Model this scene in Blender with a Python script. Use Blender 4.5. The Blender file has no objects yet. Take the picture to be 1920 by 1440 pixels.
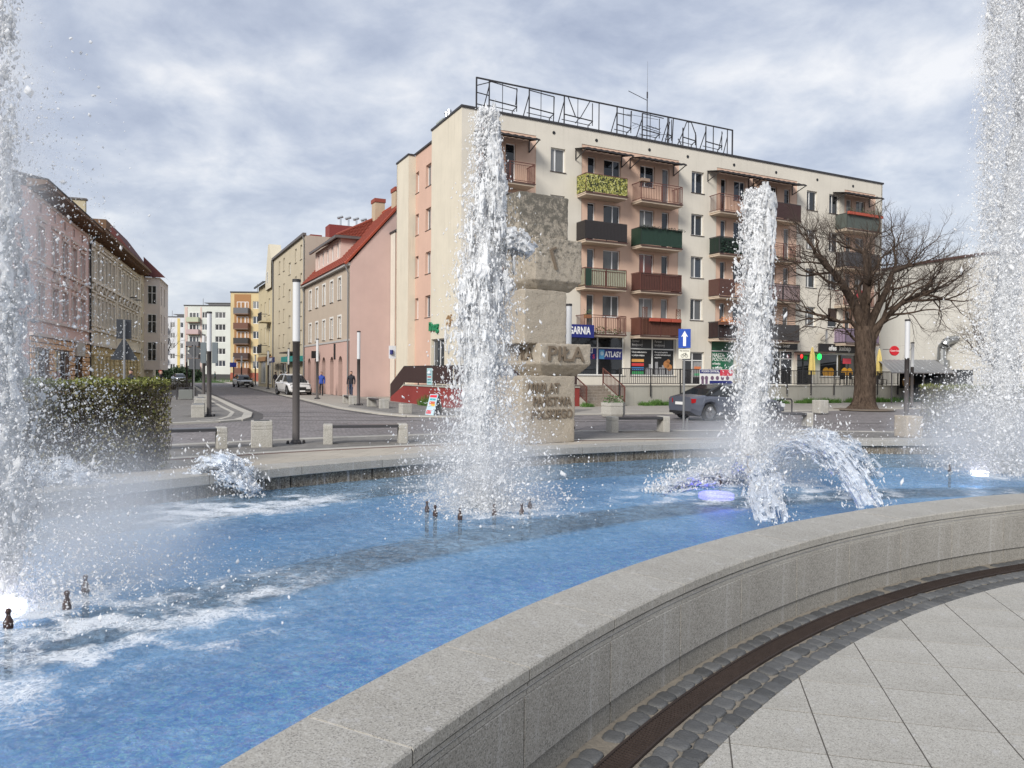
import bpy, bmesh, math, random
import numpy as np
from mathutils import Matrix, Vector, Euler
random.seed(7); RNG = np.random.default_rng(7)
SC = bpy.context.scene; COL = SC.collection
PI = math.pi; R = math.radians

# ---------------------------------------------------------------- camera
cam = bpy.data.cameras.new('camera'); camo = bpy.data.objects.new('camera', cam); COL.objects.link(camo)
cam.sensor_width = 36; cam.lens = 36*1390/1920; cam.clip_end = 2000; cam.clip_start = .05
camo.matrix_world = Matrix.Translation((0, 0, 1.7)) @ Matrix.Rotation(PI/2-R(.742), 4, 'X') @ Matrix.Rotation(.008, 4, 'Z')
SC.camera = camo
# ---------------------------------------------------------------- sky and sun
SUN_EL, SUN_AZ = 31, -152        # azimuth from +Y towards +X (the sun stands behind the camera, to the left)
wd = bpy.data.worlds.new('World'); SC.world = wd; wd.use_nodes = True
nt = wd.node_tree; N = nt.nodes; Lk = nt.links; N.clear()
def wn(t, **k):
    n = N.new(t)
    for a, b in k.items(): setattr(n, a, b)
    return n
sky = wn('ShaderNodeTexSky', sky_type='NISHITA', sun_disc=False, sun_elevation=R(SUN_EL), sun_rotation=R(SUN_AZ), air_density=1.2, dust_density=2.0)
tc = wn('ShaderNodeTexCoord'); sp = wn('ShaderNodeSeparateXYZ'); Lk.new(tc.outputs['Generated'], sp.inputs[0])
def wmath(op, a, b=None, c=None):
    n = wn('ShaderNodeMath', operation=op)
    for i, v in enumerate((a, b, c)):
        if v is None: continue
        if isinstance(v, (int, float)): n.inputs[i].default_value = v
        else: Lk.new(v, n.inputs[i])
    return n.outputs[0]
den = wmath('ADD', wmath('MAXIMUM', sp.outputs[2], 0.0), .33)
cx = wmath('DIVIDE', sp.outputs[0], den); cy = wmath('DIVIDE', sp.outputs[1], den)
cb = wn('ShaderNodeCombineXYZ'); Lk.new(cx, cb.inputs[0]); Lk.new(cy, cb.inputs[1])
def wnoise(scale, detail, rough, dist, off):
    mp = wn('ShaderNodeMapping'); mp.inputs['Location'].default_value = off; Lk.new(cb.outputs[0], mp.inputs[0])
    mp.inputs['Scale'].default_value = (1, 1.05, 1)
    n = wn('ShaderNodeTexNoise'); n.inputs['Scale'].default_value = scale; n.inputs['Detail'].default_value = detail
    n.inputs['Roughness'].default_value = rough; n.inputs['Distortion'].default_value = dist
    Lk.new(mp.outputs[0], n.inputs['Vector']); return n.outputs['Fac']
n1 = wnoise(2.5, 9, .55, .35, (3.1, 1.7, 0)); n2 = wnoise(7.5, 8, .6, .3, (7.3, 2.2, 0))
cl = wmath('ADD', wmath('MULTIPLY', n1, .74), wmath('MULTIPLY', n2, .26))
rp = wn('ShaderNodeValToRGB'); Lk.new(cl, rp.inputs[0]); e = rp.color_ramp
CK = 5.6   # cloud radiance before the background strength
for i, (p, c) in enumerate([(.37, (.375, .425, .55)), (.465, (.495, .545, .66)), (.54, (.64, .68, .765)), (.64, (.87, .875, .90))]):
    el = e.elements[i] if i < 2 else e.elements.new(p)
    el.position = p; el.color = (*c, 1)
# brighter, thinner cloud low over the horizon
hz = wn('ShaderNodeMapRange'); Lk.new(sp.outputs[2], hz.inputs[0]); hz.inputs[1].default_value = .26; hz.inputs[2].default_value = .0; hz.inputs[3].default_value = 0; hz.inputs[4].default_value = .62
mxh = wn('ShaderNodeMix', data_type='RGBA'); Lk.new(hz.outputs[0], mxh.inputs['Factor']); Lk.new(rp.outputs[0], mxh.inputs['A']); mxh.inputs['B'].default_value = (.72, .765, .83, 1)
vm = wn('ShaderNodeVectorMath', operation='SCALE'); Lk.new(mxh.outputs['Result'], vm.inputs[0]); vm.inputs['Scale'].default_value = CK
mx = wn('ShaderNodeMix', data_type='RGBA'); mx.inputs['Factor'].default_value = .92
Lk.new(sky.outputs[0], mx.inputs['A']); Lk.new(vm.outputs[0], mx.inputs['B'])
bg = wn('ShaderNodeBackground'); bg.inputs['Strength'].default_value = .1; Lk.new(mx.outputs['Result'], bg.inputs['Color'])
wo = wn('ShaderNodeOutputWorld'); Lk.new(bg.outputs[0], wo.inputs['Surface'])
sl = bpy.data.lights.new('sun', 'SUN'); sl.energy = 2.0; sl.angle = R(20); sl.color = (1, .955, .89)
so = bpy.data.objects.new('sun', sl); COL.objects.link(so)
sdir = Vector((math.sin(R(SUN_AZ))*math.cos(R(SUN_EL)), math.cos(R(SUN_AZ))*math.cos(R(SUN_EL)), math.sin(R(SUN_EL))))
so.rotation_euler = sdir.to_track_quat('Z', 'Y').to_euler()
vs = SC.view_settings; vs.view_transform = 'Standard'; vs.look = 'None'; vs.gamma = 1; vs.use_curve_mapping = False; vs.exposure = .95
SC.render.engine = 'CYCLES'; cy_ = SC.cycles
cy_.max_bounces = 12; cy_.diffuse_bounces = 5; cy_.glossy_bounces = 3; cy_.transparent_max_bounces = 24; cy_.volume_bounces = 2
cy_.caustics_reflective = False; cy_.caustics_refractive = False
cy_.use_denoising = True
# ---------------------------------------------------------------- helpers
class MB:
    """collects polygons and links them as one mesh"""
    def __init__(s): s.v = []; s.f = []
    def add(s, vs, fs):
        b = len(s.v); s.v.extend(vs); s.f.extend([tuple(i+b for i in f) for f in fs]); return s
    def quad(s, a, b, c, d): return s.add([a, b, c, d], [(0, 1, 2, 3)])
    def box(s, x0, x1, y0, y1, z0, z1):
        return s.add([(x0, y0, z0), (x1, y0, z0), (x1, y1, z0), (x0, y1, z0), (x0, y0, z1), (x1, y0, z1), (x1, y1, z1), (x0, y1, z1)],
                     [(3, 2, 1, 0), (4, 5, 6, 7), (0, 1, 5, 4), (1, 2, 6, 5), (2, 3, 7, 6), (3, 0, 4, 7)])
    def bbox(s, x0, x1, y0, y1, z0, z1, b=.01):
        """box with chamfered vertical and top edges"""
        pts = [(x0+b, y0), (x1-b, y0), (x1, y0+b), (x1, y1-b), (x1-b, y1), (x0+b, y1), (x0, y1-b), (x0, y0+b)]
        mx, my = (x0+x1)/2, (y0+y1)/2
        def ins(p): return (p[0]+(b if p[0] < mx else -b), p[1]+(b if p[1] < my else -b))
        rings = [[(*p, z0) for p in pts], [(*p, z1-b) for p in pts], [(*ins(p), z1) for p in pts]]
        return s.loft(rings, True, True)
    def loft(s, rings, cap0=True, cap1=True, closed=True):
        n = len(rings[0]); vs = [p for r in rings for p in r]; fs = []
        for k in range(len(rings)-1):
            for i in range(n if closed else n-1):
                j = (i+1) % n; fs.append((k*n+i, k*n+j, (k+1)*n+j, (k+1)*n+i))
        if cap0: fs.append(tuple(reversed(range(n))))
        if cap1: fs.append(tuple(range((len(rings)-1)*n, len(rings)*n)))
        return s.add(vs, fs)
    def prism(s, poly, h, axis='z', o=0.):
        """extrude a 2D polygon: axis z -> (x,y), y -> (x,z), x -> (y,z)"""
        def P(p, t): return {'z': (p[0], p[1], t), 'y': (p[0], t, p[1]), 'x': (t, p[0], p[1])}[axis]
        return s.loft([[P(p, o) for p in poly], [P(p, o+h) for p in poly]])
    def tube(s, p0, p1, r0, r1=None, n=6, cap=True):
        r1 = r0 if r1 is None else r1
        a = Vector(p0); b = Vector(p1); d = (b-a)
        if d.length < 1e-6: return s
        d.normalize(); u = d.orthogonal().normalized(); w = d.cross(u)
        c = [(math.cos(2*PI*i/n), math.sin(2*PI*i/n)) for i in range(n)]
        return s.loft([[tuple(a+(u*x+w*y)*r0) for x, y in c], [tuple(b+(u*x+w*y)*r1) for x, y in c]], cap, cap)
    def path(s, pts, r, n=6):
        for a, b in zip(pts[:-1], pts[1:]): s.tube(a, b, r, r, n)
        return s
    def lathe(s, prof, x=0, y=0, n=16, cap=True):
        return s.loft([[(x+r*math.cos(2*PI*i/n), y+r*math.sin(2*PI*i/n), z) for i in range(n)] for r, z in prof], cap, cap)
    def bar(s, p0, p1, w):
        """square bar between two points"""
        return s.tube(p0, p1, w*.7071, None, 4)
    def mesh(s, name, mat=None, smooth=False):
        m = bpy.data.meshes.new(name); m.from_pydata(s.v, [], s.f)
        if mat: m.materials.append(mat)
        if smooth: m.polygons.foreach_set('use_smooth', [True]*len(m.polygons))
        m.update(); return m

def lk(name, data, parent=None, loc=(0, 0, 0), rotz=0.):
    o = bpy.data.objects.new(name, data); COL.objects.link(o)
    if parent is not None: o.parent = parent
    o.location = loc
    if rotz: o.rotation_euler = (0, 0, rotz)
    return o
def part(name, mb, mat, parent, loc=(0, 0, 0), rotz=0., smooth=False, kind=None, label=None):
    m = mb if isinstance(mb, bpy.types.Mesh) else mb.mesh(name, mat, smooth)
    o = lk(name, m, parent, loc, rotz)
    if kind or name == 'plants': o['kind'] = kind or 'stuff'
    if label: o['label'] = label
    return o
def tag(o, label, cat, group=None, kind=None):
    if label: o['label'] = label
    if cat: o['category'] = cat
    if group: o['group'] = group
    if kind: o['kind'] = kind
    return o
def thing(name, label, cat, loc=(0, 0, 0), rotz=0., group=None):
    return tag(lk(name, None, None, loc, rotz), label, cat, group)
def struct(name, mb, mat, loc=(0, 0, 0), rotz=0., smooth=False, kind='structure', label=None):
    o = part(name, mb, mat, None, loc, rotz, smooth); o['kind'] = kind
    if label: o['label'] = label
    return o
def kids(o): return [c for c in COL.objects if c.parent == o]
def dup(root, loc, rotz, label, group=None, scale=None):
    """copy of a thing with copies of its parts and their sub-parts"""
    def rec(o, par):
        c = o.copy(); COL.objects.link(c); c.parent = par
        for ch in o.children: rec(ch, c)
        return c
    r = rec(root, None); r.location = loc; r.rotation_euler = (0, 0, rotz); r['label'] = label
    if group: r['group'] = group
    if scale: r.scale = scale
    return r

def textmesh(s, size, depth=.004, mat=None, bold=0., align='CENTER', sx=1., shear=0.):
    cu = bpy.data.curves.new('lettering', 'FONT'); cu.body = s; cu.size = size; cu.extrude = depth; cu.offset = bold
    cu.align_x = align; cu.align_y = 'CENTER'; cu.resolution_u = 3; cu.shear = shear
    o = bpy.data.objects.new('lettering_tmp', cu); COL.objects.link(o)
    m = bpy.data.meshes.new_from_object(o.evaluated_get(bpy.context.evaluated_depsgraph_get()))
    bpy.data.objects.remove(o); bpy.data.curves.remove(cu)
    # stand it up: text x -> x, text y -> z, facing -y
    m.transform(Matrix.Diagonal((sx, 1, 1, 1))); m.transform(Matrix.Rotation(PI/2, 4, 'X'))
    m.materials.clear()
    if mat: m.materials.append(mat)
    return m
def lettering(s, size, mat, parent, x, y, z, bold=0., align='CENTER', sx=1., rotz=0., depth=.004, shear=0., name='lettering'):
    return lk(name, textmesh(s, size, depth, mat, bold, align, sx, shear), parent, (x, y, z), rotz)

# ---------------------------------------------------------------- materials
MATS = {}
class NT:
    def __init__(s, name):
        s.m = bpy.data.materials.new(name); s.m.use_nodes = True; s.t = s.m.node_tree; s.n = s.t.nodes; s.l = s.t.links
        s.b = s.n['Principled BSDF']; s.out = s.n['Material Output']
    def new(s, t, inp=None, **k):
        n = s.n.new(t)
        for a, b in k.items(): setattr(n, a, b)
        for a, b in (inp or {}).items(): s.set(n.inputs[a], b)
        return n
    def set(s, sock, v):
        if isinstance(v, bpy.types.NodeSocket): s.l.new(v, sock)
        elif isinstance(v, (tuple, list)) and len(v) == 3 and sock.type == 'RGBA': sock.default_value = (*v, 1)
        else: sock.default_value = v
    def coord(s, kind='Object', scale=(1, 1, 1)):
        c = s.new('ShaderNodeTexCoord'); mp = s.new('ShaderNodeMapping', {'Vector': c.outputs[kind], 'Scale': scale}); return mp.outputs[0]
    def noise(s, vec, scale, detail=4, rough=.55, dist=0.):
        return s.new('ShaderNodeTexNoise', {'Vector': vec, 'Scale': scale, 'Detail': detail, 'Roughness': rough, 'Distortion': dist}).outputs['Fac']
    def vor(s, vec, scale, out='Distance', feature='F1'):
        return s.new('ShaderNodeTexVoronoi', {'Vector': vec, 'Scale': scale}, feature=feature).outputs[out]
    def ramp(s, fac, stops):
        n = s.new('ShaderNodeValToRGB', {'Fac': fac}); e = n.color_ramp
        for i, (p, c) in enumerate(stops):
            el = e.elements[i] if i < 2 else e.elements.new(p)
            el.position = p; el.color = (*c, 1) if not isinstance(c, (int, float)) else (c, c, c, 1)
        return n.outputs['Color']
    def mix(s, f, a, b, blend='MIX'):
        n = s.new('ShaderNodeMix', data_type='RGBA', blend_type=blend); s.set(n.inputs['Factor'], f); s.set(n.inputs['A'], a); s.set(n.inputs['B'], b); return n.outputs['Result']
    def math(s, op, a, b=0.):
        n = s.new('ShaderNodeMath', operation=op); s.set(n.inputs[0], a); s.set(n.inputs[1], b); return n.outputs[0]
    def bump(s, h, strength=.3, dist=.01, normal=None):
        n = s.new('ShaderNodeBump', {'Height': h, 'Strength': strength, 'Distance': dist})
        if normal is not None: s.l.new(normal, n.inputs['Normal'])
        return n.outputs[0]
    def rnd(s): return s.new('ShaderNodeObjectInfo').outputs['Random']
    def fin(s, col=None, rough=None, metal=None, normal=None, spec=None):
        b = s.b.inputs
        for k, v in (('Base Color', col), ('Roughness', rough), ('Metallic', metal), ('Normal', normal), ('Specular IOR Level', spec)):
            if v is not None: s.set(b[k], v)
        return s.m
def sc(c, k): return tuple(min(1, x*k) for x in c)

def M(name, col, rough=.8, var=.08, scale=3., bump=.0, bscale=60., metal=0., spec=None, dirt=0., tint=0.):
    """painted or plain surface with uneven tone, optional grain, streaky dirt and a tint per piece"""
    if name in MATS: return MATS[name]
    t = NT(name); v = t.coord()
    c = t.mix(t.noise(v, scale, 5, .6), sc(col, 1-var), sc(col, 1+var))
    if dirt:
        st = t.noise(t.coord(scale=(2.2, 2.2, .35)), 1.6, 6, .65)
        c = t.mix(t.ramp(st, [(.5, 0.), (.8, dirt)]), c, sc(col, .55))
    if tint:
        c = t.mix(t.math('MULTIPLY', t.rnd(), 1.), t.mix(1., c, (1-tint,)*3, 'MULTIPLY'), c)
    nm = t.bump(t.noise(v, bscale, 3, .6), bump, .01) if bump else None
    MATS[name] = t.fin(c, rough, metal, nm, spec); return MATS[name]

def plaster(name, col, dirt=.25, grain=.35):
    """rendered facade: fine grain, faint weather streaks and patches"""
    if name in MATS: return MATS[name]
    t = NT(name); v = t.coord()
    c = t.mix(t.ramp(t.noise(v, .55, 6, .62), [(.3, 0.), (.7, 1.)]), sc(col, .93), sc(col, 1.04))
    st = t.noise(t.coord(scale=(3.5, 3.5, .22)), 1.2, 6, .68)
    c = t.mix(t.ramp(st, [(.52, 0.), (.78, dirt)]), c, (col[0]*.62, col[1]*.62, col[2]*.6))
    pt = t.noise(v, 2.6, 8, .7)
    c = t.mix(t.ramp(pt, [(.58, 0.), (.74, dirt*.6)]), c, sc(col, .72))
    nm = t.bump(t.noise(v, 90, 3, .6), grain, .004)
    MATS[name] = t.fin(c, .9, 0, nm, .25); return MATS[name]

def granite(name, base, dark, light, scale=170., big=.25, stain=.25):
    if name in MATS: return MATS[name]
    t = NT(name); v = t.coord()
    g = t.new('ShaderNodeTexVoronoi', {'Vector': v, 'Scale': scale}, feature='F1').outputs['Color']
    s_ = t.new('ShaderNodeSeparateColor', {'Color': g}).outputs[0]
    n2 = t.noise(v, scale*.42, 3, .7)
    c = t.ramp(t.math('ADD', t.math('MULTIPLY', s_, .6), t.math('MULTIPLY', n2, .5)), [(.28, dark), (.42, base), (.66, base), (.8, light)])
    blot = t.noise(v, 1.6, 6, .65)
    c = t.mix(t.ramp(blot, [(.45, 0.), (.75, stain)]), c, t.mix(1., c, (.62, .60, .57), 'MULTIPLY'))
    st = t.noise(t.coord(scale=(9, 9, .6)), 1.4, 5, .7)
    c = t.mix(t.ramp(st, [(.56, 0.), (.72, .5)]), c, (.56, .555, .56))
    c = t.mix(t.math('MULTIPLY', t.rnd(), big), c, t.mix(1., c, (.74, .735, .72), 'MULTIPLY'))
    nm = t.bump(t.math('ADD', n2, t.math('MULTIPLY', s_, .5)), .35, .003)
    MATS[name] = t.fin(c, .72, 0, nm, .4); return MATS[name]

def glass(name, inner, rough=.04, var=.3, folds=False):
    """window glass over what hangs behind it: dark room, curtain or blind"""
    if name in MATS: return MATS[name]
    t = NT(name); v = t.coord(scale=(1, 1, .12) if folds else (1, 1, 1))
    c = t.mix(t.noise(v, 16 if folds else 1.4, 3, .6), sc(inner, 1-var), sc(inner, 1+var))
    c = t.mix(t.rnd(), c, t.mix(1., c, (.55, .55, .57), 'MULTIPLY'))
    t.b.inputs['Coat Weight'].default_value = .0; t.b.inputs['IOR'].default_value = 1.5
    wob = t.bump(t.noise(t.coord(), 1.1, 2, .5), .08, .02)
    MATS[name] = t.fin(c, rough, 0, wob, .7); return MATS[name]

WHITE = M('white_pvc', (.74, .74, .73), .35, .03)
GL_DARK = glass('glass_dark_room', (.022, .026, .03)); GL_CURT = glass('glass_white_curtain', (.30, .305, .30), .1, .25, True)
GL_BLUE = glass('glass_dim_room', (.05, .065, .085)); GL_NET = glass('glass_net_curtain', (.14, .145, .145), .06, .3, True)
GL_RED = glass('glass_red_blind', (.20, .05, .03), .1, .1); GL_BLIND = glass('glass_grey_blind', (.17, .17, .165), .1, .12)
PANES = [GL_DARK, GL_DARK, GL_CURT, GL_BLUE, GL_NET, GL_BLIND]
SILL = M('sill_brown_metal', (.06, .042, .036), .5, .1); SILLG = M('sill_grey_metal', (.20, .20, .20), .5, .1)
DARKM = M('dark_painted_steel', (.028, .026, .028), .5, .15); RUSTM = M('red_brown_steel', (.115, .042, .032), .6, .2)
GREYM = M('grey_painted_steel', (.115, .105, .103), .6, .08)
BLACK = M('black_plastic', (.012, .012, .013), .45, .1); CHROME = M('polished_metal', (.62, .63, .64), .2, .05, metal=1.)
WHITEP = M('white_print', (.78, .78, .76), .6, .02)

# ---------------------------------------------------------------- walls and windows
def wall(mb, x0, x1, z0, z1, ops=(), y=0., dep=.18):
    """wall face in the plane y with openings (x0,x1,z0,z1) and their reveals"""
    xs = sorted({x0, x1, *[min(max(a, x0), x1) for o in ops for a in o[:2]]}); zs = sorted({z0, z1, *[min(max(a, z0), z1) for o in ops for a in o[2:4]]})
    for i in range(len(xs)-1):
        j = 0
        while j < len(zs)-1:
            def hole(jj):
                cxx, czz = (xs[i]+xs[i+1])/2, (zs[jj]+zs[jj+1])/2
                return any(o[0] < cxx < o[1] and o[2] < czz < o[3] for o in ops)
            if hole(j): j += 1; continue
            k = j
            while k+1 < len(zs)-1 and not hole(k+1): k += 1
            mb.quad((xs[i], y, zs[j]), (xs[i+1], y, zs[j]), (xs[i+1], y, zs[k+1]), (xs[i], y, zs[k+1])); j = k+1
    for a, b, c, d in [o[:4] for o in ops]:
        q = y+dep
        mb.quad((a, y, c), (a, y, d), (a, q, d), (a, q, c)); mb.quad((b, y, c), (b, q, c), (b, q, d), (b, y, d))
        mb.quad((a, y, d), (b, y, d), (b, q, d), (a, q, d)); mb.quad((a, y, c), (a, q, c), (b, q, c), (b, y, c))
    return mb
WC = {}
def window(parent, x0, x1, z0, z1, y=0., dep=.14, leaves=2, rail=None, fw=.06, frame=None, pane=None, sill=SILL, split=None, name='window', so=.05, sh=.035, label=None):
    """frame object with its panes and its sill as sub-parts; meshes are shared between alike windows"""
    frame = frame or WHITE; w, h = round(x1-x0, 3), round(z1-z0, 3)
    xs = split if split else [i/leaves for i in range(1, leaves)]
    key = ('f', w, h, tuple(xs), rail, fw, frame.name)
    if key not in WC:
        b = MB()
        b.box(0, fw, 0, .06, 0, h); b.box(w-fw, w, 0, .06, 0, h); b.box(fw, w-fw, 0, .06, 0, fw); b.box(fw, w-fw, 0, .06, h-fw, h)
        zt = h-fw
        if rail: b.box(fw, w-fw, -.004, .06, h*rail-fw*.45, h*rail+fw*.45)
        for f in xs: b.box(w*f-fw*.62, w*f+fw*.62, -.002, .058, fw, h*rail-fw*.45 if rail and rail < .95 and leaves == 9 else zt)
        WC[key] = b.mesh(name, frame)
    o = lk(name, WC[key], parent, (x0, y+dep, z0))
    if label: o['label'] = label
    ed = [0]+list(xs)+[1]
    for a, b_ in zip(ed[:-1], ed[1:]):
        pm = pane or random.choice(PANES)
        pw = round((b_-a)*w, 3); k2 = ('p', pw, h, pm.name)
        if k2 not in WC: WC[k2] = MB().box(0, pw, 0, .012, 0, round(h, 3)-.04).mesh('pane', pm)
        lk('pane', WC[k2], o, (a*w, .03, .02))
    if sill:
        k3 = ('s', w, sill.name, so, sh)
        if k3 not in WC: WC[k3] = MB().box(-.05, w+.05, -.0, dep_sill(dep)+so, 0, sh).mesh('sill', sill)
        lk('sill', WC[k3], o, (0, -dep_sill(dep)-so-.002, -sh-.002))
    return o
def dep_sill(d): return d
# ---------------------------------------------------------------- ground, paving, street
FC = (8.84, -2.62)           # centre of the round plaza and its ring fountain
WL = .27                     # water level
def polar(r, deg, z=0.): return (FC[0]+r*math.cos(R(deg)), FC[1]+r*math.sin(R(deg)), z)
def annulus(r0, r1, a0, a1, z, n=180, loc=True):
    b = MB(); o = (0, 0) if loc else FC
    for i in range(n):
        p, q = R(a0+(a1-a0)*i/n), R(a0+(a1-a0)*(i+1)/n)
        b.quad((r0*math.cos(p), r0*math.sin(p), z), (r1*math.cos(p), r1*math.sin(p), z), (r1*math.cos(q), r1*math.sin(q), z), (r0*math.cos(q), r0*math.sin(q), z))
    return b
def setts_mat(name, col, joint, bw=.16, bh=.11, rot=.35, var=.35, wob=.25):
    t = NT(name); c = t.new('ShaderNodeTexCoord').outputs['Object']
    mp = t.new('ShaderNodeMapping', {'Vector': c, 'Rotation': (0, 0, rot)}).outputs[0]
    wv = t.new('ShaderNodeTexNoise', {'Vector': c, 'Scale': .7, 'Detail': 3.}).outputs['Color']
    ad = t.new('ShaderNodeVectorMath', {0: wv, 1: (wob, wob, wob)}, operation='MULTIPLY').outputs[0]
    ad = t.new('ShaderNodeVectorMath', {0: ad, 1: mp}, operation='ADD').outputs[0]
    br = t.new('ShaderNodeTexBrick', {'Vector': ad, 'Scale': 1., 'Color1': sc(col, 1-var), 'Color2': sc(col, 1+var), 'Mortar': joint, 'Mortar Size': .012, 'Brick Width': bw, 'Row Height': bh, 'Bias': 0.})
    k = t.noise(c, .32, 6, .65); k2 = t.noise(c, 3.1, 4, .6)
    cc = t.mix(t.ramp(k, [(.35, 0.), (.7, .55)]), br.outputs['Color'], sc(col, 1.45)); cc = t.mix(t.ramp(k2, [(.45, 0.), (.75, .5)]), cc, sc(col, .55))
    h = t.math('SUBTRACT', t.math('MULTIPLY', k2, .5), br.outputs['Fac'])
    return t.fin(cc, .75, 0, t.bump(h, .6, .02), .35)
def slab_mat(name, col, joint, bw, bh, rot=0., var=.06, polarr=None):
    t = NT(name); c = t.new('ShaderNodeTexCoord').outputs['Object']
    mp = t.new('ShaderNodeMapping', {'Vector': c, 'Rotation': (0, 0, rot)}).outputs[0]
    br = t.new('ShaderNodeTexBrick', {'Vector': mp, 'Scale': 1., 'Color1': sc(col, 1-var), 'Color2': sc(col, 1+var), 'Mortar': joint, 'Mortar Size': .006, 'Brick Width': bw, 'Row Height': bh})
    g = t.noise(c, 120, 2, .7); k = t.noise(c, .9, 6, .65)
    cc = t.mix(t.ramp(g, [(.35, .0), (.7, .35)]), br.outputs['Color'], sc(col, .6)); cc = t.mix(t.ramp(k, [(.42, 0.), (.75, .5)]), cc, sc(col, .7))
    return t.fin(cc, .85, 0, t.bump(t.math('SUBTRACT', t.math('MULTIPLY', g, .3), br.outputs['Fac']), .4, .004), .3)

STREET = setts_mat('street_setts', (.205, .188, .188), (.10, .092, .088))
BEIGE = slab_mat('beige_slabs', (.43, .39, .33), (.2, .18, .15), .62, .62, .2)
GREYP = slab_mat('grey_pavers', (.215, .205, .193), (.11, .105, .10), .24, .16, .5, .16)
SIDEW = slab_mat('sidewalk_slabs', (.36, .335, .30), (.17, .16, .15), .52, .52, R(26.9))
BAND = M('kerb_stone_light', (.42, .40, .355), .85, .14, 2., .2, 90)
DKBAND = M('dark_sett_band', (.075, .070, .068), .8, .3, 9., .4, 40)
REDBAND = M('red_brown_sett_band', (.17, .105, .085), .85, .25, 9., .3, 40)
def poly_sheet(name, pts, z, mat, kind='structure'):
    b = MB(); b.add([(x, y, z) for x, y in pts], [tuple(range(len(pts)))]); return struct(name, b, mat, kind=kind)

g = MB(); g.quad((-700, -700, -.05), (700, -700, -.05), (700, 900, -.05), (-700, 900, -.05)); struct('street', g, STREET)
LF = (*FC, 0)
struct('plaza_pavement', annulus(16.9, 22.75, 0, 360, .004), BEIGE, LF)
struct('paving_band', annulus(22.75, 22.92, 0, 360, .006), REDBAND, LF)
struct('paving_band', annulus(22.92, 23.25, 0, 360, .008), BAND, LF)
struct('paving', annulus(23.25, 25.7, 40, 190, .003), GREYP, LF)
# light kerb stones between the grey paving and the street, laid one by one
kerb = thing('kerb', 'curved row of pale kerb slabs between the grey paving and the cobbled street', 'kerb', LF)
kb = MB()
def arcstone(r0, r1, z0, z1, a, bev=.006, n=3):
    """stone cut to the curve, centred on angle 0"""
    b = MB(); rings = []
    for i in range(n+1):
        p = -a/2+a*i/n; c, s_ = math.cos(p), math.sin(p)
        rings.append([(r*c, r*s_, z) for r, z in ((r0, z0), (r0, z1-bev), (r0+bev, z1), (r1-bev, z1), (r1, z1-bev), (r1, z0))])
    return b.loft(rings)
ks = arcstone(25.72, 26.05, -.05, .012, R(1.3)-.0006).mesh('kerb_stone', M('kerb_stone_pale', (.40, .385, .35), .85, .12, 3., .2, 90, tint=.25))
for k in range(100): lk('kerb_stone', ks, kerb, (0, 0, RNG.uniform(-.004, .004)), R(46+1.3*k))
struct('dark_sett_band', annulus(26.07, 26.25, 40, 190, -.042), DKBAND, LF)

# pavement island left of the street, with pale kerbs
isl = [(-10.1, 25.55), (-9.7, 26.5), (-10.0, 28.2), (-11.0, 31.2), (-13.15, 35.6), (-17.84, 45.5), (-26.19, 63), (-41.13, 95.3), (-56, 125), (-70, 118), (-30.5, 40), (-22, 22.5), (-14.5, 23.4), (-11.4, 24.3)]
poly_sheet('sidewalk', isl, .0, GREYP)
def strip(pts, w, z0, z1, mb):
    for (x0, y0), (x1, y1) in zip(pts[:-1], pts[1:]):
        d = Vector((x1-x0, y1-y0)); n = Vector((-d.y, d.x)).normalized()*w/2
        mb.prism([(x0-n.x, y0-n.y), (x1-n.x, y1-n.y), (x1+n.x, y1+n.y), (x0+n.x, y0+n.y)], z1-z0, 'z', z0)
    return mb
edge = [(-22, 22.6), (-14.5, 23.5), (-11.4, 24.4), (-10.2, 25.6), (-9.8, 26.5), (-10.1, 28.2), (-11.1, 31.2), (-13.25, 35.6), (-17.94, 45.5), (-26.3, 63), (-41.2, 95.3)]
struct('kerb_line', strip(edge, .34, -.05, .014, MB()), BAND)
struct('kerb_line', strip([(x-.75+.0*y, y+.25) for x, y in edge[3:9]], .16, -.02, .008, MB()), BAND)
struct('dark_sett_band', strip([(x+.42, y-.05) for x, y in edge[4:]], .42, -.06, -.043, MB()), DKBAND)
# sidewalk along the right-hand houses and round the terrace
rk = [(-60, 150), (-36, 98.2), (-18.9, 59.9), (-13.95, 49.1), (-8.5, 36.6), (-5.6, 31.6), (-4.2, 29.9), (-2.6, 29.6), (2.8, 32.3), (7.2, 33.8), (12.1, 36.2), (15.9, 38.1), (20.3, 40.4), (27, 43.8), (60, 60)]
poly_sheet('sidewalk', rk+[(60, 130), (-20, 170)], .0, SIDEW)
struct('kerb_line', strip(rk, .22, -.05, .012, MB()), BAND)
struct('dark_sett_band', strip([(x-.3, y-.2) for x, y in rk[1:10]], .3, -.06, -.044, MB()), DKBAND)
poly_sheet('paving', [(-8.3, 37.5), (-5.4, 32.3), (-4.0, 30.6), (-2.6, 30.3), (2.7, 33.0), (4, 36.5), (-3.6, 37.6), (-7, 44), (-10.5, 51)], .004, GREYP)
# worn lines of dark setts across the street
for k, (p, q) in enumerate([((-20, 29.5), (12, 29.0)), ((-9.5, 27.2), (14, 28.0)), ((-14, 33), (3, 31.0))]):
    struct('dark_sett_band', strip([p, ((p[0]+q[0])/2, (p[1]+q[1])/2+.25), q], .22, -.06, -.046+.001*k, MB()), DKBAND)

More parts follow.
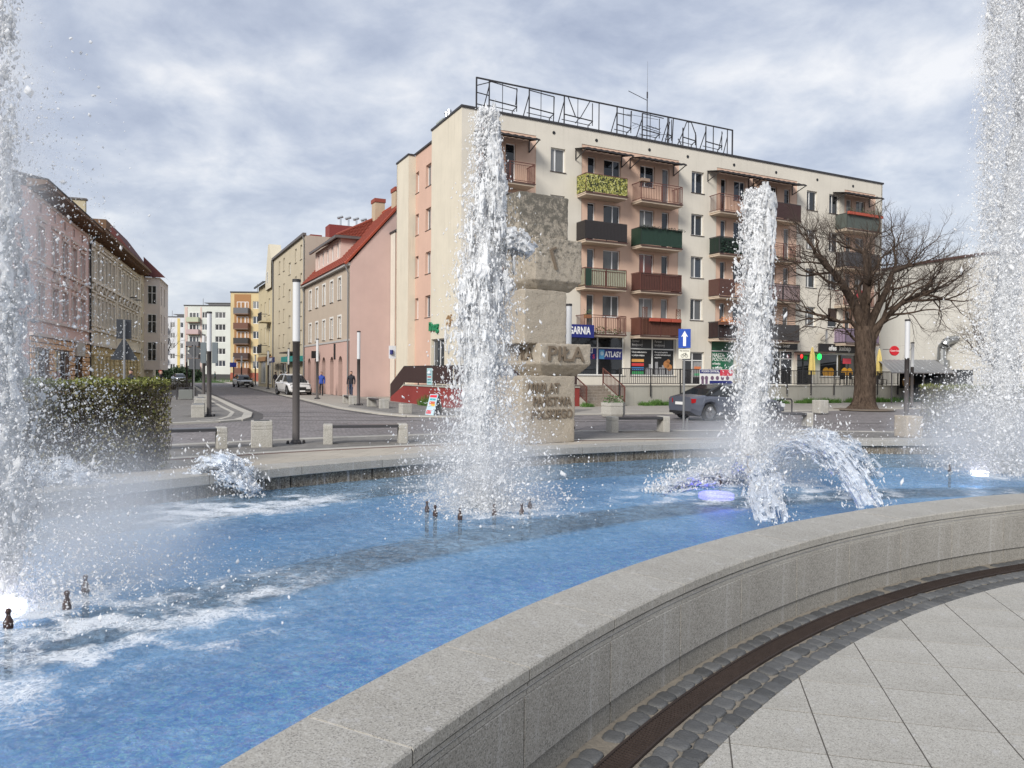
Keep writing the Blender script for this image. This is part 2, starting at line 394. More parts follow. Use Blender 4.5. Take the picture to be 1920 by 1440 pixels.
# ---------------------------------------------------------------- plaza floor inside the ring: slabs, cobbles, drain
struct('plaza_bed', annulus(0, 9.905, 0, 360, -.0016, 120), M('dark_joint_bed', (.085, .078, .068), .95, .3, 14., .6, 60), LF)
struct('cobble_bed', annulus(9.905, 10.5, 0, 360, -.012, 160), M('sandy_joint_bed', (.21, .185, .15), .95, .35, 14., .6, 60), LF)
SLABM = [granite('slab_%s' % n, b, d, l, 210, .34, .42) for n, b, d, l in (('pale', (.40, .385, .35), (.26, .25, .225), (.51, .495, .455)),)]
plaza = thing('plaza_floor', 'pale granite slabs and dark cobble rows paving the plaza inside the fountain wall', 'paving')
del plaza['category'], plaza['label']; plaza['kind'] = 'structure'
def clip(poly, rad, n=720):
    """keep the part of a convex polygon inside the circle round the plaza centre"""
    for i in range(4):
        pass
    far = max(poly, key=lambda p: math.hypot(p[0]-FC[0], p[1]-FC[1]))
    if math.hypot(far[0]-FC[0], far[1]-FC[1]) <= rad: return poly
    ca = sum(math.atan2(p[1]-FC[1], p[0]-FC[0]) for p in poly)/len(poly)
    for da in (-.03, -.02, -.01, 0, .01, .02, .03):
        nx, ny = math.cos(ca+da), math.sin(ca+da); out = []
        f = lambda p: (p[0]-FC[0])*nx+(p[1]-FC[1])*ny-rad
        for a, b in zip(poly, poly[1:]+poly[:1]):
            fa, fb = f(a), f(b)
            if fa <= 0: out.append(a)
            if fa*fb < 0: t_ = fa/(fa-fb); out.append((a[0]+(b[0]-a[0])*t_, a[1]+(b[1]-a[1])*t_))
        poly = out
        if len(poly) < 3: return None
    return poly
th = R(-13.3); ux, uy = math.cos(th), math.sin(th); S = .423; J = .0036
slabs = []
for i in range(-14, 40):
    for j in range(-22, 24):
        q = [(2.04+ux*(i*S+a)-uy*(j*S+b), 4.04+uy*(i*S+a)+ux*(j*S+b)) for a, b in ((J, J), (S-J, J), (S-J, S-J), (J, S-J))]
        mx_, my_ = sum(p[0] for p in q)/4, sum(p[1] for p in q)/4
        if math.hypot(mx_-FC[0], my_-FC[1]) > 10.4: continue
        q = clip(q, 9.9)
        if not q: continue
        slabs.append((math.hypot(mx_-.5, my_), q, mx_, my_))
slabs.sort(key=lambda s_: s_[0] + (20 if s_[3] < 1.5 else 0)); rest = MB(); whole = None
for k, (d, q, mx_, my_) in enumerate(slabs):
    dz = RNG.uniform(-.0004, .0010); b = MB() if k < 300 else rest
    c = (mx_, my_) if k < 300 else (0, 0)
    bt = [(x-c[0], y-c[1], -.03) for x, y in q]; tp = [(x-c[0], y-c[1], dz-.004) for x, y in q]
    cxm, cym = sum(p[0] for p in tp)/len(tp), sum(p[1] for p in tp)/len(tp)
    def ins(p, e_=.0015):
        dx, dy = cxm-p[0], cym-p[1]; l_ = math.hypot(dx, dy); return (p[0]+dx/l_*e_*1.4, p[1]+dy/l_*e_*1.4, dz)
    b.loft([bt, [(x, y, dz) for x, y, z in tp]], False, True)
    if k < 300: part('slab', b, SLABM[0], plaza, (mx_, my_, 0))
if rest.v: part('slab', rest, SLABM[0], plaza, kind='stuff')
COBM = M('dark_basalt_cobble', (.115, .117, .118), .62, .35, 14., .6, 70, tint=.45)
cv = []
for k in range(7):
    b = MB(); n = 9; rr = [1+RNG.uniform(-.13, .12) for _ in range(n)]
    def ringp(f, z): return [(f*(.046+.0*k)*rr[i]*(abs(math.cos(2*PI*i/n))**.0)*math.copysign(abs(math.cos(2*PI*i/n))**.62, math.cos(2*PI*i/n)), f*.058*rr[(i*2) % n]*math.copysign(abs(math.sin(2*PI*i/n))**.62, math.sin(2*PI*i/n)), z+RNG.uniform(-.0015, .0015)) for i in range(n)]
    b.loft([ringp(1.06, -.03), ringp(1.10, -.012), ringp(1.03, -.003), ringp(.86, .001), ringp(.5, .002)], False, True)
    cv.append(b.mesh('cobble', COBM, True))
cob = []
for rad, w in ((10.335, .105), (10.075, .118), (9.955, .112)):
    a = 60.
    while a < 175:
        st = (.108+RNG.uniform(-.012, .016)); a += math.degrees(st/rad)
        if rad > 10.3 and RNG.random() < .07: continue
        p = polar(rad+RNG.uniform(-.007, .007), a); cob.append((math.hypot(p[0]-.6, p[1]) if p[1] > .8 else 99, p, a, st, w))
cob.sort(key=lambda c: c[0]); rest = MB()
for k, (d, p, a, st, w) in enumerate(cob):
    mm = cv[k % 7]; rot = R(a)+RNG.uniform(-.12, .12)
    sx, sy = w/.105*RNG.uniform(.98, 1.10), st/.115*RNG.uniform(.97, 1.06)
    if k < 300:
        o = lk('cobble', mm, plaza, (p[0], p[1], RNG.uniform(-.003, .003)), rot); o.scale = (sx, sy, 1)
    elif d < 30:
        mt = Matrix.Translation((p[0], p[1], 0)) @ Matrix.Rotation(rot, 4, 'Z') @ Matrix.Diagonal((sx, sy, 1, 1))
        rest.add([tuple(mt @ v.co) for v in mm.vertices], [tuple(f.vertices) for f in mm.polygons])
if rest.v: part('cobble', rest, COBM, plaza, kind='stuff', smooth=True)
# drain channel: curved steel grate sections
RUSTG = M('rusty_cast_iron', (.045, .031, .026), .7, .35, 12., .4, 80, metal=.25, tint=.25)
drain = thing('drain_channel', 'rusty slotted drain grate curving through the cobbles at the foot of the granite wall', 'drain', LF)
seg = 2.82; b = MB()
for r0, r1 in ((10.145, 10.158), (10.262, 10.275)):
    ar = R(seg)-.0006
    b.loft([[(r*math.cos(p), r*math.sin(p), z) for r, z in ((r0, -.03), (r0, .003), (r1, .003), (r1, -.03))] for p in (-ar/2, -ar/6, ar/6, ar/2)])
nb = 24
for k in range(nb):
    p = R(seg)*((k+.5)/nb-.5); c, s_ = math.cos(p), math.sin(p); hw = .0037
    pts = [(10.158, -hw), (10.262, -hw), (10.262, hw), (10.158, hw)]
    b.loft([[(x*c-y*s_, x*s_+y*c, z) for x, y in pts] for z in (-.016, -.001)])
gm = b.mesh('grate', RUSTG)
for k in range(41): lk('grate', gm, drain, (0, 0, RNG.uniform(-.001, .001)), R(62+seg*k))
part('channel', annulus(10.15, 10.27, 60, 178, -.021), M('drain_mud', (.018, .014, .011), .9, .4, 20.), drain)

# ---------------------------------------------------------------- fountain basin
GRAN = granite('grey_granite', (.36, .345, .31), (.21, .20, .185), (.46, .445, .41), 210, .28, .4)
GRAN2 = granite('grey_granite_side', (.33, .315, .285), (.18, .175, .16), (.44, .425, .40), 190, .5, .5)
GRANB = granite('dark_granite_base', (.27, .255, .225), (.16, .15, .135), (.36, .345, .31), 180, .45, .5)
MORT = M('mortar_light', (.50, .49, .47), .9, .15, 20.)
basin = thing('fountain_basin', 'ring shaped granite fountain basin with blue painted floor', 'fountain', LF)
step = R(4.17)
def wallstone(prof, a, n=4):
    b = MB(); rings = []
    for i in range(n+1):
        p = -a/2+a*i/n; c, s_ = math.cos(p), math.sin(p); rings.append([(r*c, r*s_, z) for r, z in prof])
    return b.loft(rings)
cap = wallstone([(10.405, .408), (10.405, .428), (10.418, .430), (10.418, .438), (10.400, .440), (10.400, .456), (10.414, .458), (10.414, .466), (10.392, .468), (10.392, .512), (10.398, .52), (10.836, .52), (10.842, .514), (10.842, .41)], step-.0008)
pan = wallstone([(10.405, .108), (10.402, .112), (10.402, .402), (10.405, .406), (10.60, .406), (10.60, .108)], step-.0011)
bas = wallstone([(10.418, -.03), (10.418, .104), (10.62, .104), (10.62, -.03)], step-.0011)
capm, panm, basm = cap.mesh('cap_stone', GRAN), pan.mesh('wall_panel', GRAN2), bas.mesh('base_stone', GRANB)
for k in range(33):
    a = R(147.45-4.17*17+4.17*k)+step/2
    lk('cap_stone', capm, basin, (0, 0, RNG.uniform(-.0012, .0012)), a); lk('wall_panel', panm, basin, (0, 0, 0), a+R(.12)); lk('base_stone', basm, basin, (0, 0, 0), a-R(.05))
part('mortar', MB().loft([[(r*math.cos(p), r*math.sin(p), z) for r, z in ((10.426, -.03), (10.426, .10), (10.41, .11), (10.41, .505), (10.402, .516), (10.83, .516), (10.83, -.03))] for p in [R(70+i*1.5) for i in range(94)]]), MORT, basin)
# outer wall
ocap = wallstone([(16.48, .425), (16.474, .431), (16.474, .53), (16.482, .538), (16.93, .538), (16.94, .53), (16.94, -.05), (16.6, -.05), (16.6, .425)], R(4.05)-.0005, 5).mesh('cap_stone', GRAN)
for k in range(38):
    lk('cap_stone', ocap, basin, (0, 0, RNG.uniform(-.0015, .0015)), R(50+4.05*k+1))
PEB = granite('pebble_render', (.17, .145, .11), (.05, .04, .032), (.33, .29, .23), 70, .1, .5)
obm = wallstone([(16.54, -.1), (16.54, .424), (16.62, .424), (16.62, -.1)], R(4.05)-.0012, 4).mesh('wall_panel', PEB)
for k in range(38): lk('wall_panel', obm, basin, (0, 0, 0), R(50+4.05*k+1.4))
# pool floor: blue mosaic paint and a dark trench under the nozzles
t = NT('blue_mosaic_floor'); v = t.coord()
wvv = t.new('ShaderNodeVectorMath', {0: v, 1: t.new('ShaderNodeTexNoise', {'Vector': v, 'Scale': 11., 'Detail': 3.}).outputs['Color']}, operation='ADD').outputs[0]
vo = t.new('ShaderNodeTexVoronoi', {'Vector': wvv, 'Scale': 17.}); hue = t.new('ShaderNodeSeparateColor', {'Color': vo.outputs['Color']})
rad = t.new('ShaderNodeVectorMath', {0: t.new('ShaderNodeTexCoord').outputs['Object']}, operation='LENGTH').outputs['Value']
mosa = t.ramp(hue.outputs[0], [(.0, (.08, .28, .74)), (.3, (.24, .54, .92)), (.62, (.24, .20, .78)), (.8, (.34, .78, .92)), (.95, (.62, .92, .90))])
near = t.ramp(t.math('ADD', rad, t.math('MULTIPLY', t.noise(v, 1.2, 3), 1.1)), [(0, 0.), (1, 0.)])
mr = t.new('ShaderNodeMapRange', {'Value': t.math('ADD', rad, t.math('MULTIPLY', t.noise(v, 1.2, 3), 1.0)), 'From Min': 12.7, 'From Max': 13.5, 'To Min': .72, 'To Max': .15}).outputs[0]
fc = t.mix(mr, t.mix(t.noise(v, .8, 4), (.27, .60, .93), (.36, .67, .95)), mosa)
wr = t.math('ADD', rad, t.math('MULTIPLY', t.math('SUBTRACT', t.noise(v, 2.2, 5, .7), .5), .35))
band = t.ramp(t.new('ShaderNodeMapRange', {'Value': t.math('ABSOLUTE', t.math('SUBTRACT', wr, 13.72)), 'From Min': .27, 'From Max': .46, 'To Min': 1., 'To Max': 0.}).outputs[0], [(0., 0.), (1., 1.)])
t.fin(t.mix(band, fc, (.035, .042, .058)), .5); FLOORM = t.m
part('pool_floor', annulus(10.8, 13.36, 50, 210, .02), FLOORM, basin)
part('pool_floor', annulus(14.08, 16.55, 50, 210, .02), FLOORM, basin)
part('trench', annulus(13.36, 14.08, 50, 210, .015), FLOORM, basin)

# ---- water surface
JET_A = [149.3, 131.0, 113.5, 95.8, 78]; JR = 13.93
nr, na, A0, A1 = 230, 1150, 70., 172.
rr = np.linspace(10.80, 16.56, nr); aa = np.radians(np.linspace(A0, A1, na))
RR, AA = np.meshgrid(rr, aa); X = RR*np.cos(AA); Y = RR*np.sin(AA)
def sines(X, Y, n, lo, hi, seed):
    g_ = np.random.default_rng(seed); h = np.zeros_like(X)
    for _ in range(n):
        lam = math.exp(g_.uniform(math.log(lo), math.log(hi))); d = g_.uniform(0, 2*PI); k = 2*PI/lam
        h += lam*np.sin(k*(X*math.cos(d)+Y*math.sin(d))+g_.uniform(0, 6.3)+.8*np.sin(.7*X+g_.uniform(0, 6))+.8*np.sin(.9*Y+g_.uniform(0, 6)))
    return h/math.sqrt(n)
hgt = .008*sines(X, Y, 26, .10, .8, 3)+.022*sines(X, Y, 40, .05, .16, 4)
foam = np.zeros_like(X); rough = np.zeros_like(X)
for ja in JET_A:
    jx, jy = JR*math.cos(R(ja)), JR*math.sin(R(ja)); d = np.hypot(X-jx, Y-jy)
    hgt += .022*np.exp(-(d/1.1)**2)*sines(X, Y, 12, .06, .22, int(ja)) + .007*np.exp(-d/1.6)*np.sin(d*2*PI/.30+sines(X, Y, 6, .5, 1.5, 9)*2)
    foam += np.exp(-(d/.55)**2)*1.1+np.exp(-(d/1.25)**2)*.42
nz = sines(X, Y, 30, .05, .5, 21); nz = nz/nz.std(); nz2 = sines(X, Y, 12, .6, 2.4, 22); nz2 /= nz2.std()
for ang, r_, s_, k in [(118, 12.8, .6, .6), (112.5, 12.6, .7, .9), (104.5, 12.4, .8, .55), (136.5, 15.7, .75, .8), (140, 16, .7, .9), (128, 15.6, .8, .35), (150, 13, .8, .7), (146, 12.6, .8, .5), (122, 13.2, .9, .6)]:
    d = np.hypot(X-r_*math.cos(R(ang)), Y-r_*math.sin(R(ang))); foam += k*np.exp(-(d/s_)**2)
foam = np.clip(foam*(.50+.26*nz+.20*nz2)+.07*(nz2-.9).clip(0), 0, 1.4)
Z = WL+hgt
vs_ = np.stack([X.ravel(), Y.ravel(), Z.ravel()], 1).astype('f')
ii = (np.arange(na-1)[:, None]*nr+np.arange(nr-1)[None]).ravel(); quads = np.stack([ii, ii+1, ii+nr+1, ii+nr], 1)
def np_mesh(name, v, q, mat=None, smooth=True, tris=None):
    m = bpy.data.meshes.new(name); m.vertices.add(len(v)); m.vertices.foreach_set('co', np.ascontiguousarray(v, 'f').ravel())
    nq = 0 if q is None else len(q); ntr = 0 if tris is None else len(tris)
    loops = np.concatenate([x.ravel() for x in (q, tris) if x is not None and len(x)]).astype('i')
    m.loops.add(len(loops)); m.polygons.add(nq+ntr); m.loops.foreach_set('vertex_index', loops)
    st = np.concatenate([np.arange(nq)*4, nq*4+np.arange(ntr)*3]).astype('i'); m.polygons.foreach_set('loop_start', st)
    if smooth: m.polygons.foreach_set('use_smooth', np.ones(nq+ntr, bool))
    if mat: m.materials.append(mat)
    m.update(calc_edges=True); m.validate(); return m
t = NT('pool_water'); v = t.coord()
fo = t.new('ShaderNodeAttribute', attribute_name='foam').outputs['Fac']
fine = t.noise(v, 22, 6, .7, .6)
wv_ = t.new('ShaderNodeVectorMath', {0: v, 1: t.new('ShaderNodeTexNoise', {'Vector': v, 'Scale': 4., 'Detail': 4.}).outputs['Color']}, operation='ADD').outputs[0]
lace = t.new('ShaderNodeTexVoronoi', {'Vector': wv_, 'Scale': 9.}, feature='DISTANCE_TO_EDGE').outputs['Distance']; lace2 = t.new('ShaderNodeTexVoronoi', {'Vector': wv_, 'Scale': 27.}, feature='DISTANCE_TO_EDGE').outputs['Distance']
web = t.math('ADD', t.ramp(lace, [(.0, .55), (.16, 0.)]), t.ramp(lace2, [(.0, .38), (.2, 0.)]))
fm = t.ramp(t.math('ADD', t.math('MULTIPLY', fo, t.math('ADD', .62, web)), t.math('MULTIPLY', t.math('SUBTRACT', fine, .55), .7)), [(.22, 0.), (.80, 1.)])
bn = t.bump(t.math('ADD', t.noise(v, 9, 5, .65, .8), t.math('MULTIPLY', t.noise(v, 34, 4, .65, .5), .5)), 1., .05)
rd = t.new('ShaderNodeVectorMath', {0: t.new('ShaderNodeTexCoord').outputs['Object']}, operation='LENGTH').outputs['Value']
milk = t.math('MULTIPLY', t.math('ADD', t.ramp(t.noise(v, 1.1, 6, .65, .4), [(.3, .06), (.7, .34)]), t.ramp(t.noise(t.coord(scale=(1, 1, 1)), 13, 6, .75, 1.2), [(.42, 0.), (.68, .38)])), t.new('ShaderNodeMapRange', {'Value': t.math('ADD', rd, t.noise(v, 1.5, 3)), 'From Min': 12.2, 'From Max': 13.4, 'To Min': .62, 'To Max': 1.}).outputs[0])
body = t.mix(t.noise(v, .6, 4), (.37, .60, .85), (.47, .67, .88))
dif = t.new('ShaderNodeBsdfDiffuse', {'Color': body, 'Normal': bn}); tr = t.new('ShaderNodeBsdfTransparent', {'Color': (.74, .90, 1.)})
m1 = t.new('ShaderNodeMixShader', {0: milk, 1: tr.outputs[0], 2: dif.outputs[0]})
gl = t.new('ShaderNodeBsdfGlossy', {'Color': (1, 1, 1), 'Roughness': .09, 'Normal': bn})
fr = t.new('ShaderNodeFresnel', {'IOR': 1.33, 'Normal': bn}).outputs[0]
m2 = t.new('ShaderNodeMixShader', {0: t.math('MULTIPLY', fr, .8), 1: m1.outputs[0], 2: gl.outputs[0]})
fd = t.new('ShaderNodeBsdfDiffuse', {'Color': (.80, .84, .89), 'Normal': t.bump(fine, .8, .03)})
m3 = t.new('ShaderNodeMixShader', {0: t.math('MULTIPLY', fm, .85), 1: m2.outputs[0], 2: fd.outputs[0]})
t.l.new(m3.outputs[0], t.out.inputs['Surface']); t.n.remove(t.b); WATER = t.m
wm = np_mesh('water', vs_, quads, WATER)
at = wm.attributes.new('foam', 'FLOAT', 'POINT'); at.data.foreach_set('value', foam.ravel().astype('f'))
wo_ = lk('water', wm, None, LF); wo_['kind'] = 'structure'
# ---------------------------------------------------------------- main apartment block (local x along the front, y into the block)
BX, BY, BR = -2.906, 41.4, R(26.9)
CREAM = plaster('cream_render', (.65, .61, .53), .32); CREAM2 = plaster('cream_render_side', (.63, .58, .475), .55)
PEACH = plaster('peach_render', (.64, .45, .345), .12); PINKR = plaster('pink_render', (.59, .40, .315), .25)
ROOFED = M('roof_edge_dark', (.035, .034, .038), .6, .1)
blk = thing('apartment_building', 'five storey cream and peach apartment block with balconies, shops below and a rooftop sign frame', 'building', (BX, BY, 0), BR)
TOPS = [15.15-2.79*k for k in range(4)]
singles = [(5.71, 6.71), (16.36, 17.4), (26.97, 28.03), (29.28, 30.35)]
# (slab x0, x1, [(door), (window)] as (x0,x1,kind))
bays = {'A': (.95, 4.1, [(1.35, 1.95, 'w'), (2.75, 3.4, 'd')]), 'C': (7.55, 10.5, [(8.32, 8.88, 'd'), (9.49, 10.74, 'w')]),
        'D': (11.58, 14.75, [(12.22, 13.37, 'w'), (13.97, 14.55, 'd')]), 'F': (17.9, 21.15, [(18.9, 19.4, 'd'), (20.05, 21.1, 'w')]),
        'G': (22.05, 25.25, [(22.95, 24.05, 'w'), (24.75, 25.33, 'd')]), 'J': (29.97, 33.6, [(31.15, 31.75, 'd'), (32.2, 33.2, 'w')])}
ops = []
for x0, x1 in singles: ops += [(x0, x1, z-1.4, z) for z in TOPS]
for k_, (a, b_, wl) in bays.items():
    for z in TOPS:
        for x0, x1, kd in wl: ops.append((x0, x1, z-2.42 if kd == 'd' else z-1.5, z-.15))
strips = [(1.0, 4.72), (7.86, 15.30), (18.5, 26.0), (30.9, 34.35)]
ZP, ZG = 15.66, 4.42
cream = MB(); peach = MB(); xs_ = 0.
for a, b_ in strips:
    wall(cream, xs_, a, ZG, ZP, [o for o in ops if xs_ <= o[0] < a]); wall(peach, a, b_, ZG, ZP, [(o[0], o[1], o[2], o[3]) for o in ops if a <= o[0] < b_], .03, .15)
    cream.quad((a, 0, ZG), (a, .03, ZG), (a, .03, ZP), (a, 0, ZP)); cream.quad((b_, 0, ZG), (b_, 0, ZP), (b_, .03, ZP), (b_, .03, ZG)); cream.quad((a, 0, ZP), (b_, 0, ZP), (b_, .03, ZP), (a, .03, ZP))
    xs_ = b_
wall(cream, xs_, 35.12, ZG, ZP, [])
wall(cream, 0, 35.12, ZP, 16.55, [])
shops = [(5.35, 11.15, 1.68, 4.12), (11.6, 15.2, 1.68, 4.12), (15.75, 17.6, 1.12, 3.28), (18.2, 20.4, 1.68, 4.12), (21.0, 23.0, 1.12, 4.0), (23.5, 25.9, 1.12, 3.55), (26.2, 27.75, 1.12, 3.3), (28.55, 32.55, 1.7, 3.42), (.9, 4.6, 1.68, 4.12)]
wall(cream, 0, 35.12, .0, ZG, shops, 0, .2)
part('wall', cream, CREAM, blk); part('wall', peach, PEACH, blk, label='peach coloured wall strips behind the balconies')
core = MB(); core.box(.3, 35.1, .26, 4.65, 0, 16.3); core.box(.75, 35.1, 4.65, 11.3, 0, 16.1); core.box(35.0, 35.12, .0, 11.5, 0, 16.55)
part('core', core, CREAM, blk)
# left end wall: cream corner, recessed pink stair strip, cream rear corner
side = MB()
def yz(mb, x, y0, y1, z0, z1, ops_=(), dep=.16):
    """wall in the plane x facing -x, openings (y0,y1,z0,z1)"""
    t_ = MB(); wall(t_, -y1, -y0, z0, z1, [(-o[1], -o[0], o[2], o[3]) for o in ops_], 0, dep)
    mb.add([(x+q[1], -q[0], q[2]) for q in t_.v], t_.f)
dor = [(2.4, 4.55, 1.12, 3.8)]
yz(side, 0, 0, 4.7, 0, 16.55, dor); yz(side, 0, 9.0, 11.5, 0, 16.2); side.quad((0, 4.7, 0), (.5, 4.7, 0), (.5, 4.7, 16.55), (0, 4.7, 16.55)); side.quad((0, 9.0, 0), (.5, 9.0, 0), (.5, 9.0, 16.2), (0, 9.0, 16.2))
side.box(0, .3, 11.38, 11.5, 0, 16.2)
part('side_wall', side, CREAM2, blk)
pk = MB(); wop = []
for k in range(5):
    zt = 15.08-2.79*k if k < 4 else 3.4
    if k < 4: wop += [(6.1, 7.06, zt-1.4, zt), (8.35, 9.0, zt-1.4, zt)]
pkm = MB(); yz(pkm, .5, 4.7, 9.0, 0, 16.25, wop, .2); part('side_wall', pkm, PINKR, blk, label='recessed pink strip of the end wall')
for y0, y1, z0, z1 in wop:
    o = window(blk, 0, y1-y0, z0, z1, 0, .16, 2, pane=random.choice([GL_CURT, GL_NET, GL_BLUE]), sill=SILL); o.location = (.5+.18, y1, z0); o.rotation_euler = (0, 0, -PI/2)
o = window(blk, 0, 2.15, 1.12, 3.8, leaves=2, pane=GL_BLUE, sill=None, split=[.5]); o.location = (.18, 4.55, 1.12); o.rotation_euler = (0, 0, -PI/2)
# roof edges and roof
re_ = MB(); re_.box(-.06, 35.2, -.07, .3, 16.55, 16.67); re_.box(-.06, .3, .3, 4.75, 16.55, 16.67); re_.box(.4, .8, 4.75, 9.05, 16.25, 16.36); re_.box(-.06, .4, 8.95, 11.55, 16.2, 16.31); re_.box(34.9, 35.2, .3, 11.5, 16.55, 16.67)
part('roof_edge', re_, ROOFED, blk)
rf = MB(); rf.box(.3, 34.9, .3, 4.8, 16.3, 16.42); rf.box(.8, 34.9, 4.8, 11.4, 16.1, 16.22); part('roof', rf, M('roof_felt', (.06, .06, .062), .9), blk)
# annex of lower height behind the rear corner
an = MB(); an_op = [(12.35, 13.1, z-1.35, z) for z in (10.55, 7.85, 5.15)]
axc, axo = MB(), MB()
yz(axc, .5, 11.5, 12.2, 0, 11.9); yz(axc, .5, 13.3, 14.4, 0, 11.9); yz(axo, .53, 12.2, 13.3, 0, 11.9, an_op+[(12.3, 13.25, .2, 2.6)], .18); axc.box(.7, 8, 11.6, 14.4, 0, 11.9); axc.quad((.5, 14.4, 0), (.7, 14.4, 0), (.7, 14.4, 11.9), (.5, 14.4, 11.9))
part('annex_wall', axc, CREAM, blk); part('annex_wall', axo, PINKR, blk)
part('roof_edge', MB().box(.42, 8, 11.5, 14.46, 11.9, 12.02), ROOFED, blk)
for y0, y1, z0, z1 in an_op:
    o = window(blk, 0, y1-y0, z0, z1, leaves=1, pane=GL_NET); o.location = (.7, y1, z0); o.rotation_euler = (0, 0, -PI/2)
o = window(blk, 0, .95, .2, 2.6, leaves=2, rail=.62, pane=GL_BLUE, frame=DARKM, sill=None, name='door'); o.location = (.7, 13.25, .2); o.rotation_euler = (0, 0, -PI/2)
# chimney with two metal flues behind the end parapet
ch = part('chimney', MB().box(1.5, 2.5, 6.6, 7.6, 16.2, 17.9), M('chimney_brick', (.26, .07, .05), .85, .25, 12.), blk)
part('chimney_cap', MB().box(1.42, 2.58, 6.52, 7.68, 17.9, 18.15), M('chimney_cap_concrete', (.32, .36, .34), .8), ch)
for yy in (6.85, 7.3): part('flue', MB().lathe([(.13, 18.15), (.13, 18.75), (.17, 18.75), (.17, 18.85)], 2.0, yy, 10), CHROME, ch)
# single windows
for i, (x0, x1) in enumerate(singles):
    for k, z in enumerate(TOPS):
        if i == 3 and k == 3:
            o = window(blk, x0, x1, z-1.4, z, 0, .1, 1, pane=GL_DARK, sill=SILL, label='window with half lowered brown shutter')
            sm = MB()
            for s_ in range(11): sm.box(.04, 1.03, -.03, .0, .62+s_*.068, .62+s_*.068+.062)
            part('shutter', sm, M('shutter_brown', (.05, .032, .027), .6), o); continue
        window(blk, x0, x1, z-1.4, z, 0, .15, 2, split=[.42 if i % 2 else .36])
PNL = {'A': [GL_BLUE, GL_DARK], 'C': [GL_DARK, GL_NET], 'D': [GL_BLIND, GL_DARK], 'F': [GL_DARK, GL_BLUE], 'G': [GL_BLIND, GL_DARK], 'J': [GL_DARK, GL_NET]}
for key, (a, b_, wl) in bays.items():
    for k, z in enumerate(TOPS):
        for x0, x1, kd in wl:
            p_ = random.choice(PNL[key]+[random.choice(PANES)])
            if key == 'D' and k == 2 and kd == 'w': p_ = GL_RED
            if key == 'D' and k == 3: p_ = GL_CURT
            z0 = z-2.42 if kd == 'd' else z-1.5
            window(blk, x0, x1, z0, z-.15, .03, .12, 1 if x1-x0 < .8 else 2, split=None if x1-x0 < .8 else [.58 if key in 'CFJ' else .4], pane=p_, sill=None if kd == 'd' else SILL, name='balcony_door' if kd == 'd' else 'window', so=.02)
# vents under the roof edge
vm_ = MB().lathe([(.10, 0), (.10, .02), (.07, .02)], 0, 0, 12); vm_.v = [(x, -z, y) for x, y, z in vm_.v]; vmesh = vm_.mesh('vent', BLACK)
for x in (2.3, 5.9, 8.9, 12.9, 16.0, 20.0, 23.9, 28.0, 31.8): lk('vent', vmesh, blk, (x, -.004, 16.02))
# canopies over the top balconies
for a, b_ in ((.75, 4.3), (7.37, 10.82), (11.35, 14.9), (17.65, 21.4), (21.7, 25.55), (29.65, 33.68)):
    c = MB(); n = 16
    for i in range(n):   # shallow corrugated sheet
        p, q = a+(b_-a)*i/n, a+(b_-a)*(i+1)/n; h0, h1 = (.02, -.02) if i % 2 else (-.02, .02)
        c.add([(p, 0, 15.32+h0), (q, 0, 15.32+h1), (q, -1.22, 15.06+h1), (p, -1.22, 15.06+h0), (p, 0, 15.35+h0), (q, 0, 15.35+h1), (q, -1.22, 15.09+h1), (p, -1.22, 15.09+h0)], [(0, 1, 2, 3), (7, 6, 5, 4), (3, 2, 6, 7)])
    cp = part('canopy', c, M('canopy_brown_sheet', (.05, .035, .032), .6, .2), blk)
    f = MB(); f.box(a-.02, b_+.02, -1.24, -1.2, 14.98, 15.05)
    for x in (a+.05, b_-.05):
        f.bar((x, 0, 14.62), (x, -1.2, 15.0), .045); f.bar((x, -.02, 14.6), (x, -.02, 15.3), .045); f.bar((x, -.02, 15.28), (x, -1.22, 15.03), .04)
    part('bracket', f, DARKM, cp)

# ---- balconies: slab, railing with bars, and what each household hung on it
SLABC = plaster('balcony_slab_render', (.52, .43, .34), .5); LEAFM = M('planter_leaves', (.05, .10, .025), .7, .5, 20.)
PANM = {'ivy': None, 'blackp': M('screen_black', (.022, .018, .018), .6, .3, 14.), 'greenp': M('screen_dark_green', (.012, .035, .022), .6, .25, 10.), 'cream': M('screen_pale_green', (.42, .45, .33), .8, .1),
        'brown': M('screen_brown', (.085, .04, .032), .7, .3, 8.), 'wood': M('screen_wood', (.13, .055, .035), .7, .3, 9.), 'darkb': M('screen_dark_brown', (.045, .02, .018), .6, .2, 9.), 'pinkp': M('screen_pinkish', (.44, .33, .33), .7, .08),
        'greyp': M('screen_dark_grey', (.05, .048, .05), .6, .12), 'gg': M('screen_grey_green', (.075, .09, .08), .7, .15), 'lilac': M('screen_lilac', (.34, .26, .36), .7, .1), 'glass': M('screen_mid_grey', (.10, .10, .11), .5, .1)}
t = NT('screen_ivy_print'); v = t.coord(scale=(1, 1, 1)); vv = t.new('ShaderNodeTexVoronoi', {'Vector': v, 'Scale': 15.}).outputs['Color']; s_ = t.new('ShaderNodeSeparateColor', {'Color': vv}).outputs[0]
t.fin(t.ramp(s_, [(.15, (.015, .018, .008)), (.45, (.12, .13, .025)), (.75, (.38, .36, .08)), (.95, (.5, .5, .22))]), .7); PANM['ivy'] = t.m
TERRA = M('flower_box_terracotta', (.36, .07, .04), .7, .2); ORANGE = M('flowers_orange', (.70, .22, .04), .8, .5, 25.)
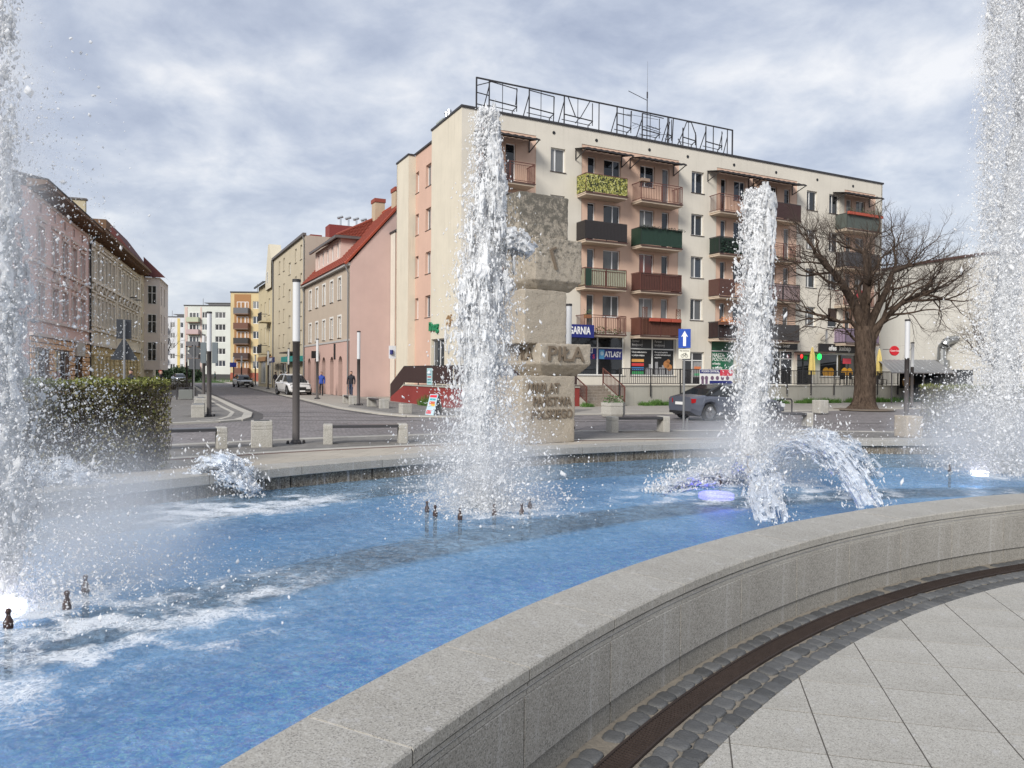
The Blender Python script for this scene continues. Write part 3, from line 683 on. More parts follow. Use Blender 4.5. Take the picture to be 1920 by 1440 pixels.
def leafclump(mb, x0, x1, y0, y1, z0, z1, n, s_=.07, g_=None):
    g_ = g_ or RNG
    for _ in range(n):
        c = Vector((g_.uniform(x0, x1), g_.uniform(y0, y1), z0+(z1-z0)*g_.random()**1.4)); u = Vector(g_.normal(size=3)).normalized(); w = u.orthogonal().normalized(); q = s_*g_.uniform(.6, 1.3)
        mb.quad(tuple(c-u*q), tuple(c-w*q*.55), tuple(c+u*q), tuple(c+w*q*.55))
    return mb
SLC = {}
def balcony(key, k, a, b_, rail=RUSTM, bars=True, screen=None, mid=True, ends=True, parts=None, sides=True):
    zf = TOPS[k]-2.62                       # top of the slab
    w = b_-a; o = None
    s_ = MB(); s_.box(0, w, -1.02, 0, -.15, 0); s_.box(-.03, w+.03, -1.06, -1.02, -.05, .01); s_.box(-.03, 0, -1.06, 0, -.05, .01); s_.box(w, w+.03, -1.06, 0, -.05, .01)
    o = part('balcony', s_, SLABC, blk, (a, 0, zf))
    part('slab_edge', MB().box(-.035, w+.035, -1.075, -1.062, -.055, .015), M('slab_edge_brown', (.075, .035, .03), .7), o)
    r = MB(); zt = 1.12
    r.bar((0, -1.0, zt), (w, -1.0, zt), .04); r.bar((0, -1.0, zt), (0, 0, zt), .04); r.bar((w, -1.0, zt), (w, 0, zt), .04)
    r.bar((0, -1.0, .1), (w, -1.0, .1), .03); r.bar((0, -1.0, .1), (0, 0, .1), .03); r.bar((w, -1.0, .1), (w, 0, .1), .03)
    if mid: r.bar((0, -1.0, zt-.13), (w, -1.0, zt-.13), .025)
    for x in (0, w*.5, w): r.bar((x, -1.0, 0), (x, -1.0, zt), .04)
    if bars:
        n = int(w/.125)
        for i in range(1, n): r.bar((w*i/n, -1.0, .1), (w*i/n, -1.0, zt-(.13 if mid else 0)), .022)
        for x in (0, w):
            for i in range(1, 8): r.bar((x, -1.0+i*.125, .1), (x, -1.0+i*.125, zt), .022)
    part('railing', r, rail, o)
    if screen:
        m, x0, x1, front = screen; y = -1.035 if front else -.965
        p = MB(); nn = max(1, int((x1-x0)*w/.1)) if front else 1
        for i in range(nn): p.box(x0*w+(x1-x0)*w*i/nn+.004, x0*w+(x1-x0)*w*(i+1)/nn-.004, y, y+.02, .06, zt-.03)
        if x0 == 0: p.box(-.035 if front else .02, -.015 if front else .04, -1.0, -.02, .06, zt-.03)
        if x1 == 1: p.box(w+.015 if front else w-.04, w+.035 if front else w-.02, -1.0, -.02, .06, zt-.03)
        part('screen', p, PANM[m], o)
    return o, w, zt
def flowerbox(o, x0, x1, zt, mat=TERRA, n=0, fl=None):
    part('flower_box', MB().bbox(x0, x1, -1.22, -1.04, zt-.22, zt-.02, .015), mat, o)
    if n: part('plants', leafclump(MB(), x0, x1, -1.25, -1.0, zt-.05, zt+.28, n, .06), fl or LEAFM, o)
aA = bays['A'][:2]
for k in range(4): balcony('A', k, *aA)
a, b_ = bays['C'][:2]
balcony('C', 0, a, b_, screen=('ivy', 0, 1, True)); balcony('C', 1, a, b_, DARKM, screen=('blackp', 0, 1, True))
o, w, zt = balcony('C', 2, a, b_, screen=('cream', 0, 1, False)); part('screen', MB().box(.0, .42, -1.03, -1.01, .05, zt-.05), PANM['greenp'], o)
o, w, zt = balcony('C', 3, a, b_); part('plants', leafclump(MB(), .3, 2.7, -.95, -.7, .05, .45, 160, .08), LEAFM, o); flowerbox(o, -.1, .35, zt, M('basket_brown', (.22, .09, .04), .8), 30, LEAFM)
a, b_ = bays['D'][:2]
o, w, zt = balcony('D', 0, a, b_); part('flower_box', MB().bbox(-.12, .5, -1.2, -.85, zt-.02, zt+.16), M('box_wood_grey', (.28, .2, .15), .8), o)
o, w, zt = balcony('D', 1, a, b_, DARKM, screen=('greenp', 0, 1, True)); part('plants', leafclump(MB(), -.12, w+.12, -1.2, -.9, zt-.08, zt+.1, 420, .06), M('plants_dark', (.012, .02, .012), .7, .5, 20.), o)
balcony('D', 2, a, b_, screen=('brown', 0, 1, False))
o, w, zt = balcony('D', 3, a, b_, screen=('wood', 0, 1, False))
for x in (.12, w-.45):
    lt = MB(); h0, h1 = (.05, 1.75) if x < 1 else (zt, 1.72)
    lt.box(x, x+.03, -1.08, -1.05, h0, h1); lt.box(x+.33, x+.36, -1.08, -1.05, h0, h1); lt.box(x, x+.36, -1.08, -1.05, h1, h1+.03)
    n = int((h1-h0)/.12)
    for i in range(n):
        z = h0+(h1-h0)*i/n; d = (h1-h0)/n
        lt.bar((x+.02, -1.065, z), (x+.34, -1.065, z+d*2.2 if z+d*2.2 < h1 else h1), .02); lt.bar((x+.34, -1.06, z), (x+.02, -1.06, z+d*2.2 if z+d*2.2 < h1 else h1), .02)
    part('trellis', lt, PANM['wood'], o)
for i in range(3): flowerbox(o, .62+.84*i, 1.38+.84*i, zt)
a, b_ = bays['F'][:2]
o, w, zt = balcony('F', 0, a, b_); flowerbox(o, 1.7, 2.9, zt, BLACK, 120)
o, w, zt = balcony('F', 1, a, b_, DARKM, screen=('greenp', 0, 1, False)); part('plants', leafclump(MB(), .1, w-.2, -1.08, -.9, .1, 1.0, 500, .09), M('plants_deep_green', (.012, .035, .02), .6, .5, 20.), o)
balcony('F', 2, a, b_, screen=('brown', 0, .42, True))
o, w, zt = balcony('F', 3, a, b_, DARKM, screen=('darkb', 0, .5, False)); flowerbox(o, -.1, 2.0, zt, PANM['wood'], 220, ORANGE)
a, b_ = bays['G'][:2]
balcony('G', 0, a, b_, DARKM, screen=('darkb', 0, 1, True))
o, w, zt = balcony('G', 1, a, b_); part('plants', leafclump(MB(), .3, w-.2, -1.02, -.8, .02, .22, 260, .06), LEAFM, o); part('plants', leafclump(MB(), .1, .45, -.9, -.6, .1, 1.0, 110, .07), M('dry_plant', (.06, .05, .03), .8, .4, 12.), o)
balcony('G', 2, a, b_, DARKM, screen=('pinkp', 0, 1, False)); balcony('G', 3, a, b_, DARKM, bars=False, screen=('greyp', 0, 1, True))
a, b_ = bays['J'][:2]
o, w, zt = balcony('J', 0, a, b_, DARKM, screen=('gg', 0, 1, True)); flowerbox(o, -.05, w+.05, zt+.12, TERRA, 330, M('plants_dry_green', (.07, .08, .04), .8, .5, 14.))
balcony('J', 1, a, b_, DARKM, screen=('glass', 0, 1, False)); o, w, zt = balcony('J', 2, a, b_); part('laundry', MB().box(1.0, 2.2, -1.06, -1.03, .4, 1.15), M('red_blanket', (.35, .04, .05), .9, .3, 6.), o)
balcony('J', 3, a, b_, DARKM, screen=('lilac', 0, 1, False))

# ---- ground floor shops
FRW = M('shop_frame_white', (.68, .68, .66), .4, .04); NAVY = M('banner_navy', (.015, .022, .16), .5, .05); CHAR = M('poster_charcoal', (.045, .045, .048), .5, .05); PBLK = M('poster_black', (.012, .012, .013), .5, .05)
GREENB = M('poster_green', (.012, .13, .06), .5, .08); SHOPGL = glass('shop_glass', (.028, .03, .032))
def shopwin(x0, x1, z0, z1, n, rail):
    o = window(blk, x0, x1, z0, z1, 0, .14, n, rail=rail, fw=.075, frame=FRW, pane=SHOPGL, sill=SILLG, name='shop_window', so=.04); return o
o = shopwin(5.35, 11.15, 1.68, 4.12, 3, .70)
yb = .03
part('banner', MB().box(3.92, 5.74, .012, .022, 1.0, 1.66), NAVY, o); part('banner', MB().box(2.0, 3.8, .012, .022, 1.0, 1.66), NAVY, o)
lettering('ATLASY', .48, WHITEP, o, 5.03, .009, 1.3, .012, sx=.74, depth=.002)
part('emblem', MB().box(4.0, 4.38, .006, .011, 1.02, 1.6), M('emblem_sky_blue', (.10, .35, .60), .5), o); gl_ = MB().lathe([(.13, 0), (.13, .003)], 0, 0, 16); gl_.v = [(x+4.2, -z+.005, y+1.36) for x, y, z in gl_.v]; part('emblem', gl_, M('emblem_globe', (.45, .65, .75), .5), o)
lettering('KI', .42, WHITEP, o, 3.35, .009, 1.5, .01, depth=.002); lettering('S', .34, M('print_red', (.6, .05, .08), .5), o, 3.6, .009, 1.15, .01, depth=.002)
sg = part('shop_sign', MB().box(.0, 2.75, -.15, 0, 3.9, 4.66), NAVY, blk, (5.3, -1.1, 0)); lettering('KSIĘGARNIA', .6, WHITEP, sg, 1.36, -.154, 4.29, .016, sx=.66, depth=.003); part('bracket', MB().box(.2, .26, 0, 1.1, 4.3, 4.36).box(2.4, 2.46, 0, 1.1, 4.3, 4.36), DARKM, sg)
o = shopwin(11.6, 15.2, 1.68, 4.12, 2, .70)
for i in range(2):
    x = .12+1.77*i
    part('poster', MB().box(x, x+1.6, .012, .022, 1.78, 2.36), CHAR, o); part('poster', MB().box(x, x+1.6, .012, .022, .08, 1.64), PBLK, o)
    lettering('Partner', .21, M('print_grey', (.5, .5, .5), .6), o, x+.10, .009, 2.2, .004, 'LEFT', .9, depth=.002); lettering('kredytowy', .21, M('print_grey', (.5, .5, .5), .6), o, x+.10, .009, 1.97, .004, 'LEFT', .9, depth=.002)
    part('print', MB().box(x+.88, x+.89, .008, .0115, 1.85, 2.3), M('print_grey', (.5, .5, .5), .6), o)
for i, ln in enumerate(['Oferty wielu banków', 'w jednym miejscu']): lettering(ln, .145, WHITEP, o, .2, .009, 1.5-.2*i, .004, 'LEFT', .95, depth=.002)
for i, ln in enumerate(['Skorzystaj bezpłatnie', 'z wiedzy doświadczonych', 'ekspertów']): lettering(ln, .13, WHITEP, o, 2.0, .009, 1.52-.17*i, .004, 'LEFT', .95, depth=.002)
for i, c in enumerate([(.75, .38, .10), (.6, .05, .05), (.05, .22, .50), (.04, .30, .10), (.55, .04, .12)]):
    part('print', MB().box(.2, 1.15, .006, .0115, .88-.26*i, 1.06-.26*i), M('print_pill_%d' % i, c, .5), o)
pg = MB()
for x, h in ((1.3, .5), (1.55, .75), (2.05, .9), (2.35, .55), (2.6, .7), (2.95, .8), (3.2, .5)): pg.box(x, x+.22, .006, .0115, .1, h)
part('print', pg, M('print_city_grey', (.30, .30, .31), .6), o)
pf = MB()
for cx_, cz, r_ in ((2.95, .75, .25), (3.2, .55, .22), (3.1, .95, .14)): q = MB().lathe([(r_, 0), (r_, .004)], 0, 0, 14); pf.add([(x+cx_, -z+.004, y+cz) for x, y, z in q.v], q.f)
part('print', pf, M('print_orange_brown', (.45, .2, .07), .6, .5, 9.), o)
o = window(blk, 15.75, 17.6, 1.12, 3.28, 0, .14, 2, rail=.74, fw=.08, frame=FRW, pane=SHOPGL, sill=None, name='shop_door')
part('poster', MB().box(1.05, 1.75, .012, .022, .5, 1.5), M('poster_mixed', (.30, .30, .30), .5, .5, 5.), o); part('print', MB().box(1.12, 1.68, .006, .0115, 1.0, 1.2), M('print_orange', (.62, .2, .08), .5), o); part('print', MB().box(1.12, 1.68, .006, .0115, .6, .75), M('print_green', (.1, .4, .2), .5), o)
part('poster', MB().box(.1, 1.75, .012, .022, 1.68, 2.08), CHAR, o)
o = shopwin(18.2, 20.4, 1.68, 4.12, 1, .70)
part('poster', MB().box(.1, 2.1, .012, .022, .08, 1.64), GREENB, o); part('poster', MB().box(.1, 2.1, .012, .022, 1.78, 2.34), M('poster_green_dark', (.02, .10, .05), .5, .3, 3.), o)
for i, (ln, s_) in enumerate([('NASZA', .34), ('POŻYCZKA', .32), ('od banku', .2), ('na dowolny', .2), ('cel', .2)]): lettering(ln, s_, WHITEP, o, .22, .009, 1.42-.28*i, .006, 'LEFT', .95, depth=.002)
o = shopwin(21.0, 23.0, 1.12, 4.0, 2, .7)
o = window(blk, 23.5, 25.9, 1.12, 3.55, 0, .14, 2, rail=.76, fw=.085, frame=FRW, pane=SHOPGL, sill=None, name='shop_door')
sg = part('shop_sign', MB().box(0, 2.9, -.12, -.02, 3.62, 4.14), M('sign_black', (.014, .013, .014), .5), blk, (23.2, 0, 0)); lettering('EFES beer', .34, WHITEP, sg, 1.35, -.124, 3.88, .008, sx=1.15)
o = window(blk, 26.2, 27.75, 1.12, 3.3, 0, .14, 2, rail=.8, fw=.08, frame=DARKM, pane=SHOPGL, sill=None, name='shop_door')
part('awning', MB().box(25.9, 29.0, -1.0, -.0, 3.42, 3.5), M('awning_brown', (.10, .07, .055), .7), blk)
o = shopwin(28.55, 32.55, 1.7, 3.42, 2, None)
for x in (.35, 2.35):
    pf = MB()
    for cx_, cz, r_ in ((x+.45, .35, .36), (x+1.0, .35, .34)): q = MB().lathe([(r_, 0), (r_, .004)], 0, 0, 14); pf.add([(px_+cx_, -z+.018, py_+cz) for px_, py_, z in q.v], q.f)
    part('print', pf, M('print_yellow_curtain', (.55, .27, .02), .7, .2), o)
part('print', MB().box(2.6, 3.5, .012, .018, 1.0, 1.4), M('print_red', (.6, .05, .08), .5), o)
sg = part('shop_sign', MB().box(0, 4.3, -.14, -.02, 3.5, 4.14), M('sign_black', (.014, .013, .014), .5), blk, (28.3, 0, 0)); lettering('efes  kebap', .5, WHITEP, sg, 2.15, -.144, 3.82, .018, sx=1.05)
gsg = lk('shop_sign', textmesh('Dacg', .75, .05, M('sign_letters_green', (.02, .22, .10), .5), .02), blk, (-.07, 4.0, 4.55), -PI/2)
fl_ = MB()
for i in range(12):
    p = 2*PI*i/12; q = MB().lathe([(.1, 0), (.1, .03)], 0, 0, 8); fl_.add([(-z_-.02, 1.3+y_+.25*math.cos(p)*(1 if i % 2 else .5)+(.4 if i % 3 else 0), 4.75+x_+.28*math.sin(p)) for x_, y_, z_ in q.v], q.f)
part('shop_sign', fl_, M('sign_letters_bronze', (.28, .17, .08), .5, .3), blk)
wsn = part('shop_sign', MB().box(-.75, -.06, 12.2, 12.32, 2.75, 3.65), M('sign_white_box', (.70, .72, .76), .5), blk, (.5, 0, 0)); part('emblem', MB().lathe([(.12, 0), (.12, .3)], -.6, 12.15, 8), NAVY, wsn, (0, 0, 3.05))

# ---------------------------------------------------------------- rooftop sign frame: an empty steel lattice that once carried letters
sgn = thing('rooftop_sign_frame', 'rusty empty letter lattice standing along the front edge of the flat roof', 'sign frame', (BX, BY, 0), BR)
z0, z1, y = 16.72, 18.55, .5
f = MB(); f.bar((1.1, y, z1), (20.3, y, z1), .075); f.bar((1.1, y, z0+.1), (20.3, y, z0+.1), .06)
part('rail', f, DARKM, sgn)
for x in (1.1, 20.3): part('post', MB().bar((x, y, z0-.1), (x, y, z1+.03), .075), DARKM, sgn)
def letterframe(x0, x1, top, extra=(), legs=True):
    b = MB(); b.bar((x0, y, z0), (x0, y, top), .06); b.bar((x1, y+.05, z0+.35), (x1, y+.05, top-.1), .04)
    b.bar((x0, y, z0+.72), (x1, y, z0+.62), .055); b.bar((x0, y+.3, z0+.5), (x1, y+.3, z0+.45), .035); b.bar((x0-.25, y+.5, z0-.1), (x0, y, top-.3), .045); b.bar((x1, y, z0+.62), (x1-.22, y+.2, z0+.38), .045); b.bar((x1-.22, y+.2, z0+.38), (x1-.12, y+.3, z0-.1), .045)
    b.bar(((x0+x1)/2, y+.1, z0), ((x0+x1)/2, y+.1, z1), .03)
    for p, q in extra: b.bar(p, q, .045)
    return part('letter_frame', b, DARKM, sgn)
letterframe(1.9, 3.7, z1, [((1.1, y, z1-.45), (2.2, y, z1)), ((1.1, y, z0+1.0), (1.9, y, z0+.95)), ((1.1, y, z0+.35), (1.9, y, z0+.3)), ((1.9, y, z1-.05), (3.7, y, z1-.2)), ((3.7, y, z1-.2), (3.6, y, z0+.7))])
letterframe(4.5, 6.2, z1-.05, [((4.5, y, z1-.1), (6.2, y, z1-.2)), ((6.2, y, z1-.2), (6.15, y, z0))])
letterframe(6.9, 8.95, z1, [((7.15, y, z1), (7.7, y, z0+.7)), ((8.0, y, z0+.6), (8.75, y, z1)), ((7.7, y, z0+.3), (8.0, y, z0+.7)), ((9.4, y, z0), (9.4, y, z1))])
letterframe(10.75, 11.85, z1, [((10.75, y, z1-.4), (11.85, y, z1-.42)), ((11.85, y, z1-.1), (11.8, y, z0+.6))])
letterframe(12.7, 14.1, z1-.1, [((12.7, y, z1-.1), (14.4, y, z1-.15)), ((13.1, y, z0+1.0), (14.1, y, z0+.9))])
letterframe(14.75, 15.1, z1, [((14.5, y, z0), (14.9, y, z1-.3)), ((15.2, y, z1), (15.1, y, z0))])
letterframe(16.0, 17.1, z1-.5, [((15.9, y, z0+.8), (16.3, y, z1-.08)), ((16.3, y, z1-.08), (16.7, y, z1-.04)), ((16.7, y, z1-.04), (17.1, y, z0+1.0)), ((17.1, y, z0+1.0), (17.15, y, z0)), ((15.6, y, z0+.55), (16.0, y, z0))])
letterframe(17.95, 19.4, z1-.1, [((18.6, y, z1), (18.6, y, z0)), ((19.4, y, z1-.3), (19.1, y, z0+.4)), ((19.85, y, z0), (19.85, y, z1)), ((19.5, y, z0+.1), (19.85, y, z1-.5))])
ant = thing('antenna_mast', 'thin television antenna mast with crossed rods behind the rooftop lattice', 'antenna', (BX, BY, 0), BR)
b = MB(); b.tube((13.6, 1.2, 16.3), (13.6, 1.2, 19.9), .035, .03, 6); part('mast', b, DARKM, ant)
b = MB(); b.tube((13.6, 1.2, 19.8), (13.6, 1.2, 20.2), .05, .05, 6); b.tube((13.6, 1.2, 20.2), (13.6, 1.2, 22.2), .012, .006, 5); part('whip', b, DARKM, ant)
b = MB(); b.bar((12.1, 1.2, 20.0), (13.6, 1.2, 19.65), .03); b.bar((12.2, .9, 17.9), (14.9, 1.4, 17.8), .025); b.bar((12.4, 1.5, 17.2), (15.0, 1.0, 17.6), .025); b.bar((12.0, 1.2, 18.5), (14.5, 1.2, 18.55), .02)
for i in range(6): b.bar((12.5+i*.38, .75, 17.85), (12.5+i*.38, 1.7, 17.85), .014)
part('rod', b, DARKM, ant)
# ---------------------------------------------------------------- street houses on the right (facades face the street, local x runs towards the camera)
KX, KY, KR = -11.66, 53.16, R(-63.1)
TILE = None
t = NT('red_clay_tiles'); v = t.coord(); c_ = t.noise(v, 5, 5, .7)
t.fin(t.mix(c_, (.20, .042, .026), (.38, .095, .058)), .75, 0, t.bump(t.noise(v, 40, 2), .3, .01)); TILE = t.m
def tileroof(x0, x1, p, q, mb, pitch=.3, cw=.24):
    """stepped courses of curved tiles on the slope from p=(y,z) at the eave to q=(y,z) at the ridge"""
    L_ = math.hypot(q[0]-p[0], q[1]-p[1]); n = int(L_/pitch); m = int((x1-x0)/cw)
    dy, dz = (q[0]-p[0])/L_, (q[1]-p[1])/L_; ny, nz = -dz, dy
    if nz < 0: ny, nz = -ny, -nz
    xs = [x0+(x1-x0)*i/(m*2) for i in range(m*2+1)]
    for k in range(n):
        s0, s1 = L_*k/n, L_*(k+1)/n
        def pt(x, s_, h): return (x, p[0]+dy*s_+ny*h, p[1]+dz*s_+nz*h)
        lo = [pt(x, s0, .07+(.045 if i % 2 else 0)) for i, x in enumerate(xs)]; hi = [pt(x, s1, .02+(.035 if i % 2 else 0)) for i, x in enumerate(xs)]; bt = [pt(x, s0, .0) for x in xs]
        b0 = len(mb.v); mb.v += lo+hi+bt; w = len(xs)
        for i in range(w-1):
            mb.f.append((b0+i, b0+i+1, b0+w+i+1, b0+w+i)); mb.f.append((b0+2*w+i, b0+2*w+i+1, b0+i+1, b0+i))
    return mb
PINKG = plaster('rose_gable_render', (.53, .39, .355), .08); TAUPE = plaster('taupe_render', (.44, .37, .30), .1); PINKA = plaster('salmon_arcade_render', (.50, .345, .30), .12)
h = thing('pink_house', 'rose pink house with red tiled roof, long dormer and arched ground floor', 'house', (KX, KY, 0), KR)
UP = [(-s-.46, -s+.46, z, z+h_) for s in (2.95, 5.5, 8.15, 10.8, 13.45) for z, h_ in ((7.2, 1.65), (4.35, 1.6))]
w_ = MB(); wall(w_, -15.85, 0, 4.12, 9.55, UP, 0, .16); part('wall', w_, TAUPE, h)
ar = MB(); arcs = [2.6, 5.3, 8.1, 11.0, 13.75]
aops = [(-s-.62, -s+.62, .0, 2.35) for s in arcs]; wall(ar, -15.85, 0, 0, 4.12, [(a, b_, c, 2.98) for a, b_, c, d in aops], -.02, .5)
for a, b_, c, d in aops:                         # round heads
    n = 10; mxx = (a+b_)/2; rr_ = .62
    for i in range(n):
        p, q = PI*i/n, PI*(i+1)/n; x0, z0, x1, z1 = mxx+rr_*math.cos(p), 2.36+rr_*math.sin(p), mxx+rr_*math.cos(q), 2.36+rr_*math.sin(q)
        ar.quad((x0, -.02, z0), (x0, -.02, 2.98), (x1, -.02, 2.98), (x1, -.02, z1)); ar.quad((x0, -.02, z0), (x1, -.02, z1), (x1, .5, z1), (x0, .5, z0))
part('wall', ar, PINKA, h, label='salmon ground floor with five arches')
for a, b_, c, d in aops:
    o = window(h, a, b_, .25, 2.9, 0, .42, 2, rail=.72, frame=M('arch_frame_brown', (.07, .045, .035), .6), pane=GL_DARK, sill=None, name='arch_window')
gb = MB(); gb.add([(0, 0, 0), (0, 8.3, 0), (0, 8.3, 9.6), (0, 4.15, 14.5), (0, 0, 9.6)], [(0, 1, 2, 3, 4)]); part('gable_wall', gb, PINKG, h)
part('core', MB().box(-15.8, -.05, .55, 8.3, 0, 9.4), TAUPE, h)
for a, b_, c, d in UP: 
    fr_ = MB(); fr_.box(a-.13, a, -.035, .02, c-.05, d+.13); fr_.box(b_, b_+.13, -.035, .02, c-.05, d+.13); fr_.box(a, b_, -.035, .02, d, d+.13); 
    o = window(h, a, b_, c, d, 0, .1, 2, rail=.68, fw=.07, pane=random.choice([GL_CURT, GL_BLUE, GL_NET]), sill=SILL, so=.06); part('surround', fr_, M('surround_white', (.66, .65, .62), .7), o, (-a, -.1, -c))
part('cornice', MB().box(-15.9, 0.02, -.3, .02, 9.4, 9.62).box(-15.85, 0, -.07, .0, 4.02, 4.16), M('cornice_grey', (.40, .39, .38), .7), h)
rm = MB(); tileroof(-15.9, .05, (-.35, 9.55), (4.15, 14.6), rm); part('roof', rm, TILE, h)
part('roof', MB().quad((-15.9, 8.6, 9.4), (.05, 8.6, 9.4), (.05, 4.15, 14.58), (-15.9, 4.15, 14.58)), TILE, h)
part('verge', MB().tube((.06, -.38, 9.5), (.06, 4.15, 14.68), .1, .1, 4).tube((-15.9, 4.15, 14.68), (.05, 4.15, 14.68), .12, .12, 6), M('verge_tile', (.33, .06, .03), .8, .2, 6.), h)
dm = MB(); dops = [(-s-.38, -s+.38, 10.75, 11.95) for s in (5.6, 7.35, 9.05, 10.75, 12.4)]; wall(dm, -13.6, -4.6, 10.3, 12.25, dops, .45, .12)
dm.box(-13.6, -13.5, .46, 3, 10.3, 12.25); dm.box(-4.7, -4.6, .46, 3, 10.3, 12.25); dmo = part('dormer', dm, M('dormer_cream_pink', (.60, .46, .40), .85, .05), h)
dr = MB(); tileroof(-13.9, -7.0, (.05, 12.25), (4.15, 14.5), dr)
for A_, B_, C_ in (((-7.0, .05, 12.27), (-4.3, .05, 12.27), (-7.0, 4.15, 14.55)), ((-4.3, .05, 12.27), (-4.3, 2.1, 12.27), (-7.0, 4.15, 14.55))):
    A_, B_, C_ = Vector(A_), Vector(B_), Vector(C_); nrm = (B_-A_).cross(C_-A_).normalized()
    for k in range(15):
        f0, f1 = k/15, (k+1)/15; lo = [A_.lerp(C_, f0), B_.lerp(C_, f0)]; hi = [A_.lerp(C_, f1), B_.lerp(C_, f1)]; w = (lo[1]-lo[0]).length; mm = max(1, int(w/.22))
        for i in range(mm):
            g0, g1 = i/mm, (i+.93)/mm; dr.quad(tuple(lo[0].lerp(lo[1], g0)+nrm*.08), tuple(lo[0].lerp(lo[1], g1)+nrm*.11), tuple(hi[0].lerp(hi[1], g1)+nrm*.05), tuple(hi[0].lerp(hi[1], g0)+nrm*.02))
            dr.quad(tuple(lo[0].lerp(lo[1], g0)), tuple(lo[0].lerp(lo[1], g1)), tuple(lo[0].lerp(lo[1], g1)+nrm*.11), tuple(lo[0].lerp(lo[1], g0)+nrm*.08))
    dr.add([tuple(A_), tuple(B_), tuple(C_)], [(0, 1, 2)])
dr.tube((-4.3, .05, 12.3), (-7.0, 4.15, 14.62), .1, .1, 6); part('roof', dr, TILE, dmo); part('gutter', MB().box(-13.9, -4.25, -.05, .1, 12.1, 12.3).box(-4.3, -4.2, .1, 2.1, 12.1, 12.3), GREYM, dmo)
for a, b_, c, d in dops: window(dmo, a, b_, c, d, .45, .1, 1, pane=random.choice([GL_CURT, GL_NET]), sill=None, fw=.09)
dmo.location = (0, 0, 0)
for x in (-.12, -15.7): part('downpipe', MB().path([(x, -.35, 9.5), (x, -.11, 8.9), (x, -.11, 0)], .06), M('zinc_grey', (.17, .17, .175), .5, .1), h)
for x, yc in ((-6.2, 3.9), (-1.9, 4.2)):
    c = part('chimney', MB().box(x-.5, x+.5, yc-.4, yc+.4, 13.2, 15.5), M('chimney_render', (.45, .36, .25), .9, .2), h); part('chimney_cap', MB().box(x-.56, x+.56, yc-.46, yc+.46, 15.5, 15.8), M('chimney_brick_cap', (.25, .06, .04), .9, .2, 9.), c)
part('house_sign', MB().box(-9.4, -9.34, -.75, -.12, 2.9, 3.5), BLACK, h); part('emblem', MB().box(-4.5, -4.1, -.08, -.02, 2.75, 3.95), BLACK, h)

def simple_house(name, label, x0, x1, D, z1, mat, ops_, origin=(KX, KY, 0), rot=KR, roof='flat', pane=None, leaves=2, dep=.16, sill=SILL, rail=None, frame=None, core=True, fw=.06):
    o = thing(name, label, 'building', origin, rot); b = MB(); wall(b, x0, x1, 0, z1, ops_, 0, dep); part('wall', b, mat, o)
    if core: part('core', MB().box(x0+.02, x1-.02, dep+.05, D, 0, z1-.02), mat, o)
    for q in ops_: window(o, q[0], q[1], q[2], q[3], 0, dep*.7, q[4] if len(q) > 4 else leaves, rail=rail, pane=pane or random.choice(PANES), sill=sill, frame=frame, fw=fw)
    return o
BEI = plaster('beige_render', (.50, .44, .33), .18)
bo = [(-s-w, -s+w, z-1.35, z) for s, w in ((17.7, .42), (20.25, .4), (26.65, .42), (29.3, .42)) for z in (13.55, 10.93, 8.3, 5.68)]+[(-23.95, -22.95, z-1.2, z) for z in (12.65, 10.0, 7.4, 4.7)]
o = simple_house('beige_house', 'tall plain beige house with dark grey gutter and red brick parapet behind the pink house', -33.1, -15.9, 10, 14.2, BEI, bo+[(-31, -29.6, .2, 2.6), (-28.5, -25, .6, 2.7), (-20.5, -19, .3, 2.5)], leaves=2, pane=GL_BLUE, dep=.2)
part('side_wall', MB().quad((-15.89, 0, 0), (-15.89, 10, 0), (-15.89, 10, 14.3), (-15.89, 0, 14.15)), plaster('warm_grey_render', (.43, .38, .32), .1), o)
part('gutter', MB().box(-33.1, -15.85, -.22, .1, 14.15, 14.38), GREYM, o); part('parapet', MB().box(-17.6, -15.95, 2.2, 8.6, 14.2, 15.4).box(-22, -20.8, 1.5, 2.6, 14.2, 15.2), M('red_brick_parapet', (.20, .04, .035), .9, .15, 8.), o)
for x in (-16., -33.): part('downpipe', MB().path([(x, -.2, 14.2), (x, -.08, 13.6), (x, -.08, 0)], .06), MATS['zinc_grey'], o)
b = MB()
for i in range(5): b.tube((-16.6, 3.4+i*.75, 15.4), (-16.6, 3.4+i*.75, 16.3), .09, .09, 8); b.tube((-16.6, 3.1+i*.75, 16.15), (-16.6, 3.6+i*.75, 16.35), .12, .12, 8)
part('flue', b, CHROME, o)
part('shop_sign', MB().box(-31.5, -27.5, -.9, -.75, 2.75, 3.3), M('sign_navy', (.02, .03, .13), .5), o); part('awning', MB().box(-24, -16.4, -.7, -.02, 2.75, 3.25), M('awning_teal', (.03, .27, .25), .6), o)
lettering('TKANINY', .5, WHITEP, o, -29.5, -.905, 3.02, .01, sx=1.2)
part('canopy', MB().box(-24.5, -19.5, -.8, 0, 3.6, 3.72), MATS['canopy_brown_sheet'], o)
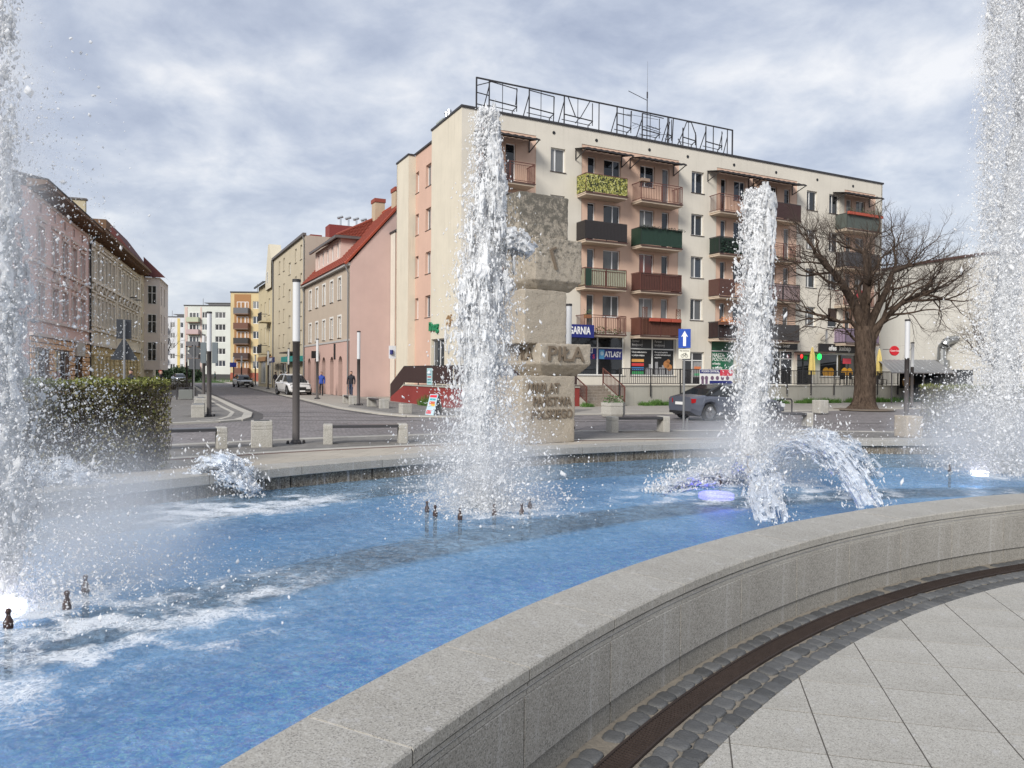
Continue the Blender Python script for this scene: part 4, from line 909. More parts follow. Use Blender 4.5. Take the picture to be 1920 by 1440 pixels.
# narrow yellow-beige house with a pointed gable
YB = plaster('straw_render', (.52, .45, .30), .15)
no = [(-36.6, -35.6, 8.3, 10.2, 2), (-36.6, -35.6, 4.7, 6.6, 2), (-39.6, -38.7, 8.4, 10.0), (-39.6, -38.7, 5.2, 7.0), (-42.6, -41.8, 8.4, 10.0), (-42.6, -41.8, 5.2, 7.0), (-36.8, -34.4, .4, 3.0, 3), (-43, -38.6, .4, 3.0, 4), (-36.4, -35.8, 11.2, 12.5, 1)]
o = simple_house('gabled_house', 'narrow straw yellow house with pointed gable and small dark balconies', -44.4, -33.15, 9, 12.3, YB, no[:-1], leaves=1)
gm_ = MB(); gm_.add([(-37.3, -.25, 11.2), (-33.2, -.25, 11.2), (-33.2, -.25, 14.2), (-34.6, -.25, 16.2), (-35.4, -.25, 16.2), (-37.3, -.25, 12.3), (-37.3, 1, 11.2), (-33.2, 1, 11.2), (-33.2, 1, 14.2), (-34.6, 1, 16.2), (-35.4, 1, 16.2), (-37.3, 1, 12.3)], [(0, 1, 2, 3, 4, 5), (0, 5, 11, 6), (5, 4, 10, 11), (4, 3, 9, 10), (3, 2, 8, 9), (11, 10, 9, 8, 7, 6)]); part('gable_wall', gm_, plaster('gable_pale', (.58, .53, .42), .1), o)
window(o, -36.2, -35.4, 12.0, 13.2, -.25, -.03, 1, pane=GL_CURT, sill=None)
rr_ = MB(); rr_.add([(-44.6, -.5, 12.2), (-37.2, -.5, 12.2), (-37.2, 4, 15), (-44.6, 4, 15)], [(0, 1, 2, 3)]); rr_.box(-44.6, -37.2, -.55, -.4, 12.1, 12.3); part('roof', rr_, M('slate_grey_roof', (.06, .065, .075), .6), o)
for z in (7.4, 3.75):
    b = MB(); b.box(-37.4, -34.6, -1.1, 0, z, z+.15); bp = part('balcony', b, YB, o); r = MB()
    for i in range(13): r.bar((-37.35+i*.226, -1.05, z+.15), (-37.35+i*.226, -1.05, z+1.1), .03)
    r.box(-37.4, -34.6, -1.08, -1.02, z+1.05, z+1.12); r.box(-37.4, -37.34, -1.08, 0, z+1.05, z+1.12); part('railing', r, DARKM, bp)
part('shop_front', MB().box(-44.3, -33.2, -.12, .02, 3.05, 3.55), M('shop_front_ochre', (.42, .23, .10), .8), o)

# ---------------------------------------------------------------- apartment blocks closing the street
def far_block(name, label, px, py, ang, W, D, H_, mat, bays_, rows, wins, base, basemat, strips_=()):
    o = thing(name, label, 'building', (px, py, 0), R(ang)); b = MB()
    ops_ = [(x-w/2, x+w/2, z-1.4, z, n) for x, w, n in wins for z in rows]
    wall(b, 0, W, base, H_, ops_, 0, .15); part('wall', b, mat, o); part('core', MB().box(.02, W-.02, .2, D, 0, H_-.02).box(-.02, .02, 0, D, 0, H_).box(W-.02, W+.02, 0, D, 0, H_), mat, o)
    part('plinth', MB().box(-.03, W+.03, -.06, .3, 0, base), basemat, o); part('roof_edge', MB().box(-.1, W+.1, -.12, .2, H_-.02, H_+.22), ROOFED, o)
    part('roof_box', MB().box(W*.25, W*.7, 3, 5, H_, H_+.9).box(W*.2, W*.75, 2.8, 5.2, H_+.9, H_+1.05), M('roof_box_grey', (.12, .12, .125), .8), o)
    b = MB(); b.tube((W*.85, 3, H_), (W*.85, 3, H_+2.2), .08, .08, 6); b.tube((W*.18, 3, H_), (W*.18, 3, H_+2.0), .06, .06, 6); part('flue', b, MATS['zinc_grey'], o)
    for q in ops_: window(o, *q[:4], 0, .1, q[4], pane=random.choice([GL_DARK, GL_BLUE, GL_NET, GL_CURT]), sill=None, fw=.09)
    for x0, x1, m in strips_: part('wall', MB().box(x0, x1, -.05, .0, base, H_-.3), m, o)
    for x0, x1, mats in bays_:
        for z, m in zip(rows, mats):
            part('balcony', MB().box(x0, x1, -1.1, -.02, z-2.52, z-2.36), M('far_slab', (.2, .13, .10), .8), o); bp = MB(); bp.box(x0, x1, -1.12, -1.05, z-2.36, z-1.3); bp.box(x0, x0+.06, -1.05, -.02, z-2.36, z-1.3); bp.box(x1-.06, x1, -1.05, -.02, z-2.36, z-1.3); part('screen', bp, m, o)
            wn_ = window(o, x0+.3, x0+(x1-x0)*.68, z-1.5, z-.1, -.07, .0, 2, pane=random.choice([GL_DARK, GL_BLUE, GL_NET]), sill=None, fw=.1); window(o, x0+(x1-x0)*.7, x1-.25, z-2.3, z-.1, -.07, .0, 1, pane=random.choice([GL_DARK, GL_BLUE]), sill=None, fw=.1, name='balcony_door')
    return o
P = PANM
YEL = plaster('ochre_yellow_render', (.56, .45, .26), .06); MINT = plaster('pale_mint_render', (.58, .60, .56), .05); PALE = plaster('pale_grey_white_render', (.60, .61, .63), .1)
far_block('yellow_apartment_block', 'ochre yellow apartment block with brown balconies closing the street', -52.8, 139, 0, 22, 12, 16.6, YEL, [(.9, 3.6, [P['glass'], P['wood'], P['blackp'], P['darkb'], P['wood']])], [15.0-2.8*k for k in range(5)], [(4.8, 1.3, 2), (8, 1.6, 2), (13, 2.0, 2), (18, 2.0, 2)], 1.6, M('plinth_brick_red', (.30, .09, .06), .9, .2), [(.7, 3.8, M('strip_ochre_brown', (.33, .17, .07), .85))])
far_block('mint_apartment_block', 'pale mint and white apartment block with three leaf windows beyond the street', -76.1, 172, 0, 17.5, 12, 17.0, MINT, [(.9, 3.7, [P['cream'], P['pinkp'], P['glass'], P['glass'], P['glass']])], [15.6-2.8*k for k in range(5)], [(4.75, 1.1, 2), (8.4, 2.4, 3), (13, 2.4, 3)], 1.2, M('plinth_dark', (.06, .06, .06), .9), [(.2, .8, M('strip_pink', (.55, .42, .38), .85)), (3.75, 4.1, M('strip_pink', (.55, .42, .38), .85))])
far_block('white_apartment_block', 'whitish apartment block with yellow corner farthest down the street', -96.5, 200, 0, 19, 12, 16.4, PALE, [(1.0, 3.6, [P['darkb'], P['greyp'], P['wood'], P['greyp'], P['glass']])], [15.0-2.8*k for k in range(5)], [(4.9, 1.3, 2), (7.4, .8, 1), (12.6, 1.6, 1)], 1.0, M('plinth_grey', (.12, .12, .12), .9), [(6.2, 6.9, M('strip_yellow', (.58, .45, .16), .85)), (13.6, 17.5, M('strip_yellow', (.58, .45, .16), .85))])

# ---------------------------------------------------------------- tenements on the left (facades face the street, local x runs away from the camera)
LX, LY, LR = -29.36, 48.0, R(108.6)
# local x must run left to right seen from the street: along (-.319,.948)
PINKT = plaster('dusty_pink_render', (.72, .54, .50), .12); ORN = M('ornament_stone', (.60, .51, .46), .85, .12); ORU = M('rustic_orange', (.66, .41, .22), .85, .12, 5., .2, 40); EAVE = M('eave_brown_wood', (.15, .085, .045), .8, .25)
p = thing('pink_tenement', 'dusty pink tenement with arched window ornaments and orange rusticated ground floor', 'house', (LX, LY, 0), LR)
PWX = [(-4.79, -3.45), (-1.54, -.26), (.94, 2.28), (3.53, 4.77), (5.98, 7.33)]
pops = [(a, b_, 8.45, 10.25) for a, b_ in PWX]+[(a, b_, 4.95, 6.85) for a, b_ in PWX]+[(a+.4, b_-.4, 11.05, 11.6) for a, b_ in PWX]
b = MB(); wall(b, -6.35, 8.87, 3.75, 12.2, pops, 0, .22); part('wall', b, PINKT, p)
gops = [(-1.2, 2.6, .3, 3.05), (4.1, 6.4, .15, 2.75), (-5.6, -2.4, .3, 3.0)]
b = MB(); wall(b, -6.35, 8.87, 0, 3.75, gops, -.03, .3); part('wall', b, M('rustic_joint', (.22, .12, .06), .9), p, label='orange rusticated ground floor')
cs = MB()
for i in range(11):
    z = .1+i*.33; xs2 = [-6.35]+[e_ for g_ in sorted(gops) for e_ in g_[:2] if g_[2]-.1 < z < g_[3]]+[8.87]
    for a, c in zip(xs2[::2], xs2[1::2]): cs.bbox(a, c, -.09, -.02, z, z+.26, .02)
part('course', cs, ORU, p, kind='stuff')
part('core', MB().box(-6.33, 8.85, .35, 11, 0, 12), PINKT, p)
part('side_wall', MB().quad((-6.36, 0, 0), (-6.36, 11, 0), (-6.36, 11, 13.2), (-6.36, 0, 12.1)), plaster('bare_brown_brick_gable', (.28, .19, .18), .3), p)
for i, (a, b_) in enumerate(PWX):
    window(p, a, b_, 8.45, 10.25, 0, .16, 2, rail=.66, pane=random.choice([GL_CURT, GL_NET, GL_BLUE]), sill=None); window(p, a, b_, 4.95, 6.85, 0, .16, 2, rail=.66, pane=random.choice([GL_CURT, GL_NET, GL_DARK]), sill=None); window(p, a+.4, b_-.4, 11.05, 11.6, 0, .12, 1, pane=GL_DARK, sill=None)
    orn = MB(); orn.box(a-.15, a, -.06, 0, 8.3, 10.4); orn.box(b_, b_+.15, -.06, 0, 8.3, 10.4); orn.box(a-.25, b_+.25, -.14, 0, 10.55, 10.72); orn.box(a-.15, b_+.15, -.06, 0, 10.25, 10.4); orn.box(a-.2, b_+.2, -.1, 0, 8.25, 8.4)
    orn.box(a-.15, a, -.06, 0, 4.85, 7.0); orn.box(b_, b_+.15, -.06, 0, 4.85, 7.0); orn.box(a-.3, a+.35, -.16, 0, 7.25, 7.4); orn.box(b_-.35, b_+.3, -.16, 0, 7.25, 7.4); orn.box(a-.2, b_+.2, -.1, 0, 6.9, 7.05)
    mxx = (a+b_)/2
    for k in range(8):
        q0, q1 = PI*k/8, PI*(k+1)/8; orn.bar((mxx+.42*math.cos(q0), -.1, 7.4+.5*math.sin(q0)), (mxx+.42*math.cos(q1), -.1, 7.4+.5*math.sin(q1)), .13)
    orn.lathe([(.16, 7.35), (.2, 7.5), (.1, 7.75)], mxx, -.05, 8)
    part('ornament', orn, ORN, p)
cn = MB(); cn.box(-6.4, 8.9, -.16, 0, 7.95, 8.1); cn.box(-6.4, 8.9, -.2, 0, 4.62, 4.78); cn.box(-6.4, 8.9, -.22, 0, 3.72, 3.9); cn.box(-6.4, 8.9, -.1, 0, 11.75, 11.9); part('cornice', cn, ORN, p)
ev = MB(); ev.add([(-6.5, .1, 12.05), (9.6, .1, 12.05), (9.6, -.95, 12.3), (-6.5, -.95, 12.3), (-6.5, -.95, 12.5), (9.6, -.95, 12.5), (9.6, .1, 12.55), (-6.5, .1, 12.55)], [(0, 1, 2, 3), (3, 2, 5, 4), (4, 5, 6, 7), (1, 6, 5, 2), (0, 3, 4, 7)])
for i in range(22): ev.box(-6.3+i*.72, -6.18+i*.72, -.85, -.02, 11.95, 12.14)
part('eave', ev, EAVE, p); part('roof', MB().add([(-6.5, -.98, 12.5), (9.6, -.98, 12.5), (9.6, 5, 13.6), (-6.5, 5, 13.6), (-6.5, -.98, 12.58), (9.6, -.98, 12.58), (9.6, 5, 13.7), (-6.5, 5, 13.7)], [(0, 1, 2, 3), (4, 5, 6, 7), (0, 1, 5, 4), (0, 3, 7, 4), (1, 2, 6, 5)]), M('roof_tar_black', (.02, .019, .02), .7), p)
for a, b_, c, d in gops[:1]+gops[2:]: window(p, a, b_, c, d, 0, .2, 2, rail=.72, fw=.1, frame=M('shop_frame_grey', (.45, .45, .44), .5), pane=SHOPGL, sill=None, name='shop_window')
window(p, 4.1, 6.4, .15, 2.75, 0, .2, 2, split=[.22], fw=.1, frame=MATS['shop_frame_grey'], pane=SHOPGL, sill=None, name='shop_door')
part('shop_sign', MB().box(4.0, 6.6, -.22, -.1, 2.75, 3.72), M('sign_pale_stone', (.48, .46, .42), .7), p)
b = MB(); b.path([(8.8, -.8, 12.2), (8.8, -.12, 11.4), (8.8, -.12, 0)], .07, 6); part('downpipe', b, DARKM, p)

CRT = plaster('cream_stucco', (.72, .67, .56), .25); CRO = M('ornament_cream', (.68, .63, .54), .85, .15); YRU = M('rustic_straw', (.62, .51, .28), .85, .12, 5., .2, 40)
c = thing('cream_tenement', 'long cream stucco tenement with ornate window heads and brown wooden eaves', 'house', (LX, LY, 0), LR)
CW = [9.9, 11.95, 13.5, 15.1, 16.7, 18.4, 21.3, 23.4, 25.2, 27.0, 28.9, 31.0]
cops = [(x-.45, x+.45, z0, z0+2.1) for x in CW for z0 in (8.9, 5.4)]
b = MB(); wall(b, 8.9, 33.3, 3.7, 12.3, cops, 0, .25); part('wall', b, CRT, c); gops = [(x-.5, x+.5, .5, 2.9) for x in CW]
b = MB(); wall(b, 8.9, 33.3, 0, 3.7, gops, -.03, .3); part('wall', b, YRU, c, label='straw yellow rusticated ground floor'); cs = MB()
for i in range(10):
    z = .1+i*.36; xs2 = [8.9]+[e_ for g_ in gops for e_ in g_[:2] if g_[2]-.1 < z < g_[3]]+[33.3]
    for a, d in zip(xs2[::2], xs2[1::2]): cs.bbox(a, d, -.1, -.02, z, z+.28, .02)
part('course', cs, YRU, c, kind='stuff')
part('core', MB().box(8.92, 33.28, .35, 12, 0, 12), CRT, c)
part('firewall', MB().box(8.6, 8.98, .2, 7, 11.5, 14.6), plaster('firewall_straw', (.52, .46, .32), .15), c); part('firewall_cap', MB().box(8.5, 9.05, .1, 7, 14.6, 14.72), GREYM, c)
for x in CW:
    window(c, x-.45, x+.45, 8.9, 11.0, 0, .18, 2, rail=.66, pane=random.choice([GL_CURT, GL_NET, GL_BLUE]), sill=None); window(c, x-.45, x+.45, 5.4, 7.5, 0, .18, 2, rail=.66, pane=random.choice([GL_CURT, GL_NET]), sill=None); window(c, x-.5, x+.5, .5, 2.9, 0, .2, 2, rail=.7, pane=random.choice([GL_DARK, GL_NET]), sill=None)
    orn = MB()
    for z0 in (8.9, 5.4): orn.box(x-.62, x-.45, -.08, 0, z0-.1, z0+2.3); orn.box(x+.45, x+.62, -.08, 0, z0-.1, z0+2.3); orn.box(x-.75, x+.75, -.2, 0, z0+2.38, z0+2.52); orn.box(x-.6, x+.6, -.1, 0, z0+2.1, z0+2.3); orn.box(x-.7, x+.7, -.15, 0, z0-.22, z0-.1)
    for s_ in (-1, 1): orn.add([(x+s_*.75, -.04, 7.95), (x+s_*.62, -.22, 7.95), (x, -.22, 8.45), (x, -.04, 8.55), (x+s_*.75, 0, 7.95), (x, 0, 8.6)], [(0, 1, 2, 3), (0, 3, 5, 4)]); orn.bar((x+s_*.78, -.16, 7.95), (x, -.16, 8.5), .12)
    part('ornament', orn, CRO, c)
cn = MB(); cn.box(8.9, 33.3, -.22, 0, 8.55, 8.7); cn.box(8.9, 33.3, -.2, 0, 4.85, 5.0); cn.box(8.9, 33.3, -.35, 0, 3.65, 3.85); cn.box(8.9, 33.3, -.12, 0, 11.6, 11.75)
for x in (9.0, 12.8, 20.0, 33.0): cn.box(x-.18, x+.18, -.1, 0, 3.8, 12.2)
part('cornice', cn, CRO, c)
ev = MB(); ev.add([(8.9, .1, 12.05), (33.6, .1, 12.05), (33.6, -1.1, 12.35), (8.9, -1.1, 12.35), (8.9, -1.1, 12.6), (33.6, -1.1, 12.6), (33.6, .1, 12.75), (8.9, .1, 12.75)], [(0, 1, 2, 3), (3, 2, 5, 4), (4, 5, 6, 7), (1, 6, 5, 2), (0, 3, 4, 7)]); ev.box(8.9, 10.6, -1.15, .2, 12.62, 13.3)
for i in range(34): ev.box(9.1+i*.72, 9.22+i*.72, -.95, -.02, 11.95, 12.16)
part('eave', ev, EAVE, c); part('roof', MB().add([(8.9, -1.1, 12.62), (33.6, -1.1, 12.62), (33.6, 6, 14.2), (8.9, 6, 14.2)], [(0, 1, 2, 3)]), MATS['roof_tar_black'], c)
for x in (26.0, 28.6): part('satellite_dish', MB().lathe([(.35, 0), (.33, .06)], x, -.5, 10), BLACK, c, (0, 0, 8.9))

d_ = thing('bay_tenement', 'pale tenement with projecting bay and steep dark red roof ending the left row', 'house', (LX, LY, 0), LR)
dops = [(34.3, 35.2, z, z+2.0) for z in (9.2, 5.6, 2.2)]; b = MB(); wall(b, 33.35, 46, 0, 12.3, dops, -.0, .2); part('wall', b, plaster('pale_yellow_stucco', (.68, .61, .47), .1), d_); part('core', MB().box(33.4, 45.9, .3, 12, 0, 12.2), MATS['pale_yellow_stucco'], d_)
b = MB(); by0, by1 = 36.5, 44; bops = [(37.3, 38.2, z, z+2.1) for z in (9.2, 6.0, 2.9)]+[(40, 41, z, z+2.1) for z in (9.2, 6.0, 2.9)]
wall(b, by0, by1, 1.9, 12.2, bops, -1.6, .2); b.quad((by0, 0, 1.9), (by0, -1.6, 1.9), (by0, -1.6, 12.2), (by0, 0, 12.2)); b.quad((by0, 0, 1.9), (by1, 0, 1.9), (by1, -1.6, 1.9), (by0, -1.6, 1.9)); b.quad((by1, 0, 1.9), (by1, -1.6, 1.9), (by1, -1.6, 12.2), (by1, 0, 12.2)); bay = part('bay', b, plaster('bay_pale_pink', (.72, .65, .60), .1), d_)
for q in bops: window(bay, *q, -1.6, .12, 2, rail=.6, pane=GL_DARK, sill=None)
for z in (9.2, 6.0, 2.9): o = window(bay, 0, .9, z, z+2.1, 0, 0, 2, rail=.6, pane=GL_DARK, sill=None); o.location = (36.46, -.35, z); o.rotation_euler = (0, 0, -PI/2)
for q in dops: window(d_, *q, 0, .14, 1, pane=GL_NET, sill=None)
rf = MB(); rf.add([(33.2, -.7, 12.3), (46.5, -.7, 12.3), (45, 3, 17.5), (33.6, 3, 17.5), (33.6, 9, 17.5), (33.2, 12, 12.3)], [(0, 1, 2, 3), (0, 3, 4, 5)]); rf.add([(36.2, -2.2, 12.2), (44.4, -2.2, 12.2), (42.5, .2, 14.6), (37.5, .2, 14.6), (36.2, 0, 12.2)], [(0, 1, 2, 3), (0, 3, 4)])
part('roof', rf, M('roof_dark_red_tile', (.085, .02, .018), .8, .3, 6.), d_)
o = far_block('rust_brown_house', 'sliver of a rust coloured house behind the bay tenement', -72, 132, 8, 6, 8, 12.5, M('rust_wall', (.33, .17, .07), .9, .2), [], [11, 8, 5], [(3.2, 1.2, 1)], .5, M('plinth_grey2', (.1, .1, .1), .9))

# ---------------------------------------------------------------- pale hall with rounded corner on the right
wpts = [(28.5, 76), (32.86, 62), (34.0, 58.6), (35.2, 55.8), (36.3, 54.7), (38.2, 53.6), (42, 52.2), (52, 50), (70, 47)]
HALL = t = None
t = NT('pale_panel_cladding'); v = t.coord(); sp_ = t.new('ShaderNodeSeparateXYZ', {'Vector': v}).outputs[2]
t.fin(t.mix(t.ramp(t.noise(t.coord(scale=(2, 2, .25)), 1.2, 6), [(.45, 0), (.8, .4)]), (.63, .615, .57), (.52, .505, .46)), .8, 0, t.bump(t.new('ShaderNodeTexWave', {'Vector': v, 'Scale': 1.6}, bands_direction='Z').outputs['Fac'], .12, .02)); HALL = t.m
hl = thing('pale_hall', 'large windowless cream hall with a rounded corner behind the right fountain jet', 'hall')
nh = len(wpts); back = [(x+20, y+35) for x, y in reversed(wpts)]
for k, (p0, p1) in enumerate(zip(wpts[:-1], wpts[1:])):
    nseg = max(1, int(math.hypot(p1[0]-p0[0], p1[1]-p0[1])/6))
    for i in range(nseg):
        q0 = [p0[j]+(p1[j]-p0[j])*i/nseg for j in (0, 1)]; q1 = [p0[j]+(p1[j]-p0[j])*(i+1)/nseg for j in (0, 1)]
        dx, dy = (q1[0]-q0[0]), (q1[1]-q0[1]); L_ = math.hypot(dx, dy); nx, ny = dy/L_*.3, -dx/L_*.3; e_ = .012/L_
        b = MB(); b.prism([(q0[0]+dx*e_, q0[1]+dy*e_), (q1[0]-dx*e_, q1[1]-dy*e_), (q1[0]-nx, q1[1]-ny), (q0[0]-nx, q0[1]-ny)], 10.95, 'z', 0); part('wall_panel', b, HALL, hl)
part('roof_edge', strip(wpts, .35, 10.95, 11.12, MB()), M('roof_edge_brown', (.09, .045, .04), .7), hl)
b = MB(); b.add([(x, y, 10.8) for x, y in wpts]+[(x, y, 10.8) for x, y in [(75, 90), (35, 95)]], [tuple(range(nh+2))]); part('roof', b, MATS['roof_felt'], hl)
part('back_wall', MB().quad((70, 47, 0), (75, 90, 0), (75, 90, 10.9), (70, 47, 10.9)).quad((75, 90, 0), (35, 95, 0), (35, 95, 10.9), (75, 90, 10.9)).quad((35, 95, 0), (28.5, 76, 0), (28.5, 76, 10.9), (35, 95, 10.9)), HALL, hl)
ZN = MATS['zinc_grey']
b = MB(); pts = [(33.6, 58.0, 2.6), (33.6, 58.0, 3.4), (33.6, 58.0, 4.1)]+[(33.6+.55-.55*math.cos(a_), 58.0-.3, 4.1+.55*math.sin(a_)) for a_ in (.3, .7, 1.1, 1.5)]+[(34.7, 57.6, 4.75)]
b.path(pts, .32, 12); b.tube((33.6, 58, 2.4), (33.6, 58, 3.1), .55, .55, 12); part('duct', b, M('galvanised_duct', (.35, .36, .36), .35, .1, metal=.8), hl)
# ---------------------------------------------------------------- terrace in front of the shops (frame of the block: x along the front, -y towards the street)
CONC = plaster('cast_concrete', (.36, .345, .30), .45, .5); CONCL = granite('concrete_exposed', (.40, .385, .345), (.25, .24, .21), (.5, .48, .44), 120, .2, .35)
BF = dict(loc=(BX, BY, 0), rotz=BR)
tw = thing('terrace_wall', 'low grey concrete retaining wall of cast panels below the black railing', 'retaining wall', **BF)
for k in range(28):
    x = 7.95+k; part('wall_panel', MB().bbox(x+.006, x+.994, -4.02+RNG.uniform(-.006, .006), -3.85, -.05, 1.08, .008), CONC, tw)
b = MB(); b.box(7.95, 36.5, -3.9, -.02, .3, 1.1); b.box(5.0, 7.95, -2.45, -.02, .3, 1.1); part('terrace_floor', b, SIDEW, tw); part('coping', MB().box(7.95, 35.95, -4.06, -3.7, 1.082, 1.13), CONC, tw)
part('cheek_wall', MB().prism([(-4.6, -.05), (-2.4, -.05), (-2.4, 1.1), (-2.6, 1.1), (-4.6, .18)], .15, 'x', 7.82), CONC, tw); part('cheek_wall', MB().prism([(-4.6, -.05), (-2.4, -.05), (-2.4, 1.1), (-2.6, 1.1), (-4.6, .18)], .15, 'x', 5.35), CONC, tw)
st = thing('stairs', 'seven concrete steps with brown iron railings climbing to the bookshop terrace', 'stairs', **BF); STEPM = granite('step_concrete', (.24, .20, .16), (.12, .10, .08), (.34, .30, .25), 90, .15, .5)
for k in range(7): part('step', MB().bbox(5.5, 7.82, -4.6+k*.3, -2.42, k*.157-.05, (k+1)*.157, .012), STEPM, st)
for x in (5.42, 7.9):
    r = MB(); r.bar((x, -4.6, 1.05), (x, -2.45, 2.1), .05); r.bar((x, -4.6, .25), (x, -2.45, 1.3), .035); r.bar((x, -4.6, 0), (x, -4.6, 1.07), .05); r.bar((x, -2.45, 1.0), (x, -2.45, 2.12), .05)
    rl = part('railing', r, RUSTM, st)
    for i in range(16):
        y = -4.5+i*.13; z = .25+(y+4.6)/2.15*1.05; part('baluster', MB().bar((x, y, z), (x, y, z+.8), .024), RUSTM, rl)
fe = thing('railing', 'long black iron railing along the terrace in front of the shops', 'railing', **BF)
b = MB(); b.bar((7.9, -4.08, 2.08), (36.2, -4.08, 2.08), .05); b.bar((7.9, -4.08, 1.24), (36.2, -4.08, 1.24), .04); part('rail', b, DARKM, fe)
b2 = MB().bar((0, 0, 1.24), (0, 0, 2.08), .024).mesh('baluster', DARKM)
for k in range(217): lk('baluster', b2, fe, (7.96+k*.13, -4.08, 0))
b3 = MB().bar((0, 0, .5), (0, 0, 2.12), .055).mesh('post', DARKM)
for k in range(14): lk('post', b3, fe, (7.9+k*2.15, -4.1, 0))
bn = tag(part('banner', MB().box(0, 2.6, -.02, 0, 1.2, 2.1), WHITEP, None, (0, 0, 0)), 'white advertising banner with navy heading tied to the railing behind the grey car', 'banner')
bn.matrix_world = Matrix.Translation((BX, BY, 0)) @ Matrix.Rotation(BR, 4, 'Z') @ Matrix.Translation((13.6, -4.14, 0))
part('print', MB().box(0, 1.55, -.03, -.021, 1.85, 2.08), NAVY, bn); part('print', MB().box(1.55, 2.6, -.03, -.021, 1.72, 2.08), M('print_red', (.6, .05, .08), .5), bn); part('print', MB().box(.75, 2.55, -.03, -.021, 1.22, 1.42), NAVY, bn)
lettering('POLSKIE CENTRUM', .17, WHITEP, bn, .78, -.032, 1.97, .003, sx=.9)
pf = MB()
for i, x in enumerate((.2, .5, .95, 1.35, 1.75, 2.15)): q = MB().lathe([(.13, 0), (.13, .006)], 0, 0, 10); pf.add([(a+x, -c-.024, b_+1.58) for a, b_, c in q.v], q.f)
pf.box(.12, .3, -.03, -.021, 1.22, 1.5).box(.42, .6, -.03, -.021, 1.22, 1.5); part('print', pf, M('print_people', (.16, .10, .16), .6, .6, 9.), bn)
pz = tag(part('banner', MB().box(0, 3.4, -.02, 0, .95, 2.0), PBLK, None), 'black pizza banner with two round pizzas hung at the right end of the railing', 'banner')
pz.matrix_world = Matrix.Translation((BX, BY, 0)) @ Matrix.Rotation(BR, 4, 'Z') @ Matrix.Translation((31.6, -4.16, 0))
for x in (.75, 1.95):
    q = MB().lathe([(.47, 0), (.47, .01), (.40, .016)], 0, 0, 18); q.v = [(a+x, -c-.022, b_*.9+1.42) for a, b_, c in q.v]; part('print', q, M('print_pizza', (.55, .33, .14), .7, .5, 14.), pz)
lettering('PIZZA', .3, M('print_yellow', (.6, .45, .08), .6), pz, 2.9, -.024, 1.65, .006)
# red plinth with brown boarded railing round the left corner
rp_ = thing('ramp_wall', 'dark red plinth with brown boarded railing round the left corner of the block', 'ramp', **BF); REDP = plaster('oxblood_render', (.24, .045, .04), .25); BRN = M('railing_board_brown', (.045, .024, .022), .6, .2, 9.)
b = MB(); b.prism([(-4.0, -.05), (5.9, -.05), (5.9, .25), (3.4, 1.0), (-4.0, 1.0)], .2, 'x', -2.15); b.box(-1.95, 5.35, -4.0, -3.8, -.05, 1.0); part('wall', b, REDP, rp_)
part('terrace_floor', MB().box(-1.95, 5.3, -3.8, -.05, .2, 1.06).box(-1.95, -.05, -.05, 3.4, .2, 1.06), SIDEW, rp_); part('coping', MB().box(-2.2, -1.9, -4.05, 3.4, 1.002, 1.07).box(-1.9, 5.35, -4.05, -3.75, 1.002, 1.07), CONC, rp_)
for k in range(7):
    y = 3.45+k*.34; part('step', MB().box(-1.94, -.3, y, y+.34, -.05, 1.0-.14*(k+1)), STEPM, rp_)
for k in range(50):
    y = -3.95+k*.15; part('slat', MB().box(-2.14, -2.11, y, y+.14, 1.18, 2.1), BRN, rp_)
for k in range(16):
    y = 3.5+k*.15; z = 1.18-(k*.15)*.42; part('slat', MB().box(-2.14, -2.11, y, y+.14, z-.12, z+.86), BRN, rp_)
for k in range(48):
    x = -2.0+k*.15; part('slat', MB().box(x, x+.14, -3.98, -3.95, 1.18, 2.1), BRN, rp_)
b = MB(); b.bar((-2.1, -4, 2.12), (-2.1, 3.4, 2.12), .05); b.bar((-2.1, 3.4, 2.12), (-2.1, 6.0, 1.02), .05); b.bar((-2.1, -4, 2.12), (5.35, -4, 2.12), .05)
for y in (-4, -1.5, 1, 3.4, 6): b.bar((-2.1, y, .2 if y > 5 else 1.0), (-2.1, y, 1.02 if y > 5 else 2.14), .05)
part('rail', b, DARKM, rp_)
nb_ = tag(part('notice_board', MB().box(-.035, 0, 0, .75, 1.1, 2.0), M('notice_pale_cyan', (.40, .58, .60), .6), None), 'pale turquoise notice board fixed to the brown boarded railing', 'notice')
nb_.matrix_world = Matrix.Translation((BX, BY, 0)) @ Matrix.Rotation(BR, 4, 'Z') @ Matrix.Translation((-2.15, -1.35, 0))
for i, c in enumerate([(.05, .2, .3), (.05, .2, .3), (.5, .06, .06), (.05, .2, .3), (.1, .3, .3)]): part('print', MB().box(-.042, -.036, .1, .65, 1.8-.15*i, 1.86-.15*i), M('notice_print_%d' % i, c, .6), nb_)

# ---------------------------------------------------------------- stone monument: six staggered rough blocks
MX, MY, MR = .235, 17.85, R(33)
t = NT('rough_sandstone'); v = t.coord(); nA = t.noise(v, 14, 6, .7, .3); nB = t.noise(v, 1.3, 6, .65); spz = t.new('ShaderNodeSeparateXYZ', {'Vector': t.new('ShaderNodeTexCoord').outputs['Object']}).outputs[2]
base_ = t.mix(nB, (.37, .325, .265), (.50, .45, .375)); vo = t.noise(v, 55, 3, .75)
c1 = t.mix(t.ramp(vo, [(.42, 0), (.7, .5)]), base_, (.16, .125, .085))
lich = t.math('ADD', t.noise(v, 9, 7, .75), t.new('ShaderNodeMapRange', {'Value': spz, 'From Min': 3.2, 'From Max': 6.2, 'To Min': -.14, 'To Max': .13}).outputs[0])
c2 = t.mix(t.ramp(lich, [(.47, 0), (.62, .85)]), c1, (.105, .10, .085))
STN = t.fin(c2, .92, 0, t.bump(t.math('ADD', nA, t.math('MULTIPLY', vo, .5)), .9, .03), .2)
